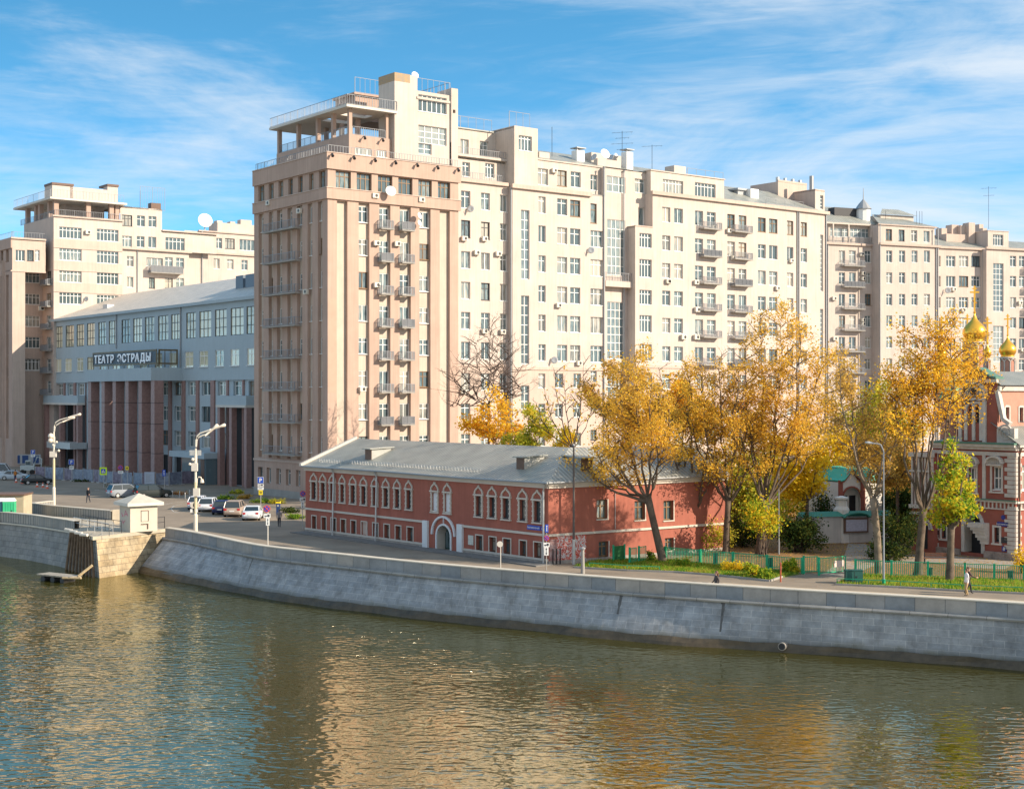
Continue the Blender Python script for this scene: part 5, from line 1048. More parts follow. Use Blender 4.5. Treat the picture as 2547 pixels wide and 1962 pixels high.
# ================================================================ red house on the embankment
RA = vface(1364, 109, -1770.0); RB = vface(1364, 109, 6500.0)
RW, RS = RA.u(760), RB.u(1806)
def fbar(mb, f, a, b, w, k0, k1, mi=0):
    d = Vector((b[0]-a[0], b[1]-a[1])); n = Vector((-d.y, d.x)).normalized()*w/2
    q = [(a[0]-n.x,a[1]-n.y), (b[0]-n.x,b[1]-n.y), (b[0]+n.x,b[1]+n.y), (a[0]+n.x,a[1]+n.y)]
    mb.hexa([f.pt(x,k0,z) for x, z in q]+[f.pt(x,k1,z) for x, z in q], mi)
def ogee(mb, f, u0, u1, z0, zt, w, k0, k1):
    um = (u0+u1)/2; h = zt-z0; P = [(0,0),(0.03,0.28),(0.16,0.52),(0.32,0.66),(0.43,0.8),(0.5,1.0)]; W_ = u1-u0
    pts = [(u0+t*W_, z0+s*h) for t, s in P]+[(u1-t*W_, z0+s*h) for t, s in P[::-1][1:]]
    for a, b in zip(pts, pts[1:]): fbar(mb, f, a, b, w, k0, k1)
def red_house():
    brick = mat('red_render', (0.385,0.125,0.086), 0.85, 0.22, 0.6, streak=0.3, bump=0.2); wt = mat('lime_white_trim', (0.58,0.52,0.45), 0.8, 0.12, 2)
    rt = bthing('red_house', RA.pt(0, 0, 0), 'long two-storey red house with white ogee window surrounds and grey sheet roof', 'building')
    U = [((118,158),(455,600)),((195,232),(462,612)),((272,310),(470,612)),((355,390),(480,622)),((440,480),(488,638)),((528,568),(500,650)),((622,660),(505,655)),((712,752),(512,665)),((805,845),(522,672)),((900,940),(528,682)),
         ((1110,1155),(545,703)),((1215,1260),(555,712)),((1470,1520),(568,740)),((1580,1632),(578,752)),((1692,1748),(588,760)),((1830,1885),(600,775)),((1948,2008),(605,785))]
    Lw = [((120,155),(742,852)),((200,237),(750,862)),((278,318),(760,872)),((358,398),(770,885)),((442,482),(782,900)),((528,572),(792,910)),((622,665),(800,918)),((715,758),(808,932)),((808,852),(818,945)),((905,952),(828,962)),
          ((1470,1525),(902,1038)),((1580,1635),(914,1052)),((1695,1755),(926,1068)),((1830,1885),(942,1085)),((1948,2010),(957,1100))]
    zu1, zu0 = 4.77, 3.24
    wu = [(*sorted((fu(RA,Z9,x[0]), fu(RA,Z9,x[1]))), zu0, zu1) for x, y in U]; wl = [(*sorted((fu(RA,Z9,x[0]), fu(RA,Z9,x[1]))), 0.44, 1.6) for x, y in Lw]
    d0, d1 = sorted((fu(RA,Z9,1150), fu(RA,Z9,1262))); dz = fz(RA,Z9,1205,815); dm = (d0+d1)/2; dr = (d1-d0)/2
    s = []; nst = 8; cols = [d0+(d1-d0)*i/nst for i in range(nst+1)]
    arch = [(cols[i], cols[i+1], 0.02, dz-dr*1.05*(1-math.sqrt(max(0, 1-((abs((cols[i]+cols[i+1])/2-dm)/dr))**2)))) for i in range(nst)]
    mb = MB(); shell(mb, RA, 0, RW, 0, 6.2, wu+wl, 0, 0.32)
    mb2 = MB()
    me = MB(); shell(me, RA, 0, RW, 0, 6.2, wu+wl+arch, 0, 0.0)
    # wall with reveals only at windows
    mb = MB(); shell(mb, RA, 0, RW, 0, 6.2, wu+wl+arch, 0, 0.0)
    for o in wu+wl:
        a, b, c, d = o
        for q in (((a,c),(b,c)),((b,c),(b,d)),((b,d),(a,d)),((a,d),(a,c))): mb.poly([RA.pt(q[0][0],0,q[0][1]), RA.pt(q[1][0],0,q[1][1]), RA.pt(q[1][0],0.34,q[1][1]), RA.pt(q[0][0],0.34,q[0][1])])
    shell(mb, Face(RA.O+RA.d*RW, RA.n), 0, 11.8, 0, 6.2, []); gl = Face(RA.O+RA.d*RW, RA.n); mb.poly([gl.pt(0,0,6.2), gl.pt(11.8,0,6.2), gl.pt(5.9,0,8.7)]); shell(mb, RA.off(11.8), 8, RW, 0, 6.2, [])
    mb.build('wall', brick, rt)
    for i, o in enumerate(wu):
        blank = i in (10, 11); w = window(rt, RA, *o, 0.24, cols=2, trans=0.66, fm='dframe' if not blank else 'white', gm='glass')
        if blank:
            b = MB(); b.fbox(RA, o[0]+0.02, o[1]-0.02, 0.1, 0.2, o[2]+0.02, o[3]-0.02); b.build('white_panel', mat('panel_white', (0.7,0.72,0.75), 0.7), rt)
        b = MB(); t = 0.13
        for uu in (o[0]-t, o[1]):
            b.fbox(RA, uu, uu+t, -0.10, -0.003, o[2]-0.12, o[3]+0.05)
            for k in range(5): zz = o[2]-0.02+k*(o[3]-o[2])/4.2; b.fbox(RA, uu-0.03, uu+t+0.03, -0.14, -0.002, zz, zz+0.09)
        b.fbox(RA, o[0]-0.24, o[1]+0.24, -0.17, -0.002, o[3]+0.05, o[3]+0.17); b.fbox(RA, o[0]-0.2, o[1]+0.2, -0.16, -0.002, o[2]-0.2, o[2]-0.1)
        ogee(b, RA, o[0]-0.12, o[1]+0.12, o[3]+0.17, o[3]+0.88, 0.12, -0.12, -0.003)
        b.build('window_surround', wt, rt)
    for i, o in enumerate(wl):
        if i == 5:
            b = MB(); b.fbox(RA, o[0]+0.01, o[1]-0.01, 0.1, 0.16, o[2]+0.01, o[3]-0.01); b.build('blocked_window', M['pinkl'], rt)
        else: window(rt, RA, *o, 0.26, cols=2, trans=0.7, fm='brown')
        b = MB(); t = 0.09; b.fbox(RA, o[0]-t, o[0], -0.05, -0.003, o[2]-t, o[3]+t); b.fbox(RA, o[1], o[1]+t, -0.05, -0.003, o[2]-t, o[3]+t); b.fbox(RA, o[0], o[1], -0.05, -0.003, o[3], o[3]+t)
        b.build('window_surround', wt, rt)
    # gate arch
    b = MB(); n = 14
    for r, w, k0 in ((dr+0.07, 0.16, -0.10), (dr+0.62, 0.17, -0.17)):
        cz = dz-dr if r < dr+0.3 else dz-dr+0.1; zz = cz; pts = [(dm-r*math.cos(math.pi*i/n), zz+r*math.sin(math.pi*i/n)) for i in range(n+1)]
        for p, q in zip(pts, pts[1:]): fbar(b, RA, p, q, w, k0, -0.003)
    fbar(b, RA, (dm, dz+0.15), (dm, dz+0.62), 0.07, -0.1, -0.003)
    for uu in (d0-0.15, d1): b.fbox(RA, uu, uu+0.15, -0.10, -0.003, 0, dz-dr)
    b.fbox(RA, fu(RA,Z9,1082), fu(RA,Z9,1042), -0.22, -0.003, 0, 2.35); b.fbox(RA, fu(RA,Z9,1368), fu(RA,Z9,1325), -0.22, -0.003, 0, 2.35)
    b.build('gate_surround', mat('gate_white', (0.68,0.69,0.70), 0.8, 0.08, 2), rt)
    b = MB(); ax = RA.off(0.9); b.fbox(ax, d0-0.3, d1+0.3, 0, 0.05, 0, dz+0.3)
    g = b.build('gate', M['skyglass'], rt); b = MB()
    for i in range(6): u = d0+(d1-d0)*i/5; b.fbox(ax, u-0.03, u+0.03, -0.05, -0.002, 0, dz)
    for z in (1.5, 0.05): b.fbox(ax, d0, d1, -0.05, -0.002, z, z+0.08)
    b.build('gate_bars', mat('green_bars', (0.03,0.08,0.07), 0.5), rt)
    mb = MB()
    for i in range(n): 
        p = (dm-dr*math.cos(math.pi*i/n), dz-dr+dr*math.sin(math.pi*i/n)); q = (dm-dr*math.cos(math.pi*(i+1)/n), dz-dr+dr*math.sin(math.pi*(i+1)/n))
        mb.poly([RA.pt(p[0],0,p[1]), RA.pt(q[0],0,q[1]), RA.pt(q[0],0.9,q[1]), RA.pt(p[0],0.9,p[1])])
    for u in (d0, d1): mb.poly([RA.pt(u,0,0), RA.pt(u,0.9,0), RA.pt(u,0.9,dz-dr), RA.pt(u,0,dz-dr)])
    mb.build('gate_reveal', wt, rt)
    # side wall
    SU = [rect(RB, Z10, *q) for q in ((405,478,1070,1205),(668,740,1080,1212),(870,938,1078,1215),(418,485,1362,1470),(880,940,1338,1425))]
    SU = [(a, b, c, d, dict(cols=2, trans=0.66, fm='bframe')) for a, b, c, d, _ in SU]
    facade(rt, RB, 0, RS, 0, 6.2, SU, 'x', name='side_wall', depth=0.3) if False else None
    mb = MB(); shell(mb, RB, 0, RS, 0, 6.2, [w[:4] for w in SU], 0, 0.3); shell(mb, RB.side(RS), 0, 12, 0, 6.2, []); mb.build('side_wall', brick, rt)
    for w in SU: window(rt, RB, *w[:4], 0.22, **w[4]); b = MB(); b.fbox(RB, w[1], w[1]+0.09, -0.05, -0.003, w[2], w[3]); b.fbox(RB, w[0]-0.05, w[1]+0.1, -0.06, -0.003, w[2]-0.1, w[2]); b.build('sill', wt, rt)
    # cornices
    b = MB()
    for f, a, c in ((RA, 0.0, RW), (RB, -0.0, RS)):
        b.fbox(f, a-0.05, c+0.05, -0.16, -0.003, 5.82, 6.02); b.fbox(f, a-0.2, c+0.1, -0.3, -0.003, 6.03, 6.2)
    b.build('cornice', wt, rt); b = MB()
    for f, a, c in ((RA, 0.0, fu(RA,Z9,1368)), (RA, fu(RA,Z9,1042), RW), (RB, 0.0, RS)):
        if a > c: a, c = c, a
        b.fbox(f, a, c, -0.12, -0.003, 2.14, 2.32)
    for a, c in ((0.0, fu(RA,Z9,1368)), (fu(RA,Z9,1042), RW)): b.fbox(RA, min(a,c), max(a,c), -0.10, -0.003, 0.26, 0.42)
    b.build('string_course', wt, rt)
    b = MB(); b.fbox(RA, 0, fu(RA,Z9,1368), -0.06, -0.003, 0, 0.26); b.fbox(RA, fu(RA,Z9,1042), RW, -0.06, -0.003, 0, 0.26); b.fbox(RB, 0, RS, -0.08, -0.003, 0, 0.25); b.build('plinth', mat('pale_plinth', (0.42,0.37,0.33), 0.9, 0.4, 1.5), rt)
    # roof
    hp = RA.pt(4.0, 5.9, 8.7); rl = RA.pt(RW, 5.9, 8.7); e = 6.26; sg = RB.off(4.6); hr = sg.pt(RS+0.2, 0, 8.7)
    cnr = RA.pt(-0.35, -0.4, e)
    mb = MB()
    mb.poly([cnr, RA.pt(RW+0.2,-0.4,e), rl, hp], 0, [(0,0),(RW+0.2,0),(RW,6),(4,6)])
    mb.poly([cnr, RB.pt(RS+0.3,-0.4,e), hr, hp], 0, [(0,0),(RS+0.3,0),(RS,5),(5.4,5)])
    bk = RA.pt(RW+0.2,12.2,e); vb = RA.pt(8.5,12.2,e); mb.poly([rl, bk, vb, hp], 0, [(RW,6),(RW,0),(8.5,0),(4,6)])
    mb.poly([hp, vb, RB.pt(RS+0.3, 12.5, e), hr], 0, [(5,5),(5,0),(RS,0),(RS,5)]); mb.poly([RB.pt(RS+0.3,-0.4,e), RB.pt(RS+0.3,12.5,e), hr], 0, [(0,0),(12,0),(5,5)])
    mb.build('roof', seam_mat('red_house_roof', (0.38,0.37,0.32), (0.28,0.275,0.24), 0.85, 0.4), rt)
    b = MB(); b.hexa([RA.pt(RW,-0.5,e-0.05), RA.pt(RW+0.35,-0.5,e-0.05), RA.pt(RW+0.35,5.9,8.68), RA.pt(RW,5.9,8.68), RA.pt(RW,-0.5,e+0.2), RA.pt(RW+0.35,-0.5,e+0.2), RA.pt(RW+0.35,5.9,8.93), RA.pt(RW,5.9,8.93)])
    b.build('gable_coping', wt, rt)
    b = MB(); b.tube([RA.pt(-0.4,-0.46,e), RA.pt(RW*0.3,-0.5,e-0.06), RA.pt(RW*0.62,-0.46,e), RA.pt(RW,-0.5,e-0.03)], 0.08, 6); b.tube([RB.pt(-0.3,-0.46,e), RB.pt(RS,-0.46,e)], 0.07, 6); b.build('gutter', M['metal'], rt)
    # snow guard
    b = MB()
    for i in range(60):
        u = 9+i*0.42
        if u > RW-1: break
        k = 0.7; z = e+(8.7-e)*(k+0.4)/6.3; b.tube([RA.pt(u,k,z), RA.pt(u,k-0.05,z+0.28)], 0.02, 4)
    for z_ in (0.14, 0.26): k = 0.68; z = e+(8.7-e)*(k+0.4)/6.3; b.tube([RA.pt(8.8,k,z+z_), RA.pt(RW-1,k,z+z_)], 0.018, 4)
    b.build('snow_guard', M['lmetal'], rt)
    # dormers
    def dormer(f, u, k, slope, m_front, w=1.1, h=1.0, l=2.4):
        z = e+slope*(k+0.4); b = MB(); b.fbox(f, u-w/2, u+w/2, k, k+l*0.9, z-0.4, z+h)
        o = b.build('dormer', mat('dormer_grey', (0.40,0.40,0.37), 0.6, 0.2, 2), rt); b = MB(); b.fbox(f, u-w/2-0.004, u+w/2+0.004, k-0.04, k, z-0.1, z+h); b.build('dormer_front', M[m_front], rt)
        b = MB(); b.hexa([f.pt(u-w/2-0.2,k-0.3,z+h-0.02), f.pt(u+w/2+0.2,k-0.3,z+h-0.02), f.pt(u+w/2+0.2,k+l,z+h+0.1), f.pt(u-w/2-0.2,k+l,z+h+0.1), f.pt(u-w/2-0.2,k-0.3,z+h+0.06), f.pt(u+w/2+0.2,k-0.3,z+h+0.06), f.pt(u+w/2+0.2,k+l,z+h+0.18), f.pt(u-w/2-0.2,k+l,z+h+0.18)]); b.build('dormer_roof', M['roof'], rt)
    def solve(f, px, py, slope):
        best = None
        for i in range(60):
            k = i*0.1; q = f.off(k); u = q.u(px); d = abs(q.z(px,py)-(e+slope*(k+0.4)))
            if best is None or d < best[0]: best = (d, u, k)
        return best[1], best[2]
    sA = (8.7-e)/6.3; sB = (8.7-e)/5.0
    u, k = solve(RA, Z9(585)[0], Z9(0,275)[1], sA); dormer(RA, u, k, sA, 'brown', 1.0, 0.95)
    u, k = solve(RA, Z9(1835)[0], Z9(0,355)[1], sA); dormer(RA, u, k, sA, 'brown', 0.9, 0.95)
    u, k = solve(RB, Z10(335)[0], Z10(0,868)[1], sB); dormer(RB, u, k, sB, 'brown', 1.15, 1.0)
    for x in (313, 667): b = MB(); u = fu(RA,Z9,x); b.tube([RA.pt(u,-0.35,0.1), RA.pt(u,-0.22,5.7), RA.pt(u,-0.45,6.15)], 0.075, 8); b.build('drainpipe', M['lmetal'], rt)
    b = MB(); b.tube([RA.pt(0.35,-0.2,0.1), RA.pt(0.35,-0.2,5.6), RA.pt(0.0,-0.42,6.15)], 0.075, 8); b.build('drainpipe', M['lmetal'], rt)
    b = MB(); u = fu(RB,Z10,530); b.tube([RB.pt(u,-0.06,2.4), RB.pt(u,-0.06,5.3)], 0.03, 5); b.build('cable_duct', M['lmetal'], rt)
    # street signs, notice, painted patch
    sg_ = mat('street_sign_blue', (0.03,0.07,0.42), 0.4)
    for xa, xb in ((1893,2002),(2010,2040)):
        a, c = sorted((fu(RA,Z9,xa), fu(RA,Z9,xb))); z0, z1 = fz(RA,Z9,1950,852), fz(RA,Z9,1950,815); b = MB(); b.fbox(RA, a, c, -0.05, -0.01, z0, z1); p = b.build('street_sign', sg_, rt)
        dx = -RA.d; tx = 'Берсеневская наб.' if xb < 2005 else '6'; o, w = text_obj(tx, 0.2, M['white'], rt, RA.pt(c-0.06,-0.07,(z0+z1)/2-0.06), math.atan2(dx.y,dx.x), 'sign_text', 0.003); o.scale = ((c-a-0.12)/max(w,0.01), 1, 1) if xb < 2005 else (1,1,1)
    a, c = sorted((fu(RA,Z9,1408), fu(RA,Z9,1450))); z0, z1 = fz(RA,Z9,1430,975), fz(RA,Z9,1430,897); b = MB(); b.fbox(RA, a, c, -0.06, -0.01, z0, z1); b.build('notice_board', mat('notice', (0.62,0.62,0.55), 0.6, 0.3, 6), rt)
    a, c = fu(RB,Z10,125), fu(RB,Z10,330); m = bpy.data.materials.new('peeling_paint'); m.use_nodes = True; nt = m.node_tree; N = nt.nodes.new; L = nt.links.new; p = nt.nodes['Principled BSDF']; p.inputs['Roughness'].default_value = 0.8
    gN = N('ShaderNodeNewGeometry'); v = N('ShaderNodeTexNoise'); v.inputs['Scale'].default_value = 2.3; v.inputs['Detail'].default_value = 5; v.inputs['Distortion'].default_value = 2.5; L(gN.outputs['Position'], v.inputs['Vector'])
    r = N('ShaderNodeValToRGB'); r.color_ramp.interpolation = 'CONSTANT'; r.color_ramp.elements[0].color = (0.42,0.05,0.03,1); r.color_ramp.elements[1].position = 0.54; r.color_ramp.elements[1].color = (0.72,0.64,0.62,1); q = r.color_ramp.elements.new(0.46); q.color = (0.62,0.08,0.04,1); q = r.color_ramp.elements.new(0.43); q.color = (0.62,0.56,0.55,1); q = r.color_ramp.elements.new(0.62); q.color = (0.1,0.07,0.07,1); q = r.color_ramp.elements.new(0.64); q.color = (0.72,0.66,0.66,1)
    L(v.outputs[0], r.inputs[0]); L(r.outputs[0], p.inputs['Base Color']); b = MB(); b.fbox(RB, a, c, -0.012, -0.004, 0.26, 2.1); b.build('painted_shutter', m, rt)
    b = MB(); b.fbox(RB, fu(RB,Z10,75), fu(RB,Z10,128), -0.012, -0.004, 0.26, 1.9); b.build('worn_render', mat('worn_render', (0.25,0.06,0.045), 0.8, 0.8, 4, col2=(0.55,0.42,0.4)), rt)
    for u in (RB.u(1372), RB.u(1381), RB.u(1390)): b = MB(); b.fbox(RB, u, u+0.05, -0.2, -0.1, 0, 1.2); b.build('grille_bar', M['iron'], rt)
red_house()
# ================================================================ church
def onion(root, c, rr, z0, h, m, cross=2.6, n=24):
    prof = [(0.72,0),(0.80,0.02),(0.74,0.05),(0.78,0.1),(0.93,0.2),(1.0,0.3),(0.98,0.4),(0.88,0.5),(0.70,0.6),(0.48,0.69),(0.30,0.77),(0.17,0.86),(0.09,0.95),(0.05,1.0)]
    b = MB(); b.lathe((c[0],c[1],z0), [(r*rr, z*h) for r, z in prof], n); d = b.build('dome', m, root, smooth=True)
    b = MB(); zt = z0+h; s = cross/2.6; b.lathe((c[0],c[1],zt-0.05), [(0.02,0),(0.14*s,0.1*s),(0.14*s,0.18*s),(0.02,0.3*s)], 10)
    t = 0.05*s+0.015; b.box(c[0]-t, c[0]+t, c[1]-t, c[1]+t, zt, zt+cross); b.box(c[0]-0.42*s, c[0]+0.42*s, c[1]-t*0.9, c[1]+t*0.9, zt+cross*0.74, zt+cross*0.80)
    b.box(c[0]-0.2*s, c[0]+0.2*s, c[1]-t*0.8, c[1]+t*0.8, zt+cross*0.88, zt+cross*0.92); b.tube([(c[0]-0.22*s,c[1],zt+cross*0.47),(c[0]+0.22*s,c[1],zt+cross*0.38)], t*0.8, 4)
    b.build('cross', m, root)
def drum(root, c, r, z0, z1, mr, mw, n=8):
    b = MB(); b.lathe((c[0],c[1],0), [(r,z0),(r,z1)], 20); b.build('drum', mr, root)
    b = MB()
    for i in range(n):
        a = 2*math.pi*i/n; p = Vector((c[0]+math.cos(a)*r*1.04, c[1]+math.sin(a)*r*1.04, 0)); b.tube([p+Vector((0,0,z0)), p+Vector((0,0,z1-0.25))], 0.06*r+0.02, 6)
        for k in range(5):
            a0, a1 = a+2*math.pi/n*k/5, a+2*math.pi/n*(k+1)/5; h = lambda t: 0.22*math.sin(math.pi*t)
            b.tube([(c[0]+math.cos(a0)*r*1.05, c[1]+math.sin(a0)*r*1.05, z1-0.3+h(k/5)), (c[0]+math.cos(a1)*r*1.05, c[1]+math.sin(a1)*r*1.05, z1-0.3+h((k+1)/5))], 0.045*r+0.02, 5)
    b.lathe((c[0],c[1],0), [(r*1.05,z1-0.05),(r*1.18,z1),(r*1.15,z1+0.08),(r*0.8,z1+0.12)], 20); b.build('drum_arcade', mw, root)
def church():
    br = mat('church_brick', (0.33,0.10,0.07), 0.85, 0.22, 1.2, bump=0.3); wt = mat('church_stone', (0.60,0.55,0.49), 0.85, 0.3, 1.6, bump=0.3)
    gold = mat('gilding', (1.0,0.52,0.07), 0.3, metal=0.85); gr = mat('green_roof_sheet', (0.10,0.22,0.16), 0.55, 0.3, 1.5); lb = mat('church_brick_pale', (0.52,0.25,0.18), 0.85, 0.2, 1.4)
    F_ = vface(2526, 111.6, VL); Sd = vface(2526, 111.6, VR); ul = F_.u(2320); rt = bthing('church', F_.pt(0,0,0), 'ornate red brick church with white stone trim and golden onion domes', 'building')
    zc, zt = 8.9, fz(F_, Z12, 1990, 520)
    r = lambda f, zf, a, b, c, d: rect(f, zf, a, b, c, d)[:4]
    w = [r(F_,Z12,1905,1985,215,415), r(F_,Z12,1925,1970,748,870), r(F_,Z12,1462,1502,700,832), r(F_,Z12,1700,1762,225,425)]
    dz = fz(F_,Z12,1735,625); da, db = sorted((fu(F_,Z12,1665), fu(F_,Z12,1812))); dm = (da+db)/2; W2 = (db-da)/2; n = 10
    hs = lambda t: dz-1.35*W2*(1-math.sqrt(max(0,1-t*t)))
    cs = [da+(db-da)*i/n for i in range(n+1)]; arch = [(cs[i], cs[i+1], 0.3, hs(abs((cs[i]+cs[i+1])/2-dm)/W2)) for i in range(n)]
    mb = MB(); shell(mb, F_, 0, ul, 0, zc, w+arch, 0, 0.0)
    for a, b, c, d in w:
        for q in (((a,c),(b,c)),((b,c),(b,d)),((b,d),(a,d)),((a,d),(a,c))): mb.poly([F_.pt(q[0][0],0,q[0][1]), F_.pt(q[1][0],0,q[1][1]), F_.pt(q[1][0],0.35,q[1][1]), F_.pt(q[0][0],0.35,q[0][1])])
    mb.build('front_wall', br, rt)
    for i, o in enumerate(w): window(rt, F_, *o, 0.25, cols=2, trans=0.5 if i else 0.5, fm='wframe' if i in (0,3) else 'iron')
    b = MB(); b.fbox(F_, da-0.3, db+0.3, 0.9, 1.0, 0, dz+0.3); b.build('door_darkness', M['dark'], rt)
    b = MB()
    for i in range(n): 
        t0, t1 = -1+2*i/n, -1+2*(i+1)/n; p, q = (dm+t0*W2, hs(abs(t0))), (dm+t1*W2, hs(abs(t1))); b.poly([F_.pt(p[0],0,p[1]), F_.pt(q[0],0,q[1]), F_.pt(q[0],0.9,q[1]), F_.pt(p[0],0.9,p[1])])
        g = 1.22; fbar(b, F_, (dm+(p[0]-dm)*g, p[1]+0.1), (dm+(q[0]-dm)*g, q[1]+0.1), 0.28, -0.1, -0.003)
    for u, s_ in ((da-0.3,1),(db,1)): b.fbox(F_, u, u+0.3, -0.1, -0.003, 0.3, hs(1)+0.1); b.poly([F_.pt(u+(0.3 if u < dm else 0),0,0.3), F_.pt(u+(0.3 if u < dm else 0),0.9,0.3), F_.pt(u+(0.3 if u < dm else 0),0.9,hs(1)), F_.pt(u+(0.3 if u < dm else 0),0,hs(1))])
    b.build('door_surround', wt, rt)
    # broken stone bracket right of the door
    b = MB(); u0 = fu(F_,Z12,1880)
    for i, (x, y0, y1) in enumerate(((1742,705,745),(1760,745,770),(1775,770,800),(1790,800,835),(1800,835,858),(1815,858,890))): b.fbox(F_, u0, fu(F_,Z12,x), -0.9+0.12*i, -0.004, fz(F_,Z12,1820,y1), fz(F_,Z12,1820,y0)-0.005)
    b.build('stone_bracket', wt, rt)
    # quoins, cornices, pilasters
    b = MB()
    for i in range(24):
        z = 0.5+i*0.34
        if zt-0.5 < z < zt+0.2 or z > zc-0.8: continue
        wq = 0.95 if i % 2 else 0.7; b.fbox(F_, 0, wq, -0.06, -0.003, z, z+0.30); b.fbox(Sd, 0.0, 1.1-wq*0.5, -0.06, -0.003, z, z+0.30)
        if i < 12: b.fbox(F_, ul-0.45 if i % 2 else ul-0.6, ul, -0.06, -0.003, z, z+0.3)
    for x in (1820, 1850): pass
    b.fbox(F_, fu(F_,Z12,1850), fu(F_,Z12,1822), -0.1, -0.003, zt+0.1, zc-0.7); b.fbox(F_, fu(F_,Z12,1430), fu(F_,Z12,1405), -0.1, -0.003, zt+0.1, zc-0.7); b.fbox(F_, fu(F_,Z12,1640), fu(F_,Z12,1612), -0.1, -0.003, zt+0.1, zc-0.7)
    b.build('quoins', wt, rt)
    b = MB()
    for f, a, c in ((F_,-0.15,ul),(Sd,-0.0,14)):
        for z0, z1, pr in ((zc-0.75,zc-0.45,0.12),(zc-0.3,zc-0.05,0.2),(zc-0.05,zc+0.15,0.42),(zt-0.65,zt-0.55,0.12),(zt-0.1,zt+0.06,0.2)): b.fbox(f, a, c, -pr, -0.003, z0, z1)
        k = a+0.3
        while k < c-0.3: b.fbox(f, k, k+0.12, -0.09, -0.003, zt-0.55, zt-0.1); k += 0.36
    b.build('cornice', wt, rt)
    b = MB(); b.fbox(F_, -0.2, ul, -0.5, -0.1, zc+0.15, zc+0.3); b.fbox(F_, -0.2, 8, -0.3, -0.1, zt+0.06, zt+0.14); b.build('green_flashing', gr, rt)
    for x0, x1, yb, yt in ((1862,2008,185,125),(1665,1790,195,135)):
        a, c = sorted((fu(F_,Z12,x0), fu(F_,Z12,x1))); z0, z1 = fz(F_,Z12,1935,yb), fz(F_,Z12,1935,yt); b = MB(); n2 = 10; m_ = (a+c)/2; h_ = (c-a)/2
        for i in range(n2): t0, t1 = -1+2*i/n2, -1+2*(i+1)/n2; fbar(b, F_, (m_+t0*h_, z0+(z1-z0)*math.sqrt(max(0,1-t0*t0))), (m_+t1*h_, z0+(z1-z0)*math.sqrt(max(0,1-t1*t1))), 0.14, -0.4, -0.003)
        for i in range(8): t0 = -0.9+1.8*(i+0.5)/8; zz = z0+(z1-z0)*math.sqrt(1-t0*t0); b.fbox(F_, m_+t0*h_-0.12, m_+t0*h_+0.12, -0.12, -0.003, z0-0.05, zz)
        b.fbox(F_, a+0.1, c-0.1, -0.35, -0.003, z0-0.18, z0-0.06)
        b.build('window_pediment', wt, rt)
    b = MB()
    for o in w:
        t = 0.16; b.fbox(F_, o[0]-t, o[0], -0.08, -0.003, o[2]-t, o[3]+t); b.fbox(F_, o[1], o[1]+t, -0.08, -0.003, o[2]-t, o[3]+t); b.fbox(F_, o[0], o[1], -0.08, -0.003, o[3], o[3]+t); b.fbox(F_, o[0]-t*1.5, o[1]+t*1.5, -0.14, -0.003, o[2]-t*1.8, o[2]-t)
    b.build('window_surround', wt, rt)
    b = MB(); b.fbox(F_, -0.1, da-0.4, -0.35, -0.003, 0, 0.55); b.fbox(F_, db+0.4, ul, -0.3, -0.003, 0, 0.5); b.fbox(Sd, -0.2, 14, -0.3, -0.003, 0, 0.5); b.build('stone_base', mat('rubble', (0.45,0.36,0.31), 0.9, 0.6, 1.8, bump=0.8), rt)
    # upper gable block
    G = F_.off(0.5); g0, g1 = G.u(2481), G.u(2388); z0, z1 = zc+0.2, fz(G,Z11,1880,850); gm = fu(G,Z11,1728)
    ww = [r(G,Z11,1682,1716,1085,1225), r(G,Z11,1740,1775,1085,1225)]
    mb = MB(); shell(mb, G, g0, g1, z0-0.3, z1, ww, 0, 0.3); shell(mb, Face(G.O+G.d*g1, G.n), 0, 5, z0, z1, []); mb.build('gable_block', br, rt)
    for o in ww: window(rt, G, *o, 0.25, cols=1, trans=0, fm='iron')
    b = MB()
    for xa, xb in ((1600,1625),(1808,1838)): b.fbox(G, fu(G,Z11,xb), fu(G,Z11,xa), -0.18, -0.003, z0, fz(G,Z11,1810,965))
    c1 = fz(G,Z11,1730,1000); rr = abs(fu(G,Z11,1838)-fu(G,Z11,1612))/2; mm = (fu(G,Z11,1838)+fu(G,Z11,1612))/2
    for rad, wd, pr in ((rr,0.28,-0.3),(rr-0.4,0.16,-0.16)):
        for i in range(12): a0, a1 = math.pi*i/12, math.pi*(i+1)/12; fbar(b, G, (mm-rad*math.cos(a0), c1+rad*math.sin(a0)*0.95), (mm-rad*math.cos(a1), c1+rad*math.sin(a1)*0.95), wd, pr, -0.003)
    for i in range(9): t = -0.8+1.6*(i+0.5)/9; b.fbox(G, mm+t*(rr-0.5)-0.15, mm+t*(rr-0.5)+0.15, -0.05, -0.004, c1, c1+(rr-0.55)*math.sqrt(1-t*t))
    b.fbox(G, mm-rr, mm+rr, -0.22, -0.003, c1-0.35, c1-0.1); b.fbox(G, mm-rr*0.75, mm+rr*0.75, -0.14, -0.003, fz(G,Z11,1730,1062), fz(G,Z11,1730,1045))
    for x in (1660,1728,1792): u = fu(G,Z11,x); b.fbox(G, u-0.13, u+0.13, -0.14, -0.003, z0+0.2, fz(G,Z11,1730,1070))
    for o in ww:
        cu = (o[0]+o[1])/2; hw = (o[1]-o[0])/2+0.1
        for i in range(6): a0, a1 = math.pi*i/6, math.pi*(i+1)/6; fbar(b, G, (cu-hw*math.cos(a0), o[3]-0.05+hw*math.sin(a0)), (cu-hw*math.cos(a1), o[3]-0.05+hw*math.sin(a1)), 0.12, -0.08, -0.003)
    b.fbox(G, g0-0.1, g1+0.1, -0.3, -0.003, z1-0.3, z1-0.02); b.build('gable_stonework', wt, rt)
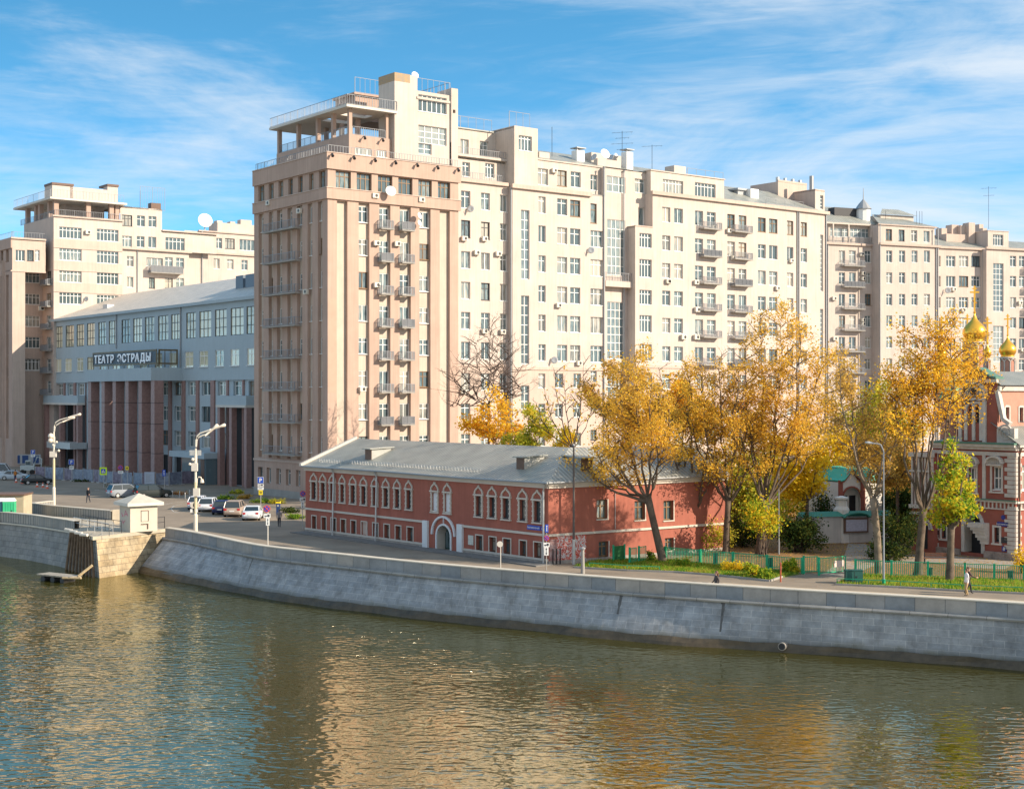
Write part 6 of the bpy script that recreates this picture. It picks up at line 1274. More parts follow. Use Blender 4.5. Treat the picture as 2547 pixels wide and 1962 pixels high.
    b = MB(); b.tube([G.pt(mm,-0.02,c1+rr*0.3), G.pt(mm,-0.06,c1+rr*0.3)], 0.3, 14); b.build('oval_window', M['dark'], rt)
    # ogee gable top with green flashing
    zz = fz(G,Z11,1760,765); b = MB(); c = MB(); P = [(0,0),(0.12,0.10),(0.24,0.34),(0.36,0.72),(0.5,1.0)]; Wg = g1-g0; pts = [(g0+t*Wg, z1+s_*(zz-z1)) for t, s_ in P]; pts += [(g1-t*Wg, z1+s_*(zz-z1)) for t, s_ in P[::-1][1:]]
    b.poly([G.pt(u,0,z) for u, z in pts]); b.poly([G.pt(u,0.8,z) for u, z in pts])
    for p, q in zip(pts, pts[1:]): c.hexa([G.pt(p[0],-0.25,p[1]), G.pt(q[0],-0.25,q[1]), G.pt(q[0],0.9,q[1]), G.pt(p[0],0.9,p[1]), G.pt(p[0],-0.25,p[1]+0.16), G.pt(q[0],-0.25,q[1]+0.16), G.pt(q[0],0.9,q[1]+0.16), G.pt(p[0],0.9,p[1]+0.16)])
    b.build('gable_top', br, rt); c.build('gable_flashing', gr, rt)
    # scroll
    b = MB(); su = fu(G,Z11,2005); sz = fz(G,Z11,2005,1320); pts = []
    for i in range(40): a = i*0.36; rad = 0.68*(1-i/48); pts.append((su+rad*math.cos(a), sz+rad*math.sin(a)))
    for p, q in zip(pts, pts[1:]): fbar(b, G, p, q, 0.13, -0.16, -0.003)
    b.fbox(G, fu(G,Z11,2085), g0, -0.1, 0.4, z0-0.1, fz(G,Z11,2000,1262)-0.15)
    cv = [(g0+0.05, z1-0.9), (g0-0.25, z1-2.2), (g0-0.5, z1-3.2), (g0-1.1, sz+0.7)]
    for p, q in zip(cv, cv[1:]): fbar(b, G, p, q, 0.3, -0.12, 0.3)
    b.build('scroll', wt, rt)
    # nave side
    Nf = Face(G.pt(g0,0.0,0), Sd.d); zn = fz(Nf, Z11, 2040, 905); wn = [r(Nf,Z11,1998,2030,1095,1215), r(Nf,Z11,2118,2152,1098,1218)]
    mb = MB(); shell(mb, Nf, 0, 14, z0-2, zn, wn, 0, 0.3); mb.build('nave_wall', lb, rt)
    for o in wn: window(rt, Nf, *o, 0.2, cols=1, trans=0, fm='iron')
    b = MB(); b.fbox(Nf, 0, 14, -0.2, -0.003, zn-0.45, zn-0.05)
    for o in wn: b.fbox(Nf, o[1], o[1]+0.14, -0.06, -0.003, o[2]-0.1, o[3]+0.1); b.fbox(Nf, o[0]-0.14, o[0], -0.06, -0.003, o[2]-0.1, o[3]+0.1); b.fbox(Nf, o[0], o[1], -0.06, -0.003, o[3], o[3]+0.16)
    b.build('nave_cornice', wt, rt)
    rm = seam_mat('church_roof', (0.22,0.23,0.21), (0.28,0.28,0.25), 1.1); hw = (g1-g0)/2; zr = zn+1.15
    mb = MB(); mb.poly([Nf.pt(-0.1,-0.4,zn), Nf.pt(14,-0.4,zn), Nf.pt(14,hw,zr), Nf.pt(0.4,hw,zr)], 0, [(0,0),(14,0),(14,6),(0.4,6)]); mb.poly([Nf.pt(0,2*hw,zn), Nf.pt(14,2*hw,zn), Nf.pt(14,hw,zr), Nf.pt(0.4,hw,zr)], 0, [(0,0),(14,0),(14,6),(0.4,6)]); mb.build('roof', rm, rt)
    # aisle side (lit)
    ws = [r(Sd,Z12,2165,2260,200,420)]; mb = MB(); shell(mb, Sd, 0, 14, 0, zc, ws, 0, 0.3); mb.build('aisle_wall', br, rt); window(rt, Sd, *ws[0], 0.2)
    mb = MB(); mb.poly([Sd.pt(-0.1,-0.45,zc+0.15), Sd.pt(14,-0.45,zc+0.15), Sd.pt(14,2.5,zc+1.9), Sd.pt(0.3,2.5,zc+1.9)], 0, [(0,0),(14,0),(14,4),(0.3,4)]); mb.poly([F_.pt(0,-0.3,zc+0.16), F_.pt(ul,-0.3,zc+0.16), F_.pt(ul,2.5,zc+0.6), F_.pt(0,2.5,zc+0.6)], 0, [(0,0),(ul,0),(ul,3),(0,3)]); mb.build('roof', rm, rt)
    for u in (0.35,): b = MB(); b.tube([Sd.pt(u,-0.14,0.4), Sd.pt(u,-0.14,zc-0.6), Sd.pt(u-0.1,-0.4,zc)], 0.07, 6); b.build('drainpipe', M['brown'], rt)
    b = MB(); b.tube([Nf.pt(0.25,-0.12,zc+1.9), Nf.pt(0.25,-0.12,zn-0.5), Nf.pt(0.5,-0.35,zn-0.05)], 0.06, 6); b.build('drainpipe', M['brown'], rt)
    # left annex with columns
    A = F_.off(-0.6); a0, a1 = A.u(2322), A.u(2268); za = fz(A,Z12,1290,90)
    mb = MB(); shell(mb, A, a0, a1, 0, za, [], 0); shell(mb, A.side(a0), 0, 0.6, 0, za, []); shell(mb, Face(A.O+A.d*a1, A.n), 0, 7, 0, za, []); mb.fbox(A, a0, a1, 0, 7, za-0.3, za-0.05); mb.build('annex_wall', br, rt)
    b = MB()
    for i in range(7): u = a0+(a1-a0)*(i+0.2)/6.6; b.fbox(A, u-0.07, u+0.07, -0.18, -0.003, 3.9, za-0.4)
    for z, h, pr in ((za-0.35,0.35,0.35),(3.6,0.3,0.3),(3.1,0.2,0.2),(za-1.6,0.15,0.25)): b.fbox(A, a0-0.1, a1+0.1, -pr, -0.003, z, z+h)
    m_ = (a0+a1)/2
    for rad in (0.95,0.75):
        for i in range(8): q0, q1 = math.pi*i/8, math.pi*(i+1)/8; fbar(b, A, (m_-rad*math.cos(q0), 1.9+rad*math.sin(q0)), (m_-rad*math.cos(q1), 1.9+rad*math.sin(q1)), 0.12, -0.14, -0.003)
    b.build('annex_stonework', wt, rt); b = MB(); b.fbox(A, m_-0.5, m_+0.5, -0.05, -0.004, 0.3, 2.3); b.build('niche', M['dark'], rt)
    # green tent roof peeking left of the gable
    b = MB(); p = dp(2370, 1000, 121); b.lathe((p.x,p.y,zc), [(1.1,0),(1.0,3.6),(1.2,3.8),(0.8,4.6),(0.1,5.4)], 8); b.build('turret', lb, rt)
    b = MB(); b.lathe((p.x,p.y,zc+3.7), [(1.25,0),(0.9,0.8),(0.4,1.6),(0.05,2.2)], 8); b.build('turret_roof', mat('bright_green_sheet', (0.05,0.42,0.24), 0.5), rt)
    def D(px, py_w, py_b, py_t, py_x, r_px, dist, zbase):
        q = dp(px, py_b, dist); s_ = dist/FP; zb = H-(py_b-CY)*s_; ztp = H-(py_t-CY)*s_; zx = H-(py_x-CY)*s_
        drum(rt, (q.x,q.y), r_px*s_*0.82, zbase, zb-0.1, lb, wt); onion(rt, (q.x,q.y), r_px*s_, zb, ztp-zb, gold, zx-ztp)
    D(2424, 820, 850, 780, 711, 29, 127, 12.5); D(2506.5, 868, 888, 836, 781, 21, 122, 12.5); D(2456, 868, 891, 855, 788, 9, 124, 12.5); D(2406, 852, 880, 836, 781, 13, 131, 12.5); D(2342, 880, 905, 850, 786, 13, 131, 10)
    # signs
    sg = mat('plate_blue', (0.03,0.04,0.22), 0.4)
    def plate(x0, x1, y0, y1, t=None, sz=0.18, m=sg, rnd=False):
        a, c = sorted((fu(F_,Z12,x0), fu(F_,Z12,x1))); zb, zt_ = fz(F_,Z12,(x0+x1)/2,y1), fz(F_,Z12,(x0+x1)/2,y0); b = MB()
        if rnd: b.tube([F_.pt((a+c)/2,-0.06,(zb+zt_)/2), F_.pt((a+c)/2,-0.02,(zb+zt_)/2)], (c-a)/2, 16)
        else: b.fbox(F_, a, c, -0.06, -0.02, zb, zt_)
        b.build('wall_plate', m, rt); dx = -F_.d
        if t: o, w_ = text_obj(t, sz, M['white'], rt, F_.pt((a+c)/2,-0.08,(zb+zt_)/2-sz*0.35), math.atan2(dx.y,dx.x), 'plate_text', 0.003, align='CENTER')
    plate(1950,2050,700,738,'Берсеневская', 0.16); plate(1985,2022,640,680,None,rnd=True); plate(1992,2032,915,958,'8',0.4); plate(1985,2040,835,885,None,m=M['iron']); plate(1385,1435,770,835,None,m=M['iron'])
church()
# ================================================================ chapel gate, white wall, hut, kiosk
def chapel():
    f = vface(2088, 128, -6000.0) if False else vface(2118, 128, 9000.0); rt = bthing('gate_chapel', f.pt(f.u(2118),0,0), 'small white gate chapel with green roof and red brick pilasters behind the white wall', 'building')
    wt = mat('chapel_white', (0.70,0.66,0.60), 0.8, 0.08, 1); br = MATS['church_brick']; gr = mat('chapel_green_roof', (0.04,0.40,0.27), 0.5, 0.15, 1); u0, u1 = f.u(2088), f.u(2147); m = (u0+u1)/2-0.0; zt = fz(f,Z12,650,350); zp = fz(f,Z12,652,245)
    W_ = u1-u0; rO = W_*0.36
    n = 12; cs = [m-rO+2*rO*i/n for i in range(n+1)]; za = fz(f,Z12,660,400)-rO
    arch = [(cs[i], cs[i+1], 0.0, za+math.sqrt(max(0.0, rO*rO-((cs[i]+cs[i+1])/2-m)**2))) for i in range(n)]
    mb = MB(); shell(mb, f, u0, u1, 0, zt, arch, 0, 0.0); P = [(0,0),(0.15,0.12),(0.3,0.5),(0.42,0.85),(0.5,1.0)]; pts = [(u0+t*W_, zt+s*(zp-zt)) for t, s in P]+[(u1-t*W_, zt+s*(zp-zt)) for t, s in P[::-1][1:]]
    mb.poly([f.pt(u,0,z) for u, z in pts]); shell(mb, f.side(u1), 0, 5, 0, zt, []); shell(mb, f.side(u0), 0, 5, 0, zt, []); shell(mb, f.off(5), u0, u1, 0, zt, []); mb.build('wall', wt, rt)
    b = MB(); b.fbox(f, u0-0.15, u0+0.3, -0.12, -0.003, 0, zt+0.2); b.fbox(f, u1-0.3, u1+0.15, -0.12, -0.003, 0, zt+0.2)
    for p, q in zip(pts, pts[1:]): fbar(b, f, p, q, 0.2, -0.18, -0.003)
    for i in range(n): a0, a1 = math.pi*i/n, math.pi*(i+1)/n; fbar(b, f, (m-rO*1.1*math.cos(a0), za+rO*1.1*math.sin(a0)), (m-rO*1.1*math.cos(a1), za+rO*1.1*math.sin(a1)), 0.14, -0.12, -0.003)
    b.build('brick_trim', br, rt)
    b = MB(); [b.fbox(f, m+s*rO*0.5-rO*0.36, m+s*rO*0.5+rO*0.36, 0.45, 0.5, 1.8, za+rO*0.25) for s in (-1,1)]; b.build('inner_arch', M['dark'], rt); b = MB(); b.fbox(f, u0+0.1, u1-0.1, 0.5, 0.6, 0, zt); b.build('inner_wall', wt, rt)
    mb = MB()
    for p, q in zip(pts, pts[1:]): mb.hexa([f.pt(p[0],-0.3,p[1]+0.08), f.pt(q[0],-0.3,q[1]+0.08), f.pt(q[0]+0.3,5.2,q[1]+0.08), f.pt(p[0]+0.3,5.2,p[1]+0.08), f.pt(p[0],-0.3,p[1]+0.16), f.pt(q[0],-0.3,q[1]+0.16), f.pt(q[0]+0.3,5.2,q[1]+0.16), f.pt(p[0]+0.3,5.2,p[1]+0.16)])
    mb.build('roof', gr, rt); g2 = f.side(u1)
    mb = MB(); mb.poly([f.pt(m,0.2,zp+0.12), f.pt(m,5,zp+0.12), f.pt(u1+2.2,5,zp+0.12), f.pt(u1+2.2,0.2,zp+0.12)]); mb.poly([f.pt(m+0.2,0.2,zp+0.12), f.pt(u1+2.2,0.2,zp+0.12), f.pt(u1+2.2,-0.4,zt+0.1), f.pt(u1-0.1,-0.4,zt+0.1)]); mb.build('roof', gr, rt)
    mb = MB(); shell(mb, f, u1, u1+2.1, 0, zt, []); mb.build('wall', wt, rt)
    # wall with green coping
    a, c = gp(1990,1353), gp(2215,1347); fw = Face(a, (c.x-a.x, c.y-a.y)); L_ = (c-a).length; rw = bthing('churchyard_wall', a, 'white churchyard wall with green sheet coping and a framed notice board', 'wall')
    b = MB(); b.fbox(fw, 0, L_, 0, 0.5, 0, 2.35); b.build('wall', mat('limewash', (0.60,0.56,0.52), 0.9, 0.2, 0.8, streak=0.25), rw)
    b = MB(); zz = 2.35; b.hexa([fw.pt(0,-0.25,zz), fw.pt(L_,-0.25,zz), fw.pt(L_,0.75,zz), fw.pt(0,0.75,zz), fw.pt(0,0.2,zz+0.42), fw.pt(L_,0.2,zz+0.42), fw.pt(L_,0.3,zz+0.42), fw.pt(0,0.3,zz+0.42)]); b.build('coping', mat('coping_green', (0.05,0.25,0.19), 0.5, 0.15, 1), rw)
    u = fu(fw,Z12,695); b = MB(); b.fbox(fw, u-1.15, u+1.15, -0.3, -0.02, 0.9, 2.2); nb = b.build('notice_board', M['brown'], rw); b = MB(); b.fbox(fw, u-1.0, u+1.0, -0.33, -0.3, 1.05, 2.05); b.build('notice_sheet', mat('notice_paper', (0.50,0.50,0.60), 0.6, 0.35, 8), rw)
    b = MB()
    for i in range(8): t0, t1 = -1+i/4, -1+(i+1)/4; fbar(b, fw, (u+t0*1.25, 2.25+0.38*math.sqrt(max(0,1-t0*t0))), (u+t1*1.25, 2.25+0.38*math.sqrt(max(0,1-t1*t1))), 0.1, -0.55, -0.02)
    b.build('notice_board_roof', MATS['coping_green'], rw)
    q = fw.pt(fu(fw,Z12,605), 0.6, 0); b = MB(); b.lathe(q, [(0.75,0),(0.7,2.9),(0.5,3.2),(0.46,3.7),(0.62,3.8),(0.62,3.95),(0.1,4.1)], 8); g = b.build('gate_pillar', wt, rt)
chapel()
def hut():
    z0 = 0.72; f = vface(324, 127, VR); l = vface(324, 127, VL); w = f.u(391.5); d = l.u(297.5); zt = 3.05; rt = bthing('pump_hut', f.pt(0,0,z0), 'small cream hut with pyramid roof and pink graffiti on the landing pier', 'hut')
    wm = mat('hut_render', (0.54,0.49,0.41), 0.9, 0.12, 1.2)
    b = MB(); b.hexa([f.pt(0,0,z0), f.pt(w,0,z0), f.pt(w,0,z0)+Vector((l.d.x*d,l.d.y*d,0)), l.pt(d,0,z0), f.pt(0,0,zt), f.pt(w,0,zt), f.pt(w,0,zt)+Vector((l.d.x*d,l.d.y*d,0)), l.pt(d,0,zt)]); b.build('wall', wm, rt)
    cs = [f.pt(-0.4,-0.4,zt), f.pt(w+0.45,-0.4,zt), f.pt(w+0.45,d+0.4,zt), f.pt(-0.4,d+0.4,zt)]; up = [p+Vector((0,0,0.28)) for p in cs]; ap = (cs[0]+cs[2])/2+Vector((0,0,1.05))
    b = MB(); b.hexa(cs+up); b.build('eave', M['lconc'], rt); b = MB()
    for i in range(4): b.poly([up[i], up[(i+1) % 4], ap])
    b.build('roof', mat('hut_roof_sheet', (0.52,0.48,0.40), 0.6, 0.2, 1.5), rt)
    zf = Z(60,1220,5.46); b = MB(); u0, u1 = fu(f,zf,1590), fu(f,zf,1680); b.fbox(f, u0, u1, -0.07, -0.003, fz(f,zf,1640,415), fz(f,zf,1640,272)); b.build('door', wm, rt)
    b = MB(); b.fbox(f, u1, u1+0.05, -0.1, -0.003, fz(f,zf,1640,415), fz(f,zf,1640,272)); b.fbox(f, u0, u1, -0.12, -0.003, fz(f,zf,1640,272), fz(f,zf,1640,266)); b.fbox(f, u0, u1+0.02, -0.1, -0.003, fz(f,zf,1640,455), fz(f,zf,1640,448)); b.fbox(f, u1-0.05, u1+0.02, -0.08, -0.003, fz(f,zf,1640,520), fz(f,zf,1640,455)); b.build('door_trim', M['brown'], rt)
    b = MB(); gm = mat('pink_graffiti', (0.55,0.18,0.25), 0.8)
    for (ax, ay), (bx, by) in (((1320,300),(1345,340)),((1345,340),(1330,345)),((1360,350),(1378,270)),((1378,270),(1410,345)),((1365,320),(1400,322)),((1330,400),(1350,450)),((1340,440),(1372,405))):
        fbar(b, l, (fu(l,zf,ax), fz(l,zf,ax,ay)), (fu(l,zf,bx), fz(l,zf,bx,by)), 0.09, -0.012, -0.003)
    b.build('graffiti', gm, rt)
    # kiosk
    f = vface(58, 146, VR); l = vface(58, 146, -900); rt = bthing('stone_kiosk', gp(30,1284,0.5), 'flat-roofed tan kiosk at the left edge behind the quay parapet', 'kiosk'); f2 = Face(gp(-40,1291,0.5), (1,0.05)); L_ = f2.u(58.5)
    b = MB(); b.fbox(f2, 0, L_, 0, 3, 0.5, 2.85); b.build('wall', stone_mat('kiosk_tiles', (0.46,0.40,0.28), (0.40,0.35,0.26), (0.3,0.27,0.2), 1.2, 0.4, 0.02, 0.2), rt) if False else b.build('wall', mat('kiosk_render', (0.47,0.40,0.28), 0.85, 0.2, 1.5), rt)
    b = MB(); b.fbox(f2, -0.2, L_+0.1, -0.15, 3.1, 2.85, 3.0); b.build('roof', M['brown'], rt)
    for px, m_, lab in ((23.5, (0.04,0.42,0.20), 'bright green portable toilet with white cap beside the kiosk'), (4, (0.03,0.12,0.17), 'dark teal portable toilet at the left edge beside a green one')):
        p = gp(px, 1295, 0.5); t = thing('portable_toilet', p, lab, 'portable toilet', group='portable toilets by the kiosk'); t.rotation_euler = (0,0,R(8))
        b = MB(); b.box(-0.55,0.55,-0.55,0.55,0,1.95); [b.box(-0.5+0.25*i,-0.44+0.25*i,-0.58,-0.552,0.1,1.8) for i in range(5)]; b.build('cabin', mat('toilet_'+str(px), m_, 0.45), t)
        b = MB(); q = [(-0.58,-0.58,1.95),(0.58,-0.58,1.95),(0.58,0.58,1.95),(-0.58,0.58,1.95)]; b.hexa(q+[(x*0.7,y*0.7,2.25) for x, y, _ in q]); b.build('cap', M['white'], t); b = MB(); b.box(0.3,0.36,-0.62,-0.58,0.9,1.1); b.build('handle', M['iron'], t)
hut()
# ================================================================ trees
LM = {
 'gold': leaf_mat('gold_leaves', [(0.56,0.32,0.05),(0.84,0.50,0.06),(0.96,0.66,0.09),(0.90,0.52,0.07),(0.66,0.44,0.10)]),
 'orange': leaf_mat('orange_leaves', [(0.55,0.28,0.03),(0.86,0.47,0.04),(0.95,0.60,0.06),(0.92,0.68,0.08)]),
 'rust': leaf_mat('rust_leaves', [(0.36,0.21,0.06),(0.58,0.36,0.09),(0.72,0.46,0.11),(0.80,0.52,0.09)]),
 'yellow': leaf_mat('yellow_leaves', [(0.70,0.52,0.04),(0.95,0.70,0.04),(0.97,0.76,0.06),(0.85,0.52,0.03)]),
 'lime': leaf_mat('lime_leaves', [(0.10,0.22,0.03),(0.30,0.44,0.04),(0.60,0.60,0.05),(0.78,0.62,0.05),(0.74,0.44,0.03)]),
 'olive': leaf_mat('olive_leaves', [(0.20,0.25,0.03),(0.42,0.46,0.05),(0.62,0.56,0.07),(0.80,0.60,0.07)]),
 'dark': leaf_mat('dark_leaves', [(0.018,0.035,0.012),(0.03,0.06,0.02),(0.06,0.085,0.02),(0.10,0.10,0.02)], 0.25),
 'green': leaf_mat('green_leaves', [(0.05,0.13,0.02),(0.13,0.26,0.03),(0.30,0.42,0.04),(0.50,0.52,0.05)]),
 'pink': leaf_mat('red_leaves', [(0.30,0.10,0.05),(0.50,0.18,0.07),(0.62,0.30,0.14),(0.66,0.40,0.10)]),
}
def bark_mat(name, c1, c2):
    m = mat(name, c1, 0.9, 0.5, 2.2, col2=c2, bump=0.6); return m
BK = {'grey': bark_mat('grey_bark', (0.17,0.125,0.09), (0.065,0.047,0.035)), 'dark': bark_mat('dark_bark', (0.085,0.06,0.05), (0.05,0.035,0.03)), 'pale': bark_mat('pale_bark', (0.28,0.215,0.15), (0.12,0.09,0.065))}
def leaves_mesh(root, segs, n, size, spread, m, rng, name='crown', squash=(1,1,1), centre=None):
    segs = np.array([[a[0],a[1],a[2],b[0],b[1],b[2]] for a, b in segs]); ln = np.linalg.norm(segs[:,3:]-segs[:,:3], axis=1)+0.05
    idx = rng.choice(len(segs), n, p=ln/ln.sum()); t = rng.random((n,1)); P = segs[idx,:3]*(1-t)+segs[idx,3:]*t
    P = P+rng.normal(0, spread, (n,3))*np.array(squash)
    a = rng.normal(size=(n,3)); a /= np.linalg.norm(a, axis=1)[:,None]; b = rng.normal(size=(n,3)); b -= (a*b).sum(1)[:,None]*a; b /= np.linalg.norm(b, axis=1)[:,None]
    s = size*(0.4+1.3*rng.random((n,1))**1.6)
    V = np.stack([P-a*s*0.6, P-b*s*0.38+a*s*0.05, P+a*s*0.6, P+b*s*0.38+a*s*0.05], 1).reshape(-1,3)
    if root.get('world'): V = V-np.array(root.location)
    me = bpy.data.meshes.new(name); me.vertices.add(4*n); me.vertices.foreach_set('co', V.astype(np.float32).ravel())
    me.loops.add(4*n); me.loops.foreach_set('vertex_index', np.arange(4*n, dtype=np.int32)); me.polygons.add(n)
    me.polygons.foreach_set('loop_start', np.arange(0,4*n,4, dtype=np.int32)); me.polygons.foreach_set('loop_total', np.full(n,4,dtype=np.int32)); me.update(calc_edges=True)
    me.materials.append(m); o = bpy.data.objects.new(name, me); COL.objects.link(o); o.parent = root; return o
def tree(label, base, fork, limbs, D=None, r0=0.35, leaf='gold', n=9000, size=0.17, twig=1.6, t0=0.25, spread=0.28, bark='grey', seed=1, kind='poplar_tree', group=None, up=0.55, lean=None, nside=11, cat='tree', depth=2.0, droop=0.0, bareness=0.32):
    r0 *= 0.74; twig *= 1.12
    rng = np.random.default_rng(seed); rr = random.Random(seed)
    if D is None: B = gp(*base); D = B.y
    else: B = Vector((X2(base[0], D), D, 0))
    rt = bthing(kind, B, label, cat, group); FK = dp(fork[0], fork[1], D)
    mb = MB(); mid = (B+FK)/2+Vector((rr.uniform(-.1,.1), 0, 0))
    if lean: mid = dp(lean[0], lean[1], D)
    path = [B-Vector((0,0,0.2)), B+(mid-B)*0.15, B+(mid-B)*0.6, mid, mid+(FK-mid)*0.6, FK]
    mb.tube(path, [r0*1.35, r0*1.08, r0, r0*0.93, r0*0.88, r0*0.95], 10)
    segs = []
    def wig(a, b, k, w, bend=None):
        pts = []
        for i in range(k+1):
            t = i/k; p = a.lerp(b, t)
            if bend is not None: p = p+bend*(4*t*(1-t))
            if 0 < i: p = p+Vector((rr.gauss(0,w), rr.gauss(0,w), rr.gauss(0,w*0.6)))*(0.5+0.5*t)
            pts.append(p)
        return pts
    # water shoots at the knuckle
    for li, L_ in enumerate(limbs):
        px, py = L_[0], L_[1]; dy = L_[2] if len(L_) > 2 else rr.uniform(-depth, depth)
        T = dp(px, py, D+dy); T = Vector((T.x, D+dy, T.z)); hor = Vector((T.x-FK.x, T.y-FK.y, 0))
        st = FK-Vector((0,0,rr.uniform(0,0.5)*min(1.0, FK.z*0.2))); bend = hor*0.22-Vector((0,0,0.04*(T.z-FK.z)))
        k = 9; pts = wig(st, T, k, 0.10*twig/1.6, bend); rl = r0*rr.uniform(0.30,0.46)*(1 if leaf else 0.7)
        mb.tube(pts, [rl*(1-0.93*(i/k)**0.8)+0.012 for i in range(k+1)], 7)
        Ltot = (T-st).length; ns = max(4, int(nside*Ltot/8))
        for j in range(ns):
            t = t0+(1-t0)*(j+rr.random())/ns; t = min(t, 0.985); f = t*k; i = int(f); p = pts[i].lerp(pts[min(i+1,k)], f-i)
            th = rr.uniform(0, 2*math.pi); d = Vector((math.cos(th), math.sin(th), rr.uniform(up-0.3, up+0.4))).normalized(); l = twig*rr.uniform(0.5,1.25)*(1.15-0.55*t)
            q = p+d*l; q.z -= droop*l; sp = wig(p, q, 3, 0.06*l, Vector((0,0,0.06*l))); r_ = 0.028+0.012*l; mb.tube(sp, [r_, r_*0.75, r_*0.5, 0.008], 4, caps=False)
            bare = leaf and rr.random() < bareness; keep = len(segs)
            segs += list(zip(sp[1:], sp[2:]))+[(sp[0].lerp(sp[1],0.5), sp[1])]
            for _ in range(4):
                a = sp[rr.randint(1,3)]; th = rr.uniform(0, 2*math.pi); d2 = (d*0.7+Vector((math.cos(th), math.sin(th), rr.uniform(-.1,.7)))*0.8).normalized(); l2 = l*rr.uniform(0.3,0.65); e = a+d2*l2; e.z -= droop*l2*1.2
                sp2 = wig(a, e, 2, 0.04*l2); mb.tube(sp2, [0.016, 0.011, 0.005], 3, caps=False); segs += list(zip(sp2, sp2[1:]))
                if leaf is None or rr.random() < 0.4:
                    for _ in range(2):
                        th = rr.uniform(0,6.28); e2 = sp2[1]+(d2+Vector((math.cos(th),math.sin(th),0.2))*0.8).normalized()*l2*0.6; mb.tube([sp2[1], e2], [0.009,0.004], 3, caps=False); segs.append((sp2[1], e2))
            if bare: del segs[keep:]
        segs.append((pts[-2], pts[-1]))
    mb.build('trunk', BK[bark], rt, smooth=True)
    if leaf and n: leaves_mesh(rt, segs, n, size, spread, LM[leaf], rng)
    return rt
def bush(label, c, rx, rz, n, leaf, seed, D=None, kind='shrub', size=0.13, ry=None, stems=6, cat='shrub', group=None, hollow=0.5, zmin=0.15):
    rng = np.random.default_rng(seed); rr = random.Random(seed); B = gp(*c) if D is None else Vector((X2(c[0],D), D, 0)); rt = bthing(kind, B, label, cat, group); ry = ry or rx
    mb = MB(); segs = []
    for i in range(stems*5):
        th = rr.uniform(0,6.28); ph = rr.uniform(zmin,1.0); rd = rr.uniform(hollow,1.0); e = B+Vector((math.cos(th)*rx*rd*math.sqrt(1-(ph-0.35)**2), math.sin(th)*ry*rd*math.sqrt(1-(ph-0.35)**2), rz*ph*rr.uniform(0.8,1.05)))
        s = B+Vector((rr.uniform(-.2,.2)*rx, rr.uniform(-.2,.2)*ry, 0)); m = s.lerp(e,0.5)+Vector((0,0,0.1*rz)); mb.tube([s,m,e], [0.035,0.022,0.008], 4, caps=False); segs += [(m,e), (m.lerp(e,0.5), e), (e, e+Vector((rr.gauss(0,.15)*rx, rr.gauss(0,.15)*ry, rr.gauss(0,.1)*rz)))]
    mb.build('stems', BK['dark'], rt); leaves_mesh(rt, segs, n, size, 0.13*(rx+rz)/2, LM[leaf], rng, 'foliage'); return rt
P = 'golden poplars on the embankment lawn'
tree('golden poplar leaning left over the fence, nearest the painted corner of the red house', (1650,1399), (1611,1235), [(1500,1020),(1540,905),(1580,880),(1622,930),(1668,990),(1478,1100),(1560,1060),(1640,1060),(1530,1130),(1462,1160),(1500,1185)], r0=0.42, n=21000, seed=11, lean=(1633,1330), t0=0.3, twig=2.1, group=P, size=0.12)
tree('golden poplar with a pale low fork standing against the right end of the red house', (1736,1372), (1732,1263), [(1672,1000),(1640,915),(1712,905),(1765,960),(1700,1070),(1785,1050),(1690,1150),(1770,1140)], r0=0.36, n=11000, seed=12, t0=0.38, twig=2.0, group=P, leaf='gold', size=0.12)
tree('golden poplar with dark knobbly trunk just right of the red house', (1806,1376), (1812,1245), [(1712,985),(1745,915),(1790,880),(1835,900),(1858,970),(1770,1060),(1880,1040),(1765,1150),(1850,1150)], r0=0.38, n=16000, seed=13, t0=0.38, twig=2.1, group=P, leaf='gold', size=0.12)
tree('tallest golden poplar, widely forked, its top reaching the balconies of the long wing', (1889,1379), (1905,1255), [(1853,850),(1893,775),(1945,762),(1995,815),(2032,885),(2060,960),(1830,960),(1925,900),(1985,1010),(1870,1050)], r0=0.45, n=26000, seed=14, t0=0.34, twig=2.3, group=P, size=0.125)
tree('thin rusty poplar with bare upper shoots beside the white lamp post', (2186,1430), (2172,1240), [(2088,880),(2112,930),(2150,985),(2205,990),(2120,1060),(2225,1080),(2240,960)], r0=0.36, n=7500, seed=15, twig=1.9, leaf='rust', bark='pale', group=P, size=0.14)
tree('orange-gold poplar in front of the church gable, its top level with the domes', (2283,1432), (2297,1270), [(2262,900),(2292,838),(2332,812),(2372,850),(2412,846),(2370,925),(2228,935),(2310,920),(2265,985)], r0=0.40, n=20000, seed=16, twig=2.3, leaf='orange', group=P, t0=0.6, size=0.125, bareness=0.15)
tree('small lime-green and yellow tree with dark straight trunk before the church door', (2362,1446), (2366,1310), [(2345,1150),(2372,1105),(2395,1140),(2412,1205),(2335,1235),(2400,1255),(2380,1200),(2345,1270)], r0=0.36, n=6500, seed=17, twig=1.15, leaf='lime', kind='broadleaf_tree', t0=0.1, spread=0.22, size=0.19, depth=1.2)
tree('bright yellow maple filling the gap behind the tallest poplar', (2010,1300), (2008,1240), [(1950,1110),(1985,1080),(2030,1110),(1935,1190),(2052,1160),(2000,1170),(1965,1225),(2035,1215)], D=121, r0=0.22, n=10000, seed=18, twig=1.5, leaf='yellow', kind='maple_tree', t0=0.1, spread=0.35, size=0.2)
tree('small yellow maple behind the gate chapel roof', (2075,1250), (2072,1190), [(2045,1100),(2072,1062),(2095,1095),(2035,1140),(2092,1140)], D=138, r0=0.2, n=3600, seed=19, twig=1.6, leaf='yellow', kind='maple_tree', t0=0.1, spread=0.35, size=0.22)
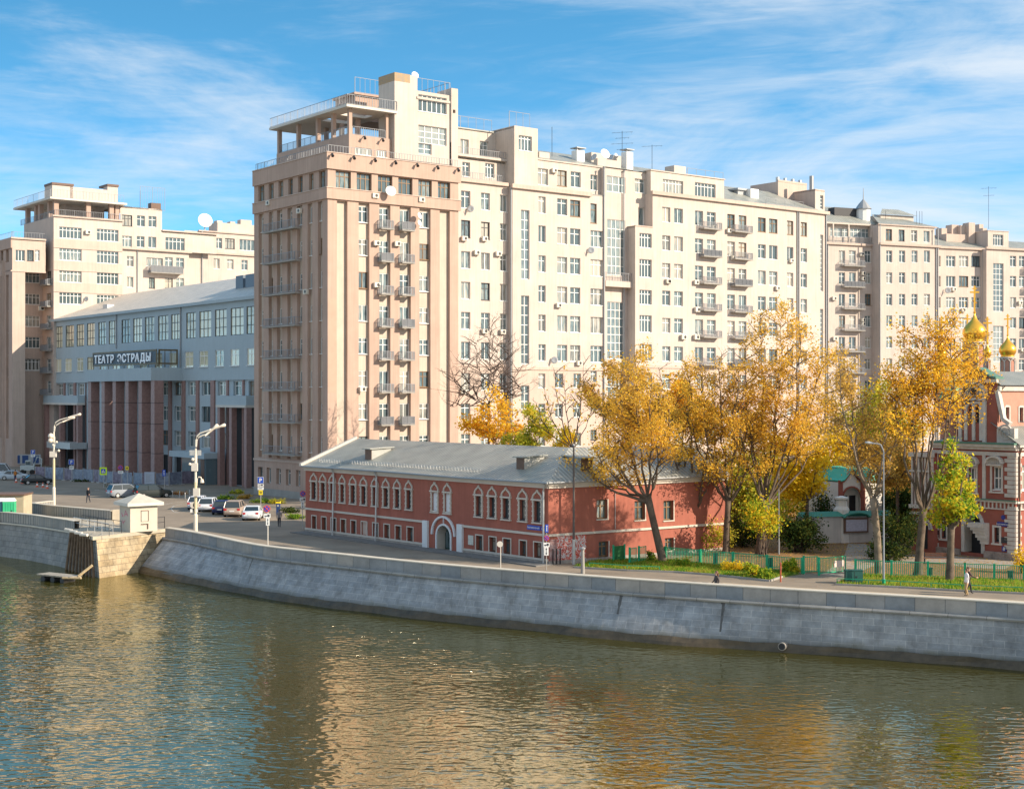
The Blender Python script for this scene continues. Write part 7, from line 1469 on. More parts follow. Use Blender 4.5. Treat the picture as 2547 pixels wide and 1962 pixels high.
tree('tall bare dark tree behind the red house roof in front of the tower wing', (1213,1200), (1216,1000), [(1222,795),(1185,840),(1262,850),(1148,890),(1285,915),(1150,960),(1275,985),(1120,1010),(1240,830),(1130,930),(1300,960)], D=163, r0=0.2, leaf=None, n=0, seed=20, bark='dark', kind='bare_tree', twig=3.0, nside=17, up=0.5, depth=4, t0=0.2)
tree('slender bare forked tree rising over the roof dormers of the red house', (1424,1200), (1427,1110), [(1378,915),(1405,940),(1450,900),(1480,940),(1440,980),(1355,965),(1340,1010)], D=124, r0=0.16, leaf='gold', n=260, seed=21, bark='dark', kind='bare_tree', twig=1.5, up=0.8, depth=2, t0=0.35, nside=8)
tree('small orange tree behind the red house roof under the bare tree', (1240,1200), (1240,1110), [(1205,1030),(1240,985),(1275,1020),(1215,1060),(1262,1060)], D=156, r0=0.2, n=4200, seed=22, leaf='orange', kind='maple_tree', twig=2.2, t0=0.1, spread=0.4, size=0.24)
tree('green-gold willow rising behind the middle of the red house roof', (1325,1200), (1325,1120), [(1275,1050),(1310,1015),(1345,1022),(1365,1060),(1290,1080),(1340,1070)], D=150, r0=0.22, n=7500, seed=23, leaf='olive', kind='willow_tree', twig=1.9, t0=0.05, spread=0.3, size=0.2, droop=0.5)
tree('low yellow bush-like tree behind the roof ridge right of the willow', (1395,1200), (1395,1120), [(1375,1085),(1400,1075),(1415,1090)], D=142, r0=0.12, n=1500, seed=24, leaf='yellow', kind='maple_tree', twig=1.3, t0=0.05, spread=0.3, size=0.2)
G2 = 'autumn trees in the courtyard behind'
tree('rusty courtyard tree behind the first two golden poplars', (1560,1200), (1560,1090), [(1480,960),(1530,930),(1590,960),(1620,1000),(1500,1020),(1580,1040)], D=142, r0=0.25, n=11000, seed=31, leaf='rust', twig=2.4, spread=0.4, size=0.2, kind='courtyard_tree', group=G2)
tree('orange courtyard tree between the second and third golden poplars', (1700,1200), (1700,1100), [(1660,980),(1700,940),(1745,980),(1650,1040),(1740,1050)], D=140, r0=0.25, n=10000, seed=32, leaf='orange', twig=2.2, spread=0.4, size=0.2, kind='courtyard_tree', group=G2)
tree('red-leaved courtyard tree left of the tallest golden poplar', (1850,1200), (1850,1110), [(1810,1010),(1850,960),(1890,1000),(1820,1060),(1895,1050)], D=148, r0=0.22, n=3200, seed=33, leaf='pink', twig=2.2, spread=0.4, size=0.2, kind='courtyard_tree', group=G2)
tree('sparse rusty courtyard tree right of the tallest golden poplar', (2105,1200), (2100,1120), [(2060,905),(2092,880),(2120,940),(2045,1000),(2130,1020),(2080,1050)], D=150, r0=0.26, n=3800, seed=34, leaf='rust', twig=2.4, spread=0.4, size=0.19, kind='courtyard_tree', group=G2, bark='pale')
tree('broad olive-gold courtyard tree behind the thin rusty poplar', (2200,1220), (2200,1130), [(2140,1000),(2190,960),(2240,980),(2160,1060),(2250,1060),(2210,1040)], D=140, r0=0.25, n=10000, seed=35, leaf='olive', twig=2.2, spread=0.4, size=0.2, kind='courtyard_tree', group=G2)
tree('drooping rust-coloured willow hanging beside the church annex', (2235,1240), (2232,1190), [(2200,1090),(2232,1060),(2262,1090),(2215,1130),(2255,1140)], D=122, r0=0.2, n=5200, seed=36, leaf='rust', twig=1.7, spread=0.28, size=0.17, kind='willow_tree', droop=0.7, t0=0.05)
bush('large dark green bush in front of the white churchyard wall', (1990,1372), 2.1, 2.9, 7500, 'dark', 41, size=0.15, hollow=0.35)
bush('dark evergreen shrubbery between the gate chapel and the church', (2232,1385), 1.7, 3.6, 7000, 'dark', 42, size=0.12)
bush('low dark shrub under the thin rusty poplar', (2205,1395), 1.6, 1.5, 2600, 'dark', 43, size=0.14)
bush('slim dark thuja left of the gate chapel', (2050,1270), 0.7, 4.6, 3500, 'dark', 44, D=127, size=0.12, kind='thuja_tree', cat='tree', hollow=0.2)
bush('dark bush behind the red house corner under the knobbly poplar', (1770,1368), 1.8, 2.6, 5200, 'olive', 45, size=0.12)
bush('brown-green bush between the third and fourth poplars behind the fence', (1850,1360), 1.6, 2.4, 4000, 'dark', 46, size=0.12)
G4 = 'leafy undergrowth between the red house and the church'
for i, (px, D, rx, rz, lf, lab) in enumerate([(1850,134,4.5,7.5,'olive','tall olive undergrowth directly behind the tallest poplar'), (1935,142,4.5,9,'rust','rusty thicket behind the bright yellow maple'), (1780,137,3.5,6.5,'gold','golden thicket behind the end of the red house'), (2150,146,5,9.5,'gold','golden thicket behind the gate chapel roof'), (2230,134,3.5,8.5,'rust','rusty thicket touching the church annex'), (2262,128,2.2,5.0,'dark','dark green thicket in front of the church annex corner'), (2195,131,2.2,4.2,'dark','dark green thicket right of the gate chapel'), (2035,137,3.5,6.0,'olive','olive thicket left of the gate chapel'), (1660,138,4,6.5,'rust','rusty thicket above the red house roof ridge')]):
    bush(lab, (px,0), rx, rz, 9500 if rz > 6 else 5500, lf, 80+i, D=D, kind='thicket', cat='shrub', group=G4, size=0.22, hollow=0.3)
G3 = 'bright shrubs along the fence'
bush('round bright yellow-green shrub beside the fence gate', (1967,1426), 0.55, 1.05, 1500, 'lime', 51, size=0.13, group=G3)
bush('yellow-green shrub with flowers left of the red striped post', (1870,1436), 0.55, 1.0, 1400, 'lime', 52, size=0.12, group=G3)
bush('low leafy green shrub at the lawn corner near the striped post', (1902,1441), 0.5, 0.75, 1200, 'green', 53, size=0.13, group=G3)
bush('yellow flowering clump along the fence left of the tallest poplar', (1825,1422), 1.1, 0.7, 1500, 'yellow', 54, size=0.11, group=G3, ry=0.5)
bush('green clump at the left end of the poplar fence', (1700,1412), 0.6, 0.75, 800, 'green', 55, size=0.12, group=G3, ry=0.4)
bush('dark green tuft by the small open gate of the red house', (1618,1396), 0.35, 0.8, 500, 'green', 56, size=0.11, group=G3)
bush('leafy shoots sprouting at the knee of the tallest poplar', (1897,1385), 1.5, 4.6, 2400, 'lime', 57, size=0.16, hollow=0.2, stems=3, zmin=0.62)
bush('tall yellow shrub at the far right edge before the church', (2545,1425), 0.7, 1.9, 900, 'yellow', 58, size=0.12)
# low planting between the car park and the tower
for i, (px, py, rx, lf, lab) in enumerate([(565,1243,1.5,'green','low green juniper bed nearest the theatre porch'), (612,1240,1.3,'rust','brownish low bed behind the parked cars'), (650,1250,1.4,'green','green mound behind the beige car'), (690,1252,1.2,'olive','olive mound below the tower windows'), (720,1275,1.5,'dark','dark bed left of the parking meter'), (735,1290,1.2,'green','green bed beside the red house gable'), (590,1228,1.0,'olive','small olive bed by the tower corner')]):
    bush(lab, (px,py), rx, 0.5, 900, lf, 60+i, kind='planting_bed', cat='planting bed', group='low planting beds by the tower', size=0.13, hollow=0.1)
# lawn, leaf litter, grass blades
def lawns():
    gm = mat('lawn', (0.08,0.16,0.025), 0.95, 0.5, 1.3, col2=(0.16,0.17,0.03)); lm = mat('leaf_litter', (0.30,0.16,0.06), 0.95, 0.45, 1.8, col2=(0.16,0.11,0.06), bump=0.5)
    A = [gp(*p) for p in ((1428,1412),(1560,1420),(1680,1424),(1775,1431),(1850,1439),(1915,1446),(1945,1436),(1990,1428),(1900,1418),(1741,1404),(1650,1394),(1560,1393),(1470,1398))]
    B = [gp(*p) for p in ((2078,1455),(2240,1462),(2393,1471),(2547,1478),(2800,1492),(2800,1462),(2547,1447),(2400,1441),(2128,1431))]
    for nm, pts in (('lawn', A), ('lawn', B)):
        b = MB(); b.poly([(p.x,p.y,0.09) for p in pts]); 
        for p, q in zip(pts, pts[1:]+pts[:1]): b.poly([(p.x,p.y,0), (q.x,q.y,0), (q.x,q.y,0.09), (p.x,p.y,0.09)])
        o = b.build(nm, gm); o['kind'] = 'structure'
    C = [gp(*p) for p in ((1655,1392),(1741,1403),(1995,1424),(2128,1430),(2400,1440),(2547,1446),(2800,1455),(2800,1350),(2560,1396),(2520,1397),(2330,1374),(2285,1250),(2000,1225),(1780,1250),(1815,1362))]
    b = MB(); b.poly([(p.x,p.y,0.006) for p in C]); o = b.build('leafy_ground', lm); o['kind'] = 'structure'
    b = MB(); pth = [gp(*p) for p in ((2040,1430),(2110,1434),(2185,1402),(2330,1400),(2420,1412),(2500,1415),(2530,1398),(2330,1378),(2200,1380),(2150,1352),(2110,1352),(2095,1395))]
    b.poly([(p.x,p.y,0.012) for p in pth]); o = b.build('footpath', mat('path_stone', (0.36,0.31,0.26), 0.9, 0.3, 1.0)); o['kind'] = 'structure'
    # kerb
    for pts in (A[:7], B[:5]):
        b = MB()
        for p, q in zip(pts, pts[1:]):
            t = (q-p).normalized(); n = Vector((t.y,-t.x,0))*0.07; b.hexa([p-n, q-n, q+n, p+n, p-n+Vector((0,0,0.13)), q-n+Vector((0,0,0.13)), q+n+Vector((0,0,0.13)), p+n+Vector((0,0,0.13))])
        o = b.build('kerb', M['concrete']); o['kind'] = 'structure'
    rng = np.random.default_rng(5); tri = []
    def inside(x, y, poly):
        c = False; j = len(poly)-1
        for i in range(len(poly)):
            xi, yi, xj, yj = poly[i].x, poly[i].y, poly[j].x, poly[j].y
            if (yi > y) != (yj > y) and x < (xj-xi)*(y-yi)/(yj-yi)+xi: c = not c
            j = i
        return c
    for poly, N_ in ((A, 15000), (B, 14000)):
        xs = [p.x for p in poly]; ys = [p.y for p in poly]; k = 0
        while k < N_:
            x, y = rng.uniform(min(xs), min(max(xs), 45)), rng.uniform(min(ys), max(ys))
            if inside(x, y, poly): tri.append((x,y)); k += 1
    n = len(tri); P0 = np.array([(x,y,0.085) for x, y in tri]); th = rng.random(n)*6.28; h = rng.uniform(0.07,0.24,(n,1)); d = np.stack([np.cos(th),np.sin(th),np.zeros(n)],1)
    V = np.stack([P0-d*0.03, P0+d*0.03, P0+np.array([0,0,1])*h+rng.normal(0,0.05,(n,3))*[1,1,0]], 1).reshape(-1,3)
    me = bpy.data.meshes.new('grass'); me.vertices.add(3*n); me.vertices.foreach_set('co', V.astype(np.float32).ravel()); me.loops.add(3*n); me.loops.foreach_set('vertex_index', np.arange(3*n,dtype=np.int32)); me.polygons.add(n)
    me.polygons.foreach_set('loop_start', np.arange(0,3*n,3,dtype=np.int32)); me.polygons.foreach_set('loop_total', np.full(n,3,dtype=np.int32)); me.update(calc_edges=True)
    me.materials.append(leaf_mat('grass_blades', [(0.06,0.18,0.02),(0.14,0.32,0.03),(0.30,0.44,0.05),(0.50,0.46,0.07),(0.44,0.30,0.08)])); o = bpy.data.objects.new('grass', me); COL.objects.link(o); tag(o, 'short green grass on the lawns along the promenade', 'grass', kind='stuff')
    # fallen leaves
    n = 6500; xs = rng.uniform(8, 40, n*3); ys = rng.uniform(92, 125, n*3); keep = [(x,y) for x, y in zip(xs, ys) if inside(x, y, C)][:n]; n = len(keep)
    P0 = np.array([(x,y,0.03) for x, y in keep]); th = rng.random(n)*6.28; s = rng.uniform(0.03,0.075,(n,1)); a = np.stack([np.cos(th),np.sin(th),rng.normal(0,.3,n)],1)*s; b_ = np.stack([-np.sin(th),np.cos(th),rng.normal(0,.3,n)],1)*s*0.7
    V = np.stack([P0-a,P0-b_,P0+a,P0+b_],1).reshape(-1,3); me = bpy.data.meshes.new('fallen_leaves'); me.vertices.add(4*n); me.vertices.foreach_set('co', V.astype(np.float32).ravel()); me.loops.add(4*n); me.loops.foreach_set('vertex_index', np.arange(4*n,dtype=np.int32)); me.polygons.add(n)
    me.polygons.foreach_set('loop_start', np.arange(0,4*n,4,dtype=np.int32)); me.polygons.foreach_set('loop_total', np.full(n,4,dtype=np.int32)); me.update(calc_edges=True); me.materials.append(LM['rust']); o = bpy.data.objects.new('fallen_leaves', me); COL.objects.link(o); tag(o, 'fallen orange leaves scattered behind the green fence', 'leaves', kind='stuff')
lawns()
# ================================================================ fences, posts, signs
GREEN = mat('fence_green', (0.015,0.40,0.20), 0.45, 0.2, 2)
def fence(label, pts, h=1.15, step=0.14, post=2.6, group=None, name='fence', m=None, low=False):
    P0 = gp(*pts[0]); rt = bthing(name, P0, label, 'fence', group); m = m or GREEN; W_ = [gp(*p) for p in pts]
    for a, c in zip(W_, W_[1:]):
        L_ = (c-a).length; f = Face(a, (c.x-a.x, c.y-a.y)); n = max(1, round(L_/post)); seg = L_/n
        for i in range(n):
            b = MB(); u0, u1 = i*seg+0.06, (i+1)*seg-0.06
            for z in ((h-0.06, 0.14) if not low else (h-0.04,)): b.fbox(f, u0, u1, -0.02, 0.02, z, z+0.05)
            if not low:
                k = u0+step
                while k < u1-0.03: b.fbox(f, k-0.022, k+0.022, -0.012, 0.012, 0.16, h-0.05); k += step
            b.build('rail_panel', m, rt)
        for i in range(n+1):
            b = MB(); u = i*seg; w = 0.085 if not low else 0.025; b.fbox(f, u-w, u+w, -w, w, 0, h+(0.04 if not low else 0)); b.build('post', m, rt)
    return rt
fence('green picket fence behind the yellow shrubs and poplars', [(1655,1396),(1741,1404),(1996,1427)])
fence('green picket fence in front of the church, with tree trunks before it', [(2128,1431),(2400,1441),(2547,1447),(2700,1454)], h=1.15)
def gate_leaf(label, a, c, sign=False, h=1.25):
    A, C_ = gp(*a), gp(*c); rt = bthing('fence_gate', A, label, 'gate', 'green picket gate leaves'); f = Face(A, (C_.x-A.x, C_.y-A.y)); L_ = (C_-A).length; b = MB()
    for z in (0.12, h-0.06): b.fbox(f, 0.08, L_, -0.02, 0.02, z, z+0.06)
    k = 0.2
    while k < L_-0.04: b.fbox(f, k-0.016, k+0.016, -0.014, 0.014, 0.18, h-0.06); k += 0.15
    b.fbox(f, L_-0.05, L_, -0.025, 0.025, 0.12, h); b.build('picket_panel', GREEN, rt); b = MB(); b.fbox(f, -0.06, 0.06, -0.06, 0.06, 0, h+0.08); b.build('post', GREEN, rt)
    if sign: b = MB(); b.fbox(f, L_*0.55, L_*0.9, -0.05, -0.025, 0.5, 0.95); b.build('sign_plate', mat('pale_sign', (0.75,0.60,0.52), 0.6, 0.15, 5), rt)
gate_leaf('closed green gate leaf beside the round bright shrub', (1999,1427), (2034,1425))
gate_leaf('open green gate leaf carrying a small pale sign', (2037,1431), (2104,1424), True)
gate_leaf('narrow green gate leaf by the lower windows of the red house', (1589,1400), (1607,1397))
gate_leaf('short green gate leaf between two posts before the red house', (1566,1404), (1583,1401))
A = gp(1527,1398); t = bthing('board_gate', A, 'solid green boarded gate against the red house side wall', 'gate'); f = Face(A, (RB.d.x, RB.d.y)); b = MB(); b.fbox(f, 0, 1.0, -0.03, 0.03, 0.1, 1.25); b.build('board', mat('board_green', (0.03,0.16,0.05), 0.5, 0.3, 2), t); b = MB(); b.fbox(f, -0.12, 0, -0.05, 0.05, 0, 1.35); b.fbox(f, 1.0, 1.1, -0.05, 0.05, 0, 1.35); b.build('frame', GREEN, t)
fence('low green rail edging the lawn in front of the church', [(2082,1453),(2240,1460),(2393,1469),(2547,1476),(2650,1481)], h=0.42, low=True, post=2.2)
fence('low green rail edging the lawn below the red house', [(1466,1412),(1560,1419),(1640,1422)], h=0.4, low=True, post=2.2)
fence('low green rail at the lawn corner near the striped post', [(1912,1428),(1950,1424)], h=0.5, low=True, post=2.2)
def box_thing(name, label, cat, px, py, w, d, h, col, rz=0.0, lid=None, z=0):
    p = gp(px, py, z); t = thing(name, p, label, cat); t.rotation_euler = (0,0,rz); b = MB(); b.box(-w/2,w/2,-d/2,d/2,0.06,h); b.build('body', mat(name+label[:12], col, 0.5, 0.2, 2), t)
    b = MB(); b.box(-w/2-0.03,w/2+0.03,-d/2-0.03,d/2+0.03,h,h+0.06); b.build('lid', mat(name+'lid', lid or tuple(c*0.8 for c in col), 0.5), t); b = MB(); b.box(-w/2+0.05,w/2-0.05,-d/2+0.05,d/2-0.05,0,0.06); b.build('foot', M['iron'], t)
    b = MB(); b.box(-0.01,0.01,-d/2-0.012,-d/2,0.12,h-0.06); b.box(w*0.1,w*0.16,-d/2-0.03,-d/2,h*0.5,h*0.62); b.build('door_seam', M['iron'], t); return t
box_thing('utility_cabinet', 'dark green utility cabinet at the left end of the church lawn', 'cabinet', 2123, 1451, 1.15, 0.6, 0.9, (0.02,0.10,0.085))
box_thing('litter_bin', 'dark litter bin on the church fence between the first two trunks', 'bin', 2312, 1436, 0.3, 0.3, 0.65, (0.015,0.06,0.06))
box_thing('litter_bin', 'dark litter bin on the church fence at the right edge', 'bin', 2513, 1444, 0.3, 0.3, 0.65, (0.015,0.06,0.06))
box_thing('litter_bin', 'dark litter bin behind the fence right of the tallest poplar', 'bin', 1916, 1417, 0.3, 0.3, 0.85, (0.015,0.06,0.06))
box_thing('litter_bin', 'dark litter bin behind the fence left of the knobbly poplar', 'bin', 1779, 1404, 0.3, 0.3, 0.85, (0.015,0.06,0.06))
p = gp(1941.5,1447); t = thing('marker_post', p, 'thin red marker post at the park entrance', 'post'); b = MB(); b.tube([(0,0,0),(0,0,1.35)], 0.055, 8); b.build('pole', mat('marker_red', (0.45,0.09,0.04), 0.5), t); b = MB(); [b.tube([(0,0,z),(0,0,z+0.12)], 0.06, 8) for z in (0.4,0.8,1.15)]; b.build('worn_band', mat('marker_dark', (0.30,0.07,0.04), 0.6), t)
t = thing('bench', gp(2330,1402), 'old wooden bench at the foot of the church wall', 'bench', rz=R(-12)); b = MB(); [b.box(-1.1,1.1,-0.25+0.16*i,-0.12+0.16*i,0.42,0.46) for i in range(3)]; b.build('seat', mat('bench_wood', (0.22,0.10,0.06), 0.7, 0.4, 4), t); b = MB(); [b.box(-1.1,1.1,0.26,0.29,0.55+0.16*i,0.67+0.16*i) for i in range(2)]; b.build('backrest', MATS['bench_wood'], t)
for x in (-0.9,0.9): b = MB(); b.box(x-0.04,x+0.04,-0.25,-0.19,0,0.42); b.box(x-0.04,x+0.04,0.22,0.26,0,0.85); b.build('leg', M['iron'], t)
# poles
def arm_path(px0, py0, D, pts): return [dp(x, y, D) for x, y in pts]
def lamp_double(label, base, D, zf, poly1, poly2, y_shaft, extras=None):
    B = Vector((X2(base[0], D), D, 0)); rt = bthing('street_lamp', B, label, 'street lamp', 'white double-armed lamps on the quay'); pm = mat('lamp_post_white', (0.62,0.58,0.50), 0.45, 0.08, 2); ym = mat('lamp_post_cream', (0.58,0.50,0.32), 0.5, 0.1, 2)
    ztop = dp(base[0], y_shaft, D).z; b = MB(); b.tube([B, B+Vector((0,0,2.0))], [0.2,0.19], 12); b.tube([B+Vector((0,0,2.0)), B+Vector((0,0,2.15)), B+Vector((0,0,ztop*0.72)), B+Vector((0,0,ztop))], [0.19,0.13,0.11,0.09], 12); b.tube([B+Vector((0,0,ztop*0.80)), B+Vector((0,0,ztop*0.93))], 0.15, 10); b.build('post', pm, rt)
    b = MB(); b.tube([B+Vector((0,0,2.2)), B+Vector((0,0,ztop*0.62))], 0.14, 12); b.build('cream_sleeve', ym, rt)
    for k, poly in enumerate((poly1, poly2)):
        pts = [dp(*zf(x, y), D+(0.25 if k else -0.25)*0) for x, y in poly]; b = MB(); b.tube(pts, [0.07]*(len(pts)-1)+[0.05], 8); b.build('arm', pm, rt)
        e, q = pts[-1], pts[-2]; d = (e-q).normalized(); b = MB(); b.tube([e-d*0.2, e+d*0.35, e+d*0.9, e+d*1.25, e+d*1.35], [0.07,0.11,0.12,0.17,0.05], 10); h = b.build('lamp_head', mat('lamp_head', (0.70,0.62,0.52), 0.35), rt, smooth=True)
    return rt, B
rt, B = lamp_double('white double-armed street lamp behind the ramp wall at the left', (134,1256), 167.5, Z(100,1010,6.73), [(232,420),(235,340),(260,270),(320,232),(390,212),(500,182)], [(238,420),(245,360),(275,315),(330,280),(390,258),(405,252)], 1073)
zf = Z(100,1010,6.73)
def pole_box(rt, zf, x0, x1, y0, y1, D, m='lconc', name='equipment_box', off=-0.3, dep=0.35):
    a, c = dp(*zf(x0,y1), D), dp(*zf(x1,y0), D); b = MB(); b.box(a.x, c.x, D+off, D+off+dep, a.z, c.z); return b.build(name, M[m] if m in M else MATS[m], rt)
def pole_cam(rt, zf, x, y, D, r=0.16, to=None):
    p = dp(*zf(x,y), D-0.3); b = MB(); b.lathe(p, [(0.02,-r),(r*0.8,-r*0.6),(r,0),(r*0.8,r*0.6),(0.02,r)], 10); b.tube([p, to or Vector((rt.location.x, D, p.z+0.1))], 0.03, 5); return b.build('camera', MATS['lamp_head'], rt, smooth=True)
pole_box(rt, zf, 170, 275, 755, 850, 167.5); pole_cam(rt, zf, 310, 745, 167.5); pole_cam(rt, zf, 178, 500, 167.5, 0.34); pole_cam(rt, zf, 172, 575, 167.5, 0.3); pole_cam(rt, zf, 275, 600, 167.5, 0.14); pole_cam(rt, zf, 215, 650, 167.5, 0.13)
zf = Z(450,1040,5.61)
rt, B = lamp_double('white double-armed street lamp with round sign backs beside the parapet', (486.5,1325), 130, zf, [(205,400),(208,310),(225,250),(265,210),(340,185),(430,155)], [(212,400),(220,310),(250,265),(300,240),(355,228),(362,222)], 1115)
pole_box(rt, zf, 180, 265, 975, 1085, 130); pole_box(rt, zf, 155, 238, 625, 735, 130, dep=0.3); pole_box(rt, zf, 105, 272, 447, 520, 130, 'lmetal', 'pale_panel', 0.3, 0.05); pole_cam(rt, zf, 125, 640, 130, 0.13); pole_cam(rt, zf, 165, 575, 130, 0.15)
b = MB(); b.tube([dp(*zf(x,y),130) for x, y in ((222,940),(224,850),(245,820),(275,822),(290,850))], 0.06, 8); b.tube([dp(*zf(292,850),130), dp(*zf(296,900),130)], [0.13,0.18], 10); b.build('security_camera', MATS['lamp_head'], rt)
for x in (172, 213):
    p = dp(*zf(x,1212),130.35); b = MB(); b.tube([p, p+Vector((0,0.04,0))], 0.30, 18); b.build('round_sign_back', M['lconc'], rt)
pole_box(rt, zf, 142, 172, 1262, 1308, 130, 'white', 'small_plate', -0.35, 0.04); pole_box(rt, zf, 215, 246, 1262, 1308, 130, 'white', 'small_plate', -0.35, 0.04)
def lamp_single(label, base, D, ytop, head, m='lmetal', r=0.05):
    B = Vector((X2(base,D), D, 0)); rt = bthing('street_lamp', B, label, 'street lamp'); top = dp(base, ytop, D); pm = mat('lamp_post_blue', (0.26,0.28,0.31), 0.45, 0.1, 2); b = MB(); b.tube([B, B+Vector((0,0,1.2)), B+(top-B)*0.5, top], [r*1.5,r*1.3,r,r*0.7], 10); b.build('post', pm, rt)
    e = dp(head[0], head[1], D); mid = top.lerp(e,0.45)+Vector((0,0,0.25)); b = MB(); b.tube([top, top.lerp(mid,0.6)+Vector((0,0,0.15)), mid, e], [r*0.7,0.045,0.04,0.04], 7); b.build('arm', pm, rt); d = (e-mid).normalized(); b = MB(); b.tube([e-d*0.1, e+d*0.25, e+d*0.5], [0.05,0.1,0.06], 10); b.build('lamp_head', M['lmetal'], rt, smooth=True); return rt
rt = lamp_single('single-armed grey lamp post standing in the church lawn', 2198, 97, 1122, (2170,1102)); b = MB(); q = rt.location; b.tube([(q.x,q.y,0),(q.x,q.y,0.45)], 0.12, 10); b.build('green_base', GREEN, rt)
lamp_single('single-armed lamp hidden among the leaves of the tallest poplar', 1937, 116, 1165, (1962,1141))
def pole(name, label, px, py, ytop, r, m, cat='post', D=None):
    B = gp(px, py) if D is None else Vector((X2(px,D),D,0)); t = dp(px, ytop, B.y); rt = bthing(name, B, label, cat); b = MB(); b.tube([B, B.lerp(t,0.5), t], [r,r*0.85,r*0.7], 10); b.build('shaft', m, rt); return rt, B, t
rt, B, t_ = pole('utility_pole', 'slim dark pole rising over the roof at the painted corner of the red house', 1427, 1403, 1108, 0.1, mat('pole_dark', (0.10,0.085,0.08), 0.8), 'pole'); b = MB(); b.tube([t_, t_+Vector((0,0,0.15))], [0.12,0.02], 8); b.build('cap', M['metal'], rt); b = MB(); b.tube([B, B+Vector((0,0,1.9))], 0.13, 10); b.build('pale_foot', M['lmetal'], rt)
rt, B, t_ = pole('stone_post', 'short thick grey post on the promenade before the painted wall', 1449.5, 1426, 1366, 0.16, M['concrete']); b = MB(); b.lathe(t_, [(0.16,0),(0.2,0.04),(0.2,0.12),(0.02,0.2)], 10); b.build('cap', M['metal'], rt)
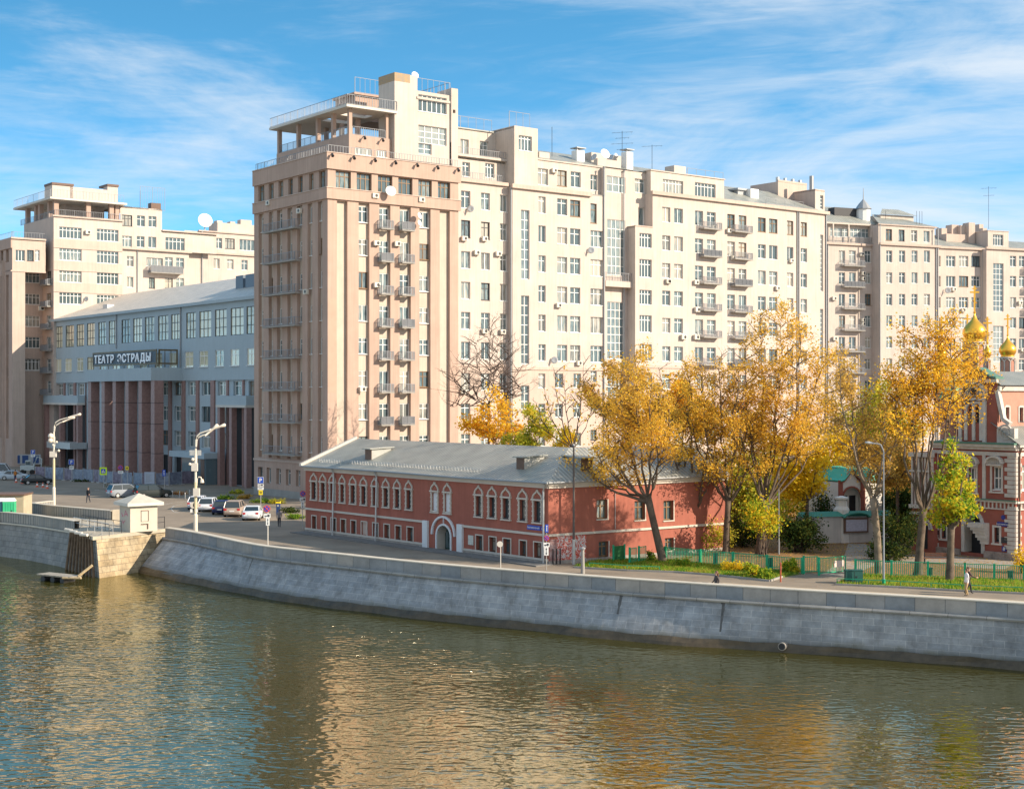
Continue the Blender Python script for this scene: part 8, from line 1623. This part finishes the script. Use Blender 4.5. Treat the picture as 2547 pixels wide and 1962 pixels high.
# traffic signs: face toward the river side
SB = mat('sign_blue', (0.02,0.08,0.45), 0.4); SR_ = mat('sign_red', (0.62,0.06,0.05), 0.4); SW = mat('sign_white', (0.75,0.75,0.73), 0.4); SY = mat('sign_yellow', (0.85,0.65,0.02), 0.4); SYG = mat('sign_yellow_green', (0.62,0.85,0.02), 0.4)
def sign(label, base, D, parts, cat='traffic sign', rz=0.0, group=None, r=0.035, pm='lmetal', top=None, kk=1.0):
    px, py = base; B = Vector((X2(px,D), D, 0)); rt = thing('traffic_sign', B, label, cat, group, rz); s = FP/D
    zt = max(H-(p[2]-CY)/s for p in parts); b = MB(); b.tube([(0,0.04,0),(0,0.04,zt+0.2)], r, 8); b.build('pole', M[pm], rt)
    for kind, x, y, w, h in parts:
        X, Zz = (x-px)/s*kk, H-(y-CY)/s; w_, h_ = w/s, h/s
        def disc(rad, y0, m, nm): b = MB(); b.tube([(X,y0,Zz),(X,y0+0.012,Zz)], rad, 20); return b.build(nm, m, rt)
        def rec(x0,x1,z0,z1,y0,m,nm,par=None): b = MB(); b.box(x0,x1,y0,y0+0.012,z0,z1); return b.build(nm, m, par or rt)
        if kind == 'nostop':
            disc(w_/2, -0.01, SR_, 'disc'); disc(w_/2*0.8, -0.024, SB, 'disc_field')
            for a in (45,135): b = MB(); c_, s_ = math.cos(R(a))*w_*0.4, math.sin(R(a))*w_*0.4; b.tube([(X-c_,-0.03,Zz-s_),(X+c_,-0.03,Zz+s_)], w_*0.05, 5); b.build('cross_bar', SR_, rt)
        elif kind == 'round': disc(w_/2, -0.01, M['lconc'], 'disc')
        elif kind == 'park':
            rec(X-w_/2,X+w_/2,Zz-h_/2,Zz+h_/2,-0.01,SW,'plate_rim'); rec(X-w_*0.46,X+w_*0.46,Zz-h_*0.46,Zz+h_*0.46,-0.024,SB,'plate'); o, ww = text_obj('P', h_*0.85, SW, rt, (X,-0.03,Zz-h_*0.3), 0, 'letter', 0.003, 0.012, 'CENTER')
        elif kind == 'cross':
            rec(X-w_/2,X+w_/2,Zz-h_/2,Zz+h_/2,-0.01,SYG,'plate_border'); rec(X-w_*0.3,X+w_*0.3,Zz-h_*0.3,Zz+h_*0.3,-0.024,SB,'plate'); b = MB(); b.poly([(X-w_*0.24,-0.03,Zz-h_*0.22),(X+w_*0.24,-0.03,Zz-h_*0.22),(X,-0.03,Zz+h_*0.26)]); b.build('triangle', SW, rt)
            b = MB(); b.tube([(X,-0.034,Zz+h_*0.05),(X,-0.034,Zz+h_*0.12)], w_*0.035, 6); b.tube([(X,-0.034,Zz+h_*0.05),(X-w_*0.01,-0.034,Zz-h_*0.06),(X-w_*0.08,-0.034,Zz-h_*0.18)], w_*0.02, 5); b.tube([(X-w_*0.01,-0.034,Zz-h_*0.06),(X+w_*0.07,-0.034,Zz-h_*0.18)], w_*0.02, 5); b.build('walking_figure', M['iron'], rt)
        elif kind in ('plate','arrow','truck','yellow','blue','mini'):
            m = {'yellow': SY, 'blue': SB}.get(kind, SW); rec(X-w_/2,X+w_/2,Zz-h_/2,Zz+h_/2,-0.01,m,'plate')
            b = MB()
            if kind == 'arrow': b.box(X-w_*0.05,X+w_*0.05,-0.02,-0.012,Zz-h_*0.3,Zz+h_*0.3); b.poly([(X-w_*0.2,-0.02,Zz+h_*0.2),(X+w_*0.2,-0.02,Zz+h_*0.2),(X,-0.02,Zz+h_*0.42)]); b.poly([(X-w_*0.2,-0.02,Zz-h_*0.2),(X+w_*0.2,-0.02,Zz-h_*0.2),(X,-0.02,Zz-h_*0.42)])
            elif kind == 'truck': b.box(X-w_*0.38,X+w_*0.02,-0.02,-0.012,Zz-h_*0.15,Zz+h_*0.05); b.box(X+w_*0.04,X+w_*0.36,-0.02,-0.012,Zz-h_*0.15,Zz+h_*0.3); [b.tube([(X+dx*w_,-0.02,Zz-h_*0.2),(X+dx*w_,-0.012,Zz-h_*0.2)], h_*0.1, 8) for dx in (-0.2,0.2)]
            elif kind == 'yellow': b.box(X-w_*0.22,X-w_*0.08,-0.02,-0.012,Zz-h_*0.25,Zz+h_*0.25); b.box(X+w_*0.06,X+w_*0.24,-0.02,-0.012,Zz-h_*0.25,Zz+h_*0.25)
            elif kind == 'blue': b.tube([(X,-0.02,Zz+h_*0.3),(X,-0.012,Zz+h_*0.3)], h_*0.08, 8); b.box(X-w_*0.1,X+w_*0.1,-0.02,-0.012,Zz-h_*0.35,Zz+h_*0.18)
            else: [b.box(X-w_*0.35,X+w_*(0.3-0.1*i),-0.02,-0.012,Zz+h_*(0.18-0.3*i),Zz+h_*(0.28-0.3*i)) for i in range(2)]
            b.build('pictogram', M['iron'] if kind != 'blue' else SW, rt)
    return rt
sign('sunlit no-stopping sign with two plates standing behind the parapet', (666,1360), 114.5, [('nostop',663.5,1265,18,18),('truck',664.5,1282.5,17,10),('arrow',666,1297,9,19)], r=0.04, pm='lconc')
sign('tall blue parking sign with white and yellow plates behind the parked cars', (648.5,1266), 162, [('park',648,1194,15,16),('truck',648.5,1206.5,15,6),('plate',648.5,1214.5,15,7),('yellow',648.5,1224.5,10,12)])
sign('no-stopping sign with two plates at the red house gable', (752,1316), 138, [('nostop',753.5,1227.5,15,15),('truck',753.5,1242,16,8),('arrow',753,1255.5,8,16)])
sign('no-stopping sign with a tow strip in front of the painted corner of the red house', (1359,1418), 105.5, [('blue',1360,1314,8,20),('nostop',1359.5,1338,14,18),('truck',1359.5,1354.5,15,11),('arrow',1359,1370.5,11,21)], pm='concrete')
sign('back of a round sign on a pale pole before the red house gate', (1245,1413), 106.5, [('round',1243.5,1353,15,21)], pm='lconc')
sign('yellow-bordered pedestrian crossing sign on the square', (257.5,1208), 200, [('cross',257,1171.5,18,19)])
sign('no-stopping sign with a white plate before the theatre columns', (301.5,1215), 196, [('nostop',299.5,1163,13,13),('mini',300,1174,13,7)])
sign('blue parking sign half hidden behind the tall left lamp', (178,1196), 214, [('park',177.5,1149,14,13),('mini',178,1163,11,9)])
sign('small yellow route plate beside the theatre columns', (316.5,1213), 200, [('yellow',316,1164,8,9)])
sign('blue pedestrian sign before the theatre entrance', (409,1222), 190, [('blue',408,1176,8,16)])
sign('blue parking sign on a pole at the barrier by the left tower', (82,1178), 232, [('park',82,1124,11,11),('plate',82,1133,11,6)])
t = thing('parking_meter', gp(692,1280), 'dark blue parking meter with yellow head behind the walking man', 'parking meter'); b = MB(); b.box(-0.2,0.2,-0.15,0.15,0,1.25); b.build('body', mat('meter_blue', (0.02,0.05,0.15), 0.4), t); b = MB(); b.box(-0.24,0.24,-0.18,0.18,1.25,1.45); b.build('yellow_head', SY, t); b = MB(); b.box(-0.22,0.22,-0.2,0.2,1.45,1.52); b.build('solar_cap', M['iron'], t); b = MB(); b.box(-0.1,0.1,-0.165,-0.15,0.9,1.1); b.build('screen', M['lmetal'], t)
# barrier round the roadworks
def barrier():
    m = mat('wrapped_film', (0.26,0.32,0.40), 0.35, 0.5, 2.2, col2=(0.09,0.09,0.15), spec=0.8); m2 = mat('grey_film', (0.30,0.27,0.33), 0.4, 0.5, 2.0, col2=(0.10,0.07,0.11)); pts = [(88,1191),(135,1193),(180,1196),(230,1199),(280,1203),(330,1206),(352,1208),(420,1207),(484,1203)]
    rt = bthing('construction_barrier', gp(*pts[0]), 'row of fence panels wrapped in bluish film round the roadworks before the theatre', 'barrier'); W_ = [gp(*p) for p in pts]; k = 0
    for a, c in zip(W_, W_[1:]):
        L_ = (c-a).length; n = max(1, round(L_/2.2)); f = Face(a, (c.x-a.x, c.y-a.y))
        for i in range(n):
            u0, u1 = i*L_/n+0.05, (i+1)*L_/n-0.05; b = MB(); ks = random.uniform(-.15,.15); b.fbox(f, u0, u1, ks, ks+0.05, 0.12, 1.85+random.uniform(-.08,.08)); b.build('film_panel', m if k % 3 else m2, rt); b = MB(); b.fbox(f, u0, u0+0.05, ks-0.04, ks+0.09, 0, 1.95); b.fbox(f, u0-0.3, u0+0.35, ks-0.25, ks+0.3, 0, 0.12); b.build('post', M['lmetal'], rt); k += 1
barrier()
t = thing('information_board', gp(372,1208.5), 'white two-sided information board at the corner of the barrier', 'information board', rz=R(-8)); b = MB(); b.box(-0.75,0.75,-0.05,0.05,0.2,2.0); b.build('board', mat('board_white', (0.42,0.47,0.56), 0.5, 0.15, 3), t); b = MB(); [b.box(-0.55,-0.55+0.9*random.uniform(.5,1),-0.06,-0.05,1.6-0.18*i,1.66-0.18*i) for i in range(7)]; b.build('text_lines', M['metal'], t)
for x in (-0.7,0.7): b = MB(); b.box(x-0.04,x+0.04,-0.25,0.25,0,0.08); b.box(x-0.03,x+0.03,-0.03,0.03,0,0.2); b.build('leg', M['iron'], t)
t = thing('poster_stand', gp(66,1160), 'wide grey stand with dark blue posters at the foot of the left tower', 'poster stand'); b = MB(); b.box(-2.6,2.6,-0.08,0.08,0.4,2.2); b.build('frame', M['metal'], t); [(lambda b: (b.box(x-0.55,x+0.55,-0.12,-0.08,0.6,2.0), b.build('poster', mat('poster_blue', (0.015,0.05,0.16), 0.5), t)))(MB()) for x in (-1.7,-0.2,1.7)]; b = MB(); b.box(-2.5,-2.4,-0.1,0.1,0,0.4); b.box(2.4,2.5,-0.1,0.1,0,0.4); b.build('leg', M['iron'], t)
def machine():
    t = thing('road_machine', gp(72,1180), 'pale wheeled road-work machine with raised arm behind the barrier', 'construction machine', rz=R(12)); w = mat('machine_white', (0.50,0.56,0.56), 0.5, 0.2, 2)
    b = MB(); b.box(-1.3,0.9,-0.7,0.7,0.7,1.5); b.box(-0.5,0.3,-0.65,0.65,1.5,2.3); b.build('body', w, t); b = MB(); b.box(-0.45,0.25,-0.67,0.67,1.6,2.15); b.build('cab_glass', M['glass'], t); b = MB(); b.tube([(0.7,0,1.4),(1.3,0,2.9),(2.0,0,2.5),(1.9,0,1.2)], [0.16,0.14,0.12,0.1], 6); b.build('boom', w, t)
    for x in (-0.9,0.6):
        for y in (-0.75,0.75): b = MB(); b.tube([(x,y-0.12,0.42),(x,y+0.12,0.42)], 0.42, 14); b.build('wheel', M['black'], t)
    for x in (-1.5,1.1): b = MB(); b.box(x-0.1,x+0.1,-0.8,-0.6,0,0.7); b.build('outrigger', mat('safety_orange', (0.6,0.15,0.02), 0.5), t)
machine()
for i, (px, py, lab) in enumerate([(40,1200,'orange and white traffic cone left of the others, beside the silver car'), (55,1202,'traffic cone at the rear bumper of the black sedan'), (92.5,1211,'traffic cone nearest the middle of the black sedan'), (106.5,1212,'traffic cone near the front wheel of the black sedan'), (117.5,1215,'traffic cone closest to the lamp, right of the black sedan')]):
    t = thing('traffic_cone', gp(px,py), lab, 'traffic cone', 'cones around the black sedan'); b = MB(); b.lathe((0,0,0), [(0.19,0.04),(0.03,0.72),(0.0,0.73)], 12); b.box(-0.24,0.24,-0.24,0.24,0,0.04); b.build('cone', mat('cone_orange', (0.62,0.12,0.06), 0.5), t); b = MB(); b.lathe((0,0,0), [(0.145,0.26),(0.103,0.45)], 12); b.build('white_band', SW, t)
for px, py, rx, lab in ((203,1198,1.6,'small dark flower bed in front of the barrier'), (296,1210,2.2,'dark flower bed beside the no-stopping sign'), (442,1230,1.9,'reddish flower bed ringed by short white bollards')):
    bush(lab, (px,py), rx, 0.32, 700, 'pink' if px > 400 else 'dark', px, kind='flower_bed', cat='flower bed', group='flower beds on the square', size=0.12, hollow=0.1, ry=rx*0.7)
for px, py, lab in ((429,1236,'leftmost short white bollard by the reddish flower bed'), (447,1237,'middle short white bollard by the reddish flower bed'), (460.5,1241,'rightmost short white bollard by the reddish flower bed'), (472,1234,'short white bollard nearest the theatre entrance')):
    t = thing('bollard', gp(px,py), lab, 'bollard', 'short white bollards'); b = MB(); b.tube([(0,0,0),(0,0,0.7)], 0.06, 8); b.build('post', M['lmetal'], t); b = MB(); b.tube([(0,0,0.7),(0,0,0.78)], [0.075,0.03], 8); b.build('cap', M['white'], t)
# road markings
b = MB()
def arc(pts, w=0.12):
    W_ = [gp(*p, 0.004) for p in pts]
    for a, c in zip(W_, W_[1:]): n = Vector((-(c-a).y, (c-a).x, 0)).normalized()*w/2; b.poly([a-n, c-n, c+n, a+n])
arc([(150,1223),(200,1219),(235,1218),(265,1221),(300,1226)], 0.15); arc([(60,1228),(100,1226),(150,1223)], 0.15); arc([(452,1254),(432,1258),(425,1265),(432,1272),(445,1275)], 0.1); arc([(395,1258),(430,1250),(470,1246)], 0.1)
o = b.build('road_markings', mat('road_paint', (0.50,0.50,0.48), 0.8, 0.3, 2)); o['kind'] = 'structure'
# kerb and pavement along the red house, kerb of the tower garden
pv = MB()
for (u0, u1, k0, k1, z) in ((-0.5, RW, -1.7, -0.02, 0.1),): pv.fbox(RA, u0, u1, k0, k1, -0.1, z)
o = pv.build('pavement', mat('pavement_asphalt', (0.20,0.19,0.18), 0.9, 0.25, 0.8)); o['kind'] = 'structure'
# ================================================================ cars
def car(label, px, py, yaw, kind='sedan', col=(0.6,0.62,0.64), group='cars on the square', side=None, rough=0.3):
    p = gp(px, py); name = {'sedan':'parked_car','suv':'parked_car','van':'parked_van','hatch':'parked_car'}[kind]; rt = thing(name, p, label, 'van' if kind == 'van' else 'car', group, yaw)
    L_, W_, Hh, belt = {'sedan':(4.5,1.8,1.45,0.92), 'hatch':(4.2,1.8,1.52,0.95), 'suv':(4.6,1.9,1.70,1.05), 'van':(5.2,1.95,2.3,1.15)}[kind]; h = L_/2; w = W_/2
    hood = {'sedan':0.95,'hatch':1.0,'suv':1.12,'van':1.2}[kind]; tail = {'sedan':1.02,'hatch':0.98,'suv':1.08,'van':1.15}[kind]
    st = [(-h,0.42,tail*0.72,w*0.80),(-h+0.12,0.28,tail*0.95,w*0.93),(-h+0.5,0.22,tail,w*0.99),(-h*0.4,0.2,belt,w),(h*0.2,0.2,belt,w),(h*0.5,0.22,hood*0.97,w*0.99),(h-0.45,0.24,hood*0.86,w*0.95),(h-0.12,0.28,hood*0.72,w*0.88),(h,0.42,hood*0.6,w*0.74)]
    m = mat('paint_'+label[:14].replace(' ','_'), col, rough, spec=0.6); v = []; f = []
    for y, zb, zs, ww in st:
        zm = (zb+zs)*0.52; v += [(-ww*0.92,y,zb),(-ww,y,zb+0.12),(-ww,y,zm),(-ww*0.96,y,zs-0.06),(-ww*0.86,y,zs),(ww*0.86,y,zs),(ww*0.96,y,zs-0.06),(ww,y,zm),(ww,y,zb+0.12),(ww*0.92,y,zb)]
    for i in range(len(st)-1):
        for j in range(10): a = i*10+j; c = i*10+(j+1) % 10; f.append((a,c,c+10,a+10))
    f += [tuple(range(9,-1,-1)), tuple(range((len(st)-1)*10, len(st)*10))]
    me = bpy.data.meshes.new('body'); me.from_pydata(v, [], f); me.materials.append(m); me.polygons.foreach_set('use_smooth', [True]*len(me.polygons)); o = bpy.data.objects.new('body', me); COL.objects.link(o); o.parent = rt
    md = o.modifiers.new('e', 'EDGE_SPLIT'); md.split_angle = R(38)
    yr0, yr1, yf1, yf0 = {'sedan':(-h+0.55,-h+1.25,h*0.12,h*0.48), 'hatch':(-h+0.1,-h+0.55,h*0.12,h*0.5), 'suv':(-h+0.08,-h+0.4,h*0.12,h*0.48), 'van':(-h+0.04,-h+0.15,h*0.45,h*0.75)}[kind]; zb = belt-0.04; zt = Hh-0.06
    b = MB(); b.hexa([(-w*0.9,yr0,zb),(w*0.9,yr0,zb),(w*0.9,yf0,zb),(-w*0.9,yf0,zb),(-w*0.74,yr1,zt),(w*0.74,yr1,zt),(w*0.74,yf1,zt),(-w*0.74,yf1,zt)]); b.build('windows', mat('car_glass', (0.02,0.03,0.035), 0.08, spec=0.9), rt)
    b = MB(); b.hexa([(-w*0.75,yr1-0.05,zt),(w*0.75,yr1-0.05,zt),(w*0.75,yf1+0.05,zt),(-w*0.75,yf1+0.05,zt),(-w*0.62,yr1+0.1,Hh),(w*0.62,yr1+0.1,Hh),(w*0.62,yf1-0.1,Hh),(-w*0.62,yf1-0.1,Hh)])
    for s in (-1,1):
        for (ya, yb) in ((yr0,yr1),(yf0,yf1)): b.tube([(s*w*0.9,ya,zb),(s*w*0.75,yb,zt)], 0.05, 5)
        ym = (yr1+yf1)/2; b.tube([(s*w*0.905,ym,zb),(s*w*0.755,ym,zt)], 0.045, 5)
    b.build('roof', m, rt)
    for y in (-h+0.85, h-0.85):
        for s in (-1,1):
            b = MB(); b.tube([(s*(w-0.2),y,0.32),(s*(w+0.01),y,0.32)], 0.32, 18); t = b.build('wheel', M['black'], rt); b = MB(); b.tube([(s*(w+0.012),y,0.32),(s*(w+0.02),y,0.32)], 0.2, 12); b.build('rim', M['lmetal'], t)
    for s in (-1,1):
        b = MB(); b.box(min(s*w*0.58,s*w*0.9),max(s*w*0.58,s*w*0.9),-h-0.01,-h+0.16,tail*0.68,tail*0.86); b.build('taillight', mat('taillight_red', (0.45,0.02,0.02), 0.3), rt)
        b = MB(); b.box(min(s*w*0.5,s*w*0.84),max(s*w*0.5,s*w*0.84),h-0.1,h+0.01,hood*0.58,hood*0.72); b.build('headlight', mat('headlight', (0.7,0.72,0.72), 0.15), rt)
        b = MB(); b.box(min(s*w,s*(w+0.16)),max(s*w,s*(w+0.16)),h*0.36,h*0.36+0.12,belt,belt+0.14); b.build('mirror', m, rt)
    b = MB(); b.box(-0.26,0.26,-h-0.02,-h,tail*0.55,tail*0.55+0.12); b.build('number_plate', SW, rt)
    if side is not None: b = MB(); b.box(w-0.0,w+0.015,-h*0.9,h*0.2,0.45,belt-0.05); b.build('orange_door_panel', side, rt)
    return rt
org = mat('orange_livery', (0.75,0.22,0.02), 0.4)
car('white sedan at the right end of the parked row', 629, 1291, R(4), 'sedan', (0.62,0.66,0.70), 'cars parked in a row by the tower')
car('beige off-road car between the blue and the white sedan', 585, 1282, R(2), 'suv', (0.36,0.29,0.24), 'cars parked in a row by the tower')
car('dark blue hatchback in the middle of the parked row', 554, 1277, R(2), 'hatch', (0.02,0.03,0.10), 'cars parked in a row by the tower')
car('white and orange hatchback second from the lamp', 520, 1270, R(0), 'hatch', (0.62,0.65,0.70), 'cars parked in a row by the tower', side=org)
car('white and red hatchback partly behind the lamp post', 494, 1265, R(0), 'hatch', (0.60,0.62,0.68), 'cars parked in a row by the tower', side=SR_)
car('silver off-road car left of the dark one behind the hut roof', 313, 1236, R(-52), 'suv', (0.26,0.29,0.33))
car('dark off-road car right of the silver one behind the hut roof', 380, 1237, R(-58), 'suv', (0.02,0.03,0.03))
car('black sedan surrounded by traffic cones', 92, 1204, R(-62), 'sedan', (0.008,0.012,0.014))
car('pale silver sedan at the left beside the white van', 36, 1193, R(-75), 'sedan', (0.45,0.52,0.58))
car('white van cut by the left edge of the view', -6, 1189, R(-80), 'van', (0.55,0.60,0.64))
# ================================================================ people
def person(label, loc, yaw, J, cols, hair=(0.05,0.03,0.02), long=False, scale=1.0, sleeve=True, bag=None):
    rt = thing('person', loc, label, 'person', None, yaw); rt.scale = (scale,)*3
    verts = []; edges = []; rad = []; idx = {}
    def V(n, p, r): idx[n] = len(verts); verts.append(p); rad.append(r)
    def E(a, b): edges.append((idx[a], idx[b]))
    V('pel', (0,0,0.95), 0.145); V('waist', (0,0.0,1.10), 0.135); V('chest', (0,0.01,1.30), 0.165); V('neckb', (0,0.0,1.46), 0.075); V('neck', (0,0.015,1.52), 0.055); V('head', (0,0.03,1.60), 0.088); V('headt', (0,0.02,1.68), 0.085); V('crown', (0,0.01,1.74), 0.05); V('nose', (0,0.135,1.615), 0.014)
    E('pel','waist'); E('waist','chest'); E('chest','neckb'); E('neckb','neck'); E('neck','head'); E('head','headt'); E('headt','crown'); E('head','nose')
    for s, t in ((-1,'l'),(1,'r')):
        V('sh'+t, (s*0.17,0,1.42), 0.07); V('el'+t, J['el'+t], 0.047); V('wr'+t, J['wr'+t], 0.033); V('hd'+t, J['hd'+t], 0.032); E('neckb','sh'+t) if False else E('chest','sh'+t); E('sh'+t,'el'+t); E('el'+t,'wr'+t); E('wr'+t,'hd'+t)
        hd = Vector(J['hd'+t]); d = (hd-Vector(J['wr'+t])).normalized(); sd = d.cross(Vector((1,0,0))).normalized()
        for k in range(4): q = hd+d*(0.075-0.008*abs(k-1.4))+sd*(k-1.5)*0.02+Vector((-s*0.012,0,0)); V('f%s%d' % (t,k), tuple(q), 0.0085); E('hd'+t,'f%s%d' % (t,k))
        q = hd+d*0.02+sd*0.055; V('th'+t, tuple(q), 0.010); E('hd'+t,'th'+t)
        V('hp'+t, (s*0.09,0,0.90), 0.105); V('kn'+t, J['kn'+t], 0.068); V('an'+t, J['an'+t], 0.045); V('to'+t, J['to'+t], 0.038); E('pel','hp'+t); E('hp'+t,'kn'+t); E('kn'+t,'an'+t); E('an'+t,'to'+t)
    me = bpy.data.meshes.new('b'); me.from_pydata(verts, edges, []); o = bpy.data.objects.new('b', me); COL.objects.link(o); o.modifiers.new('s','SKIN'); 
    for i, r in enumerate(rad): me.skin_vertices[0].data[i].radius = (r, r)
    me.skin_vertices[0].data[0].use_root = True; ss = o.modifiers.new('u','SUBSURF'); ss.levels = 1; ss.render_levels = 1
    dg = bpy.context.evaluated_depsgraph_get(); nm = bpy.data.meshes.new_from_object(o.evaluated_get(dg)); bpy.data.objects.remove(o); nm.name = 'body'; nm.materials.clear()
    skin = mat('skin', (0.50,0.30,0.22), 0.6); key = label[:10].replace(' ','_'); tops = mat('top_'+label[-14:], cols[0], 0.8, 0.1, 6); legs = mat('legs_'+label[-14:], cols[1], 0.8, 0.1, 6); shoe = mat('shoe_'+label[-14:], cols[2], 0.6)
    for m in (skin, tops, legs, shoe): nm.materials.append(m)
    hands = [Vector(J['wrl']), Vector(J['wrr'])]; hdp = [Vector(J['hdl']), Vector(J['hdr'])]
    for p in nm.polygons:
        c = p.center; mi = 1
        if c.z > 1.49: mi = 0
        elif min((c-h).length for h in hdp) < 0.085: mi = 0
        elif abs(c.x) > 0.0 and c.z < 0.10: mi = 3
        elif c.z < 0.93 and min((c-h).length for h in hands) > 0.12 and min((c-Vector(J['el'+t])).length for t in 'lr') > 0.14: mi = 2
        p.material_index = mi; p.use_smooth = True
    b = bpy.data.objects.new('body', nm); COL.objects.link(b); b.parent = rt
    hb = MB(); hb.lathe((0,-0.012,1.66), [(0.094,-0.06),(0.104,0.0),(0.098,0.06),(0.07,0.105),(0.02,0.125),(0.0,0.127)], 14)
    if long: hb.tube([(0,-0.06,1.66),(0,-0.09,1.52),(0,-0.10,1.38)], [0.09,0.085,0.05], 10)
    hb.build('hair', mat('hair_'+label[-12:], hair, 0.6), rt, smooth=True)
    for s in (-1,1): e = MB(); e.lathe((s*0.034,0.113,1.645), [(0.0,-0.008),(0.009,0),(0.0,0.008)], 6); e.build('eye', M['iron'], rt); e = MB(); e.tube([(s*0.092,0.01,1.60),(s*0.098,0.0,1.66)], [0.012,0.016], 6); e.build('ear', skin, rt)
    e = MB(); e.box(-0.025,0.025,0.108,0.114,1.568,1.576); e.build('mouth', mat('lips', (0.35,0.12,0.1), 0.6), rt)
    if bag: e = MB(); e.box(*bag); e.build('bag', M['iron'], rt)
    return rt
WALK = dict(ell=(-0.23,-0.10,1.17), wrl=(-0.22,-0.06,0.94), hdl=(-0.22,-0.03,0.87), elr=(0.24,0.06,1.16), wrr=(0.24,0.20,1.0), hdr=(0.23,0.26,0.97), knl=(-0.09,0.17,0.52), anl=(-0.09,0.22,0.10), tol=(-0.09,0.36,0.045), knr=(0.09,-0.06,0.49), anr=(0.09,-0.30,0.14), tor=(0.09,-0.20,0.045))
STAND = dict(ell=(-0.25,-0.02,1.15), wrl=(-0.24,0.06,0.92), hdl=(-0.23,0.08,0.85), elr=(0.25,-0.02,1.15), wrr=(0.24,0.06,0.92), hdr=(0.23,0.08,0.85), knl=(-0.10,0.03,0.49), anl=(-0.10,0.0,0.08), tol=(-0.11,0.15,0.04), knr=(0.10,0.05,0.49), anr=(0.10,-0.02,0.08), tor=(0.11,0.13,0.04))
MIR = lambda J: {k[:-1]+('r' if k[-1] == 'l' else 'l'): (-v[0], v[1], v[2]) for k, v in J.items()}
REACH = dict(WALK, elr=(0.26,0.14,1.18), wrr=(0.24,0.42,1.10), hdr=(0.23,0.50,1.10))
person('person in a white shirt and sand-coloured trousers walking nearer the parapet', gp(2404.5,1482), R(95), STAND | {'knl':(-0.09,0.08,0.5),'anl':(-0.08,-0.05,0.09),'tol':(-0.08,0.1,0.04)}, [(0.72,0.68,0.66),(0.50,0.34,0.17),(0.16,0.12,0.09)], (0.14,0.07,0.04))
person('person in a dark coat with outstretched hand striding beside the white shirt', gp(2409,1477), R(-88), REACH, [(0.07,0.04,0.04),(0.03,0.03,0.035),(0.04,0.03,0.03)], (0.10,0.05,0.03))
person('long-haired blonde person in dark clothes close behind the parapet', gp(1782,1488.5), R(100), WALK, [(0.06,0.05,0.05),(0.04,0.04,0.05),(0.03,0.03,0.03)], (0.55,0.36,0.20), True)
person('person in a grey jacket and dark trousers walking away beside the parking meter', gp(694.5,1311), R(8), WALK, [(0.22,0.20,0.20),(0.015,0.02,0.035),(0.02,0.02,0.02)], (0.12,0.10,0.09))
person('person in black crossing the empty square left of the hut', gp(219.5,1250.5), R(170), MIR(WALK), [(0.012,0.014,0.02),(0.02,0.025,0.045),(0.02,0.02,0.02)], (0.10,0.06,0.05), scale=1.05)
person('road worker in an orange jacket between the silver and black sedans', gp(38,1197), R(60), STAND, [(0.62,0.22,0.04),(0.05,0.05,0.10),(0.02,0.02,0.02)], (0.05,0.04,0.04))
for o in bpy.data.objects:
    if 'world' in o: del o['world']
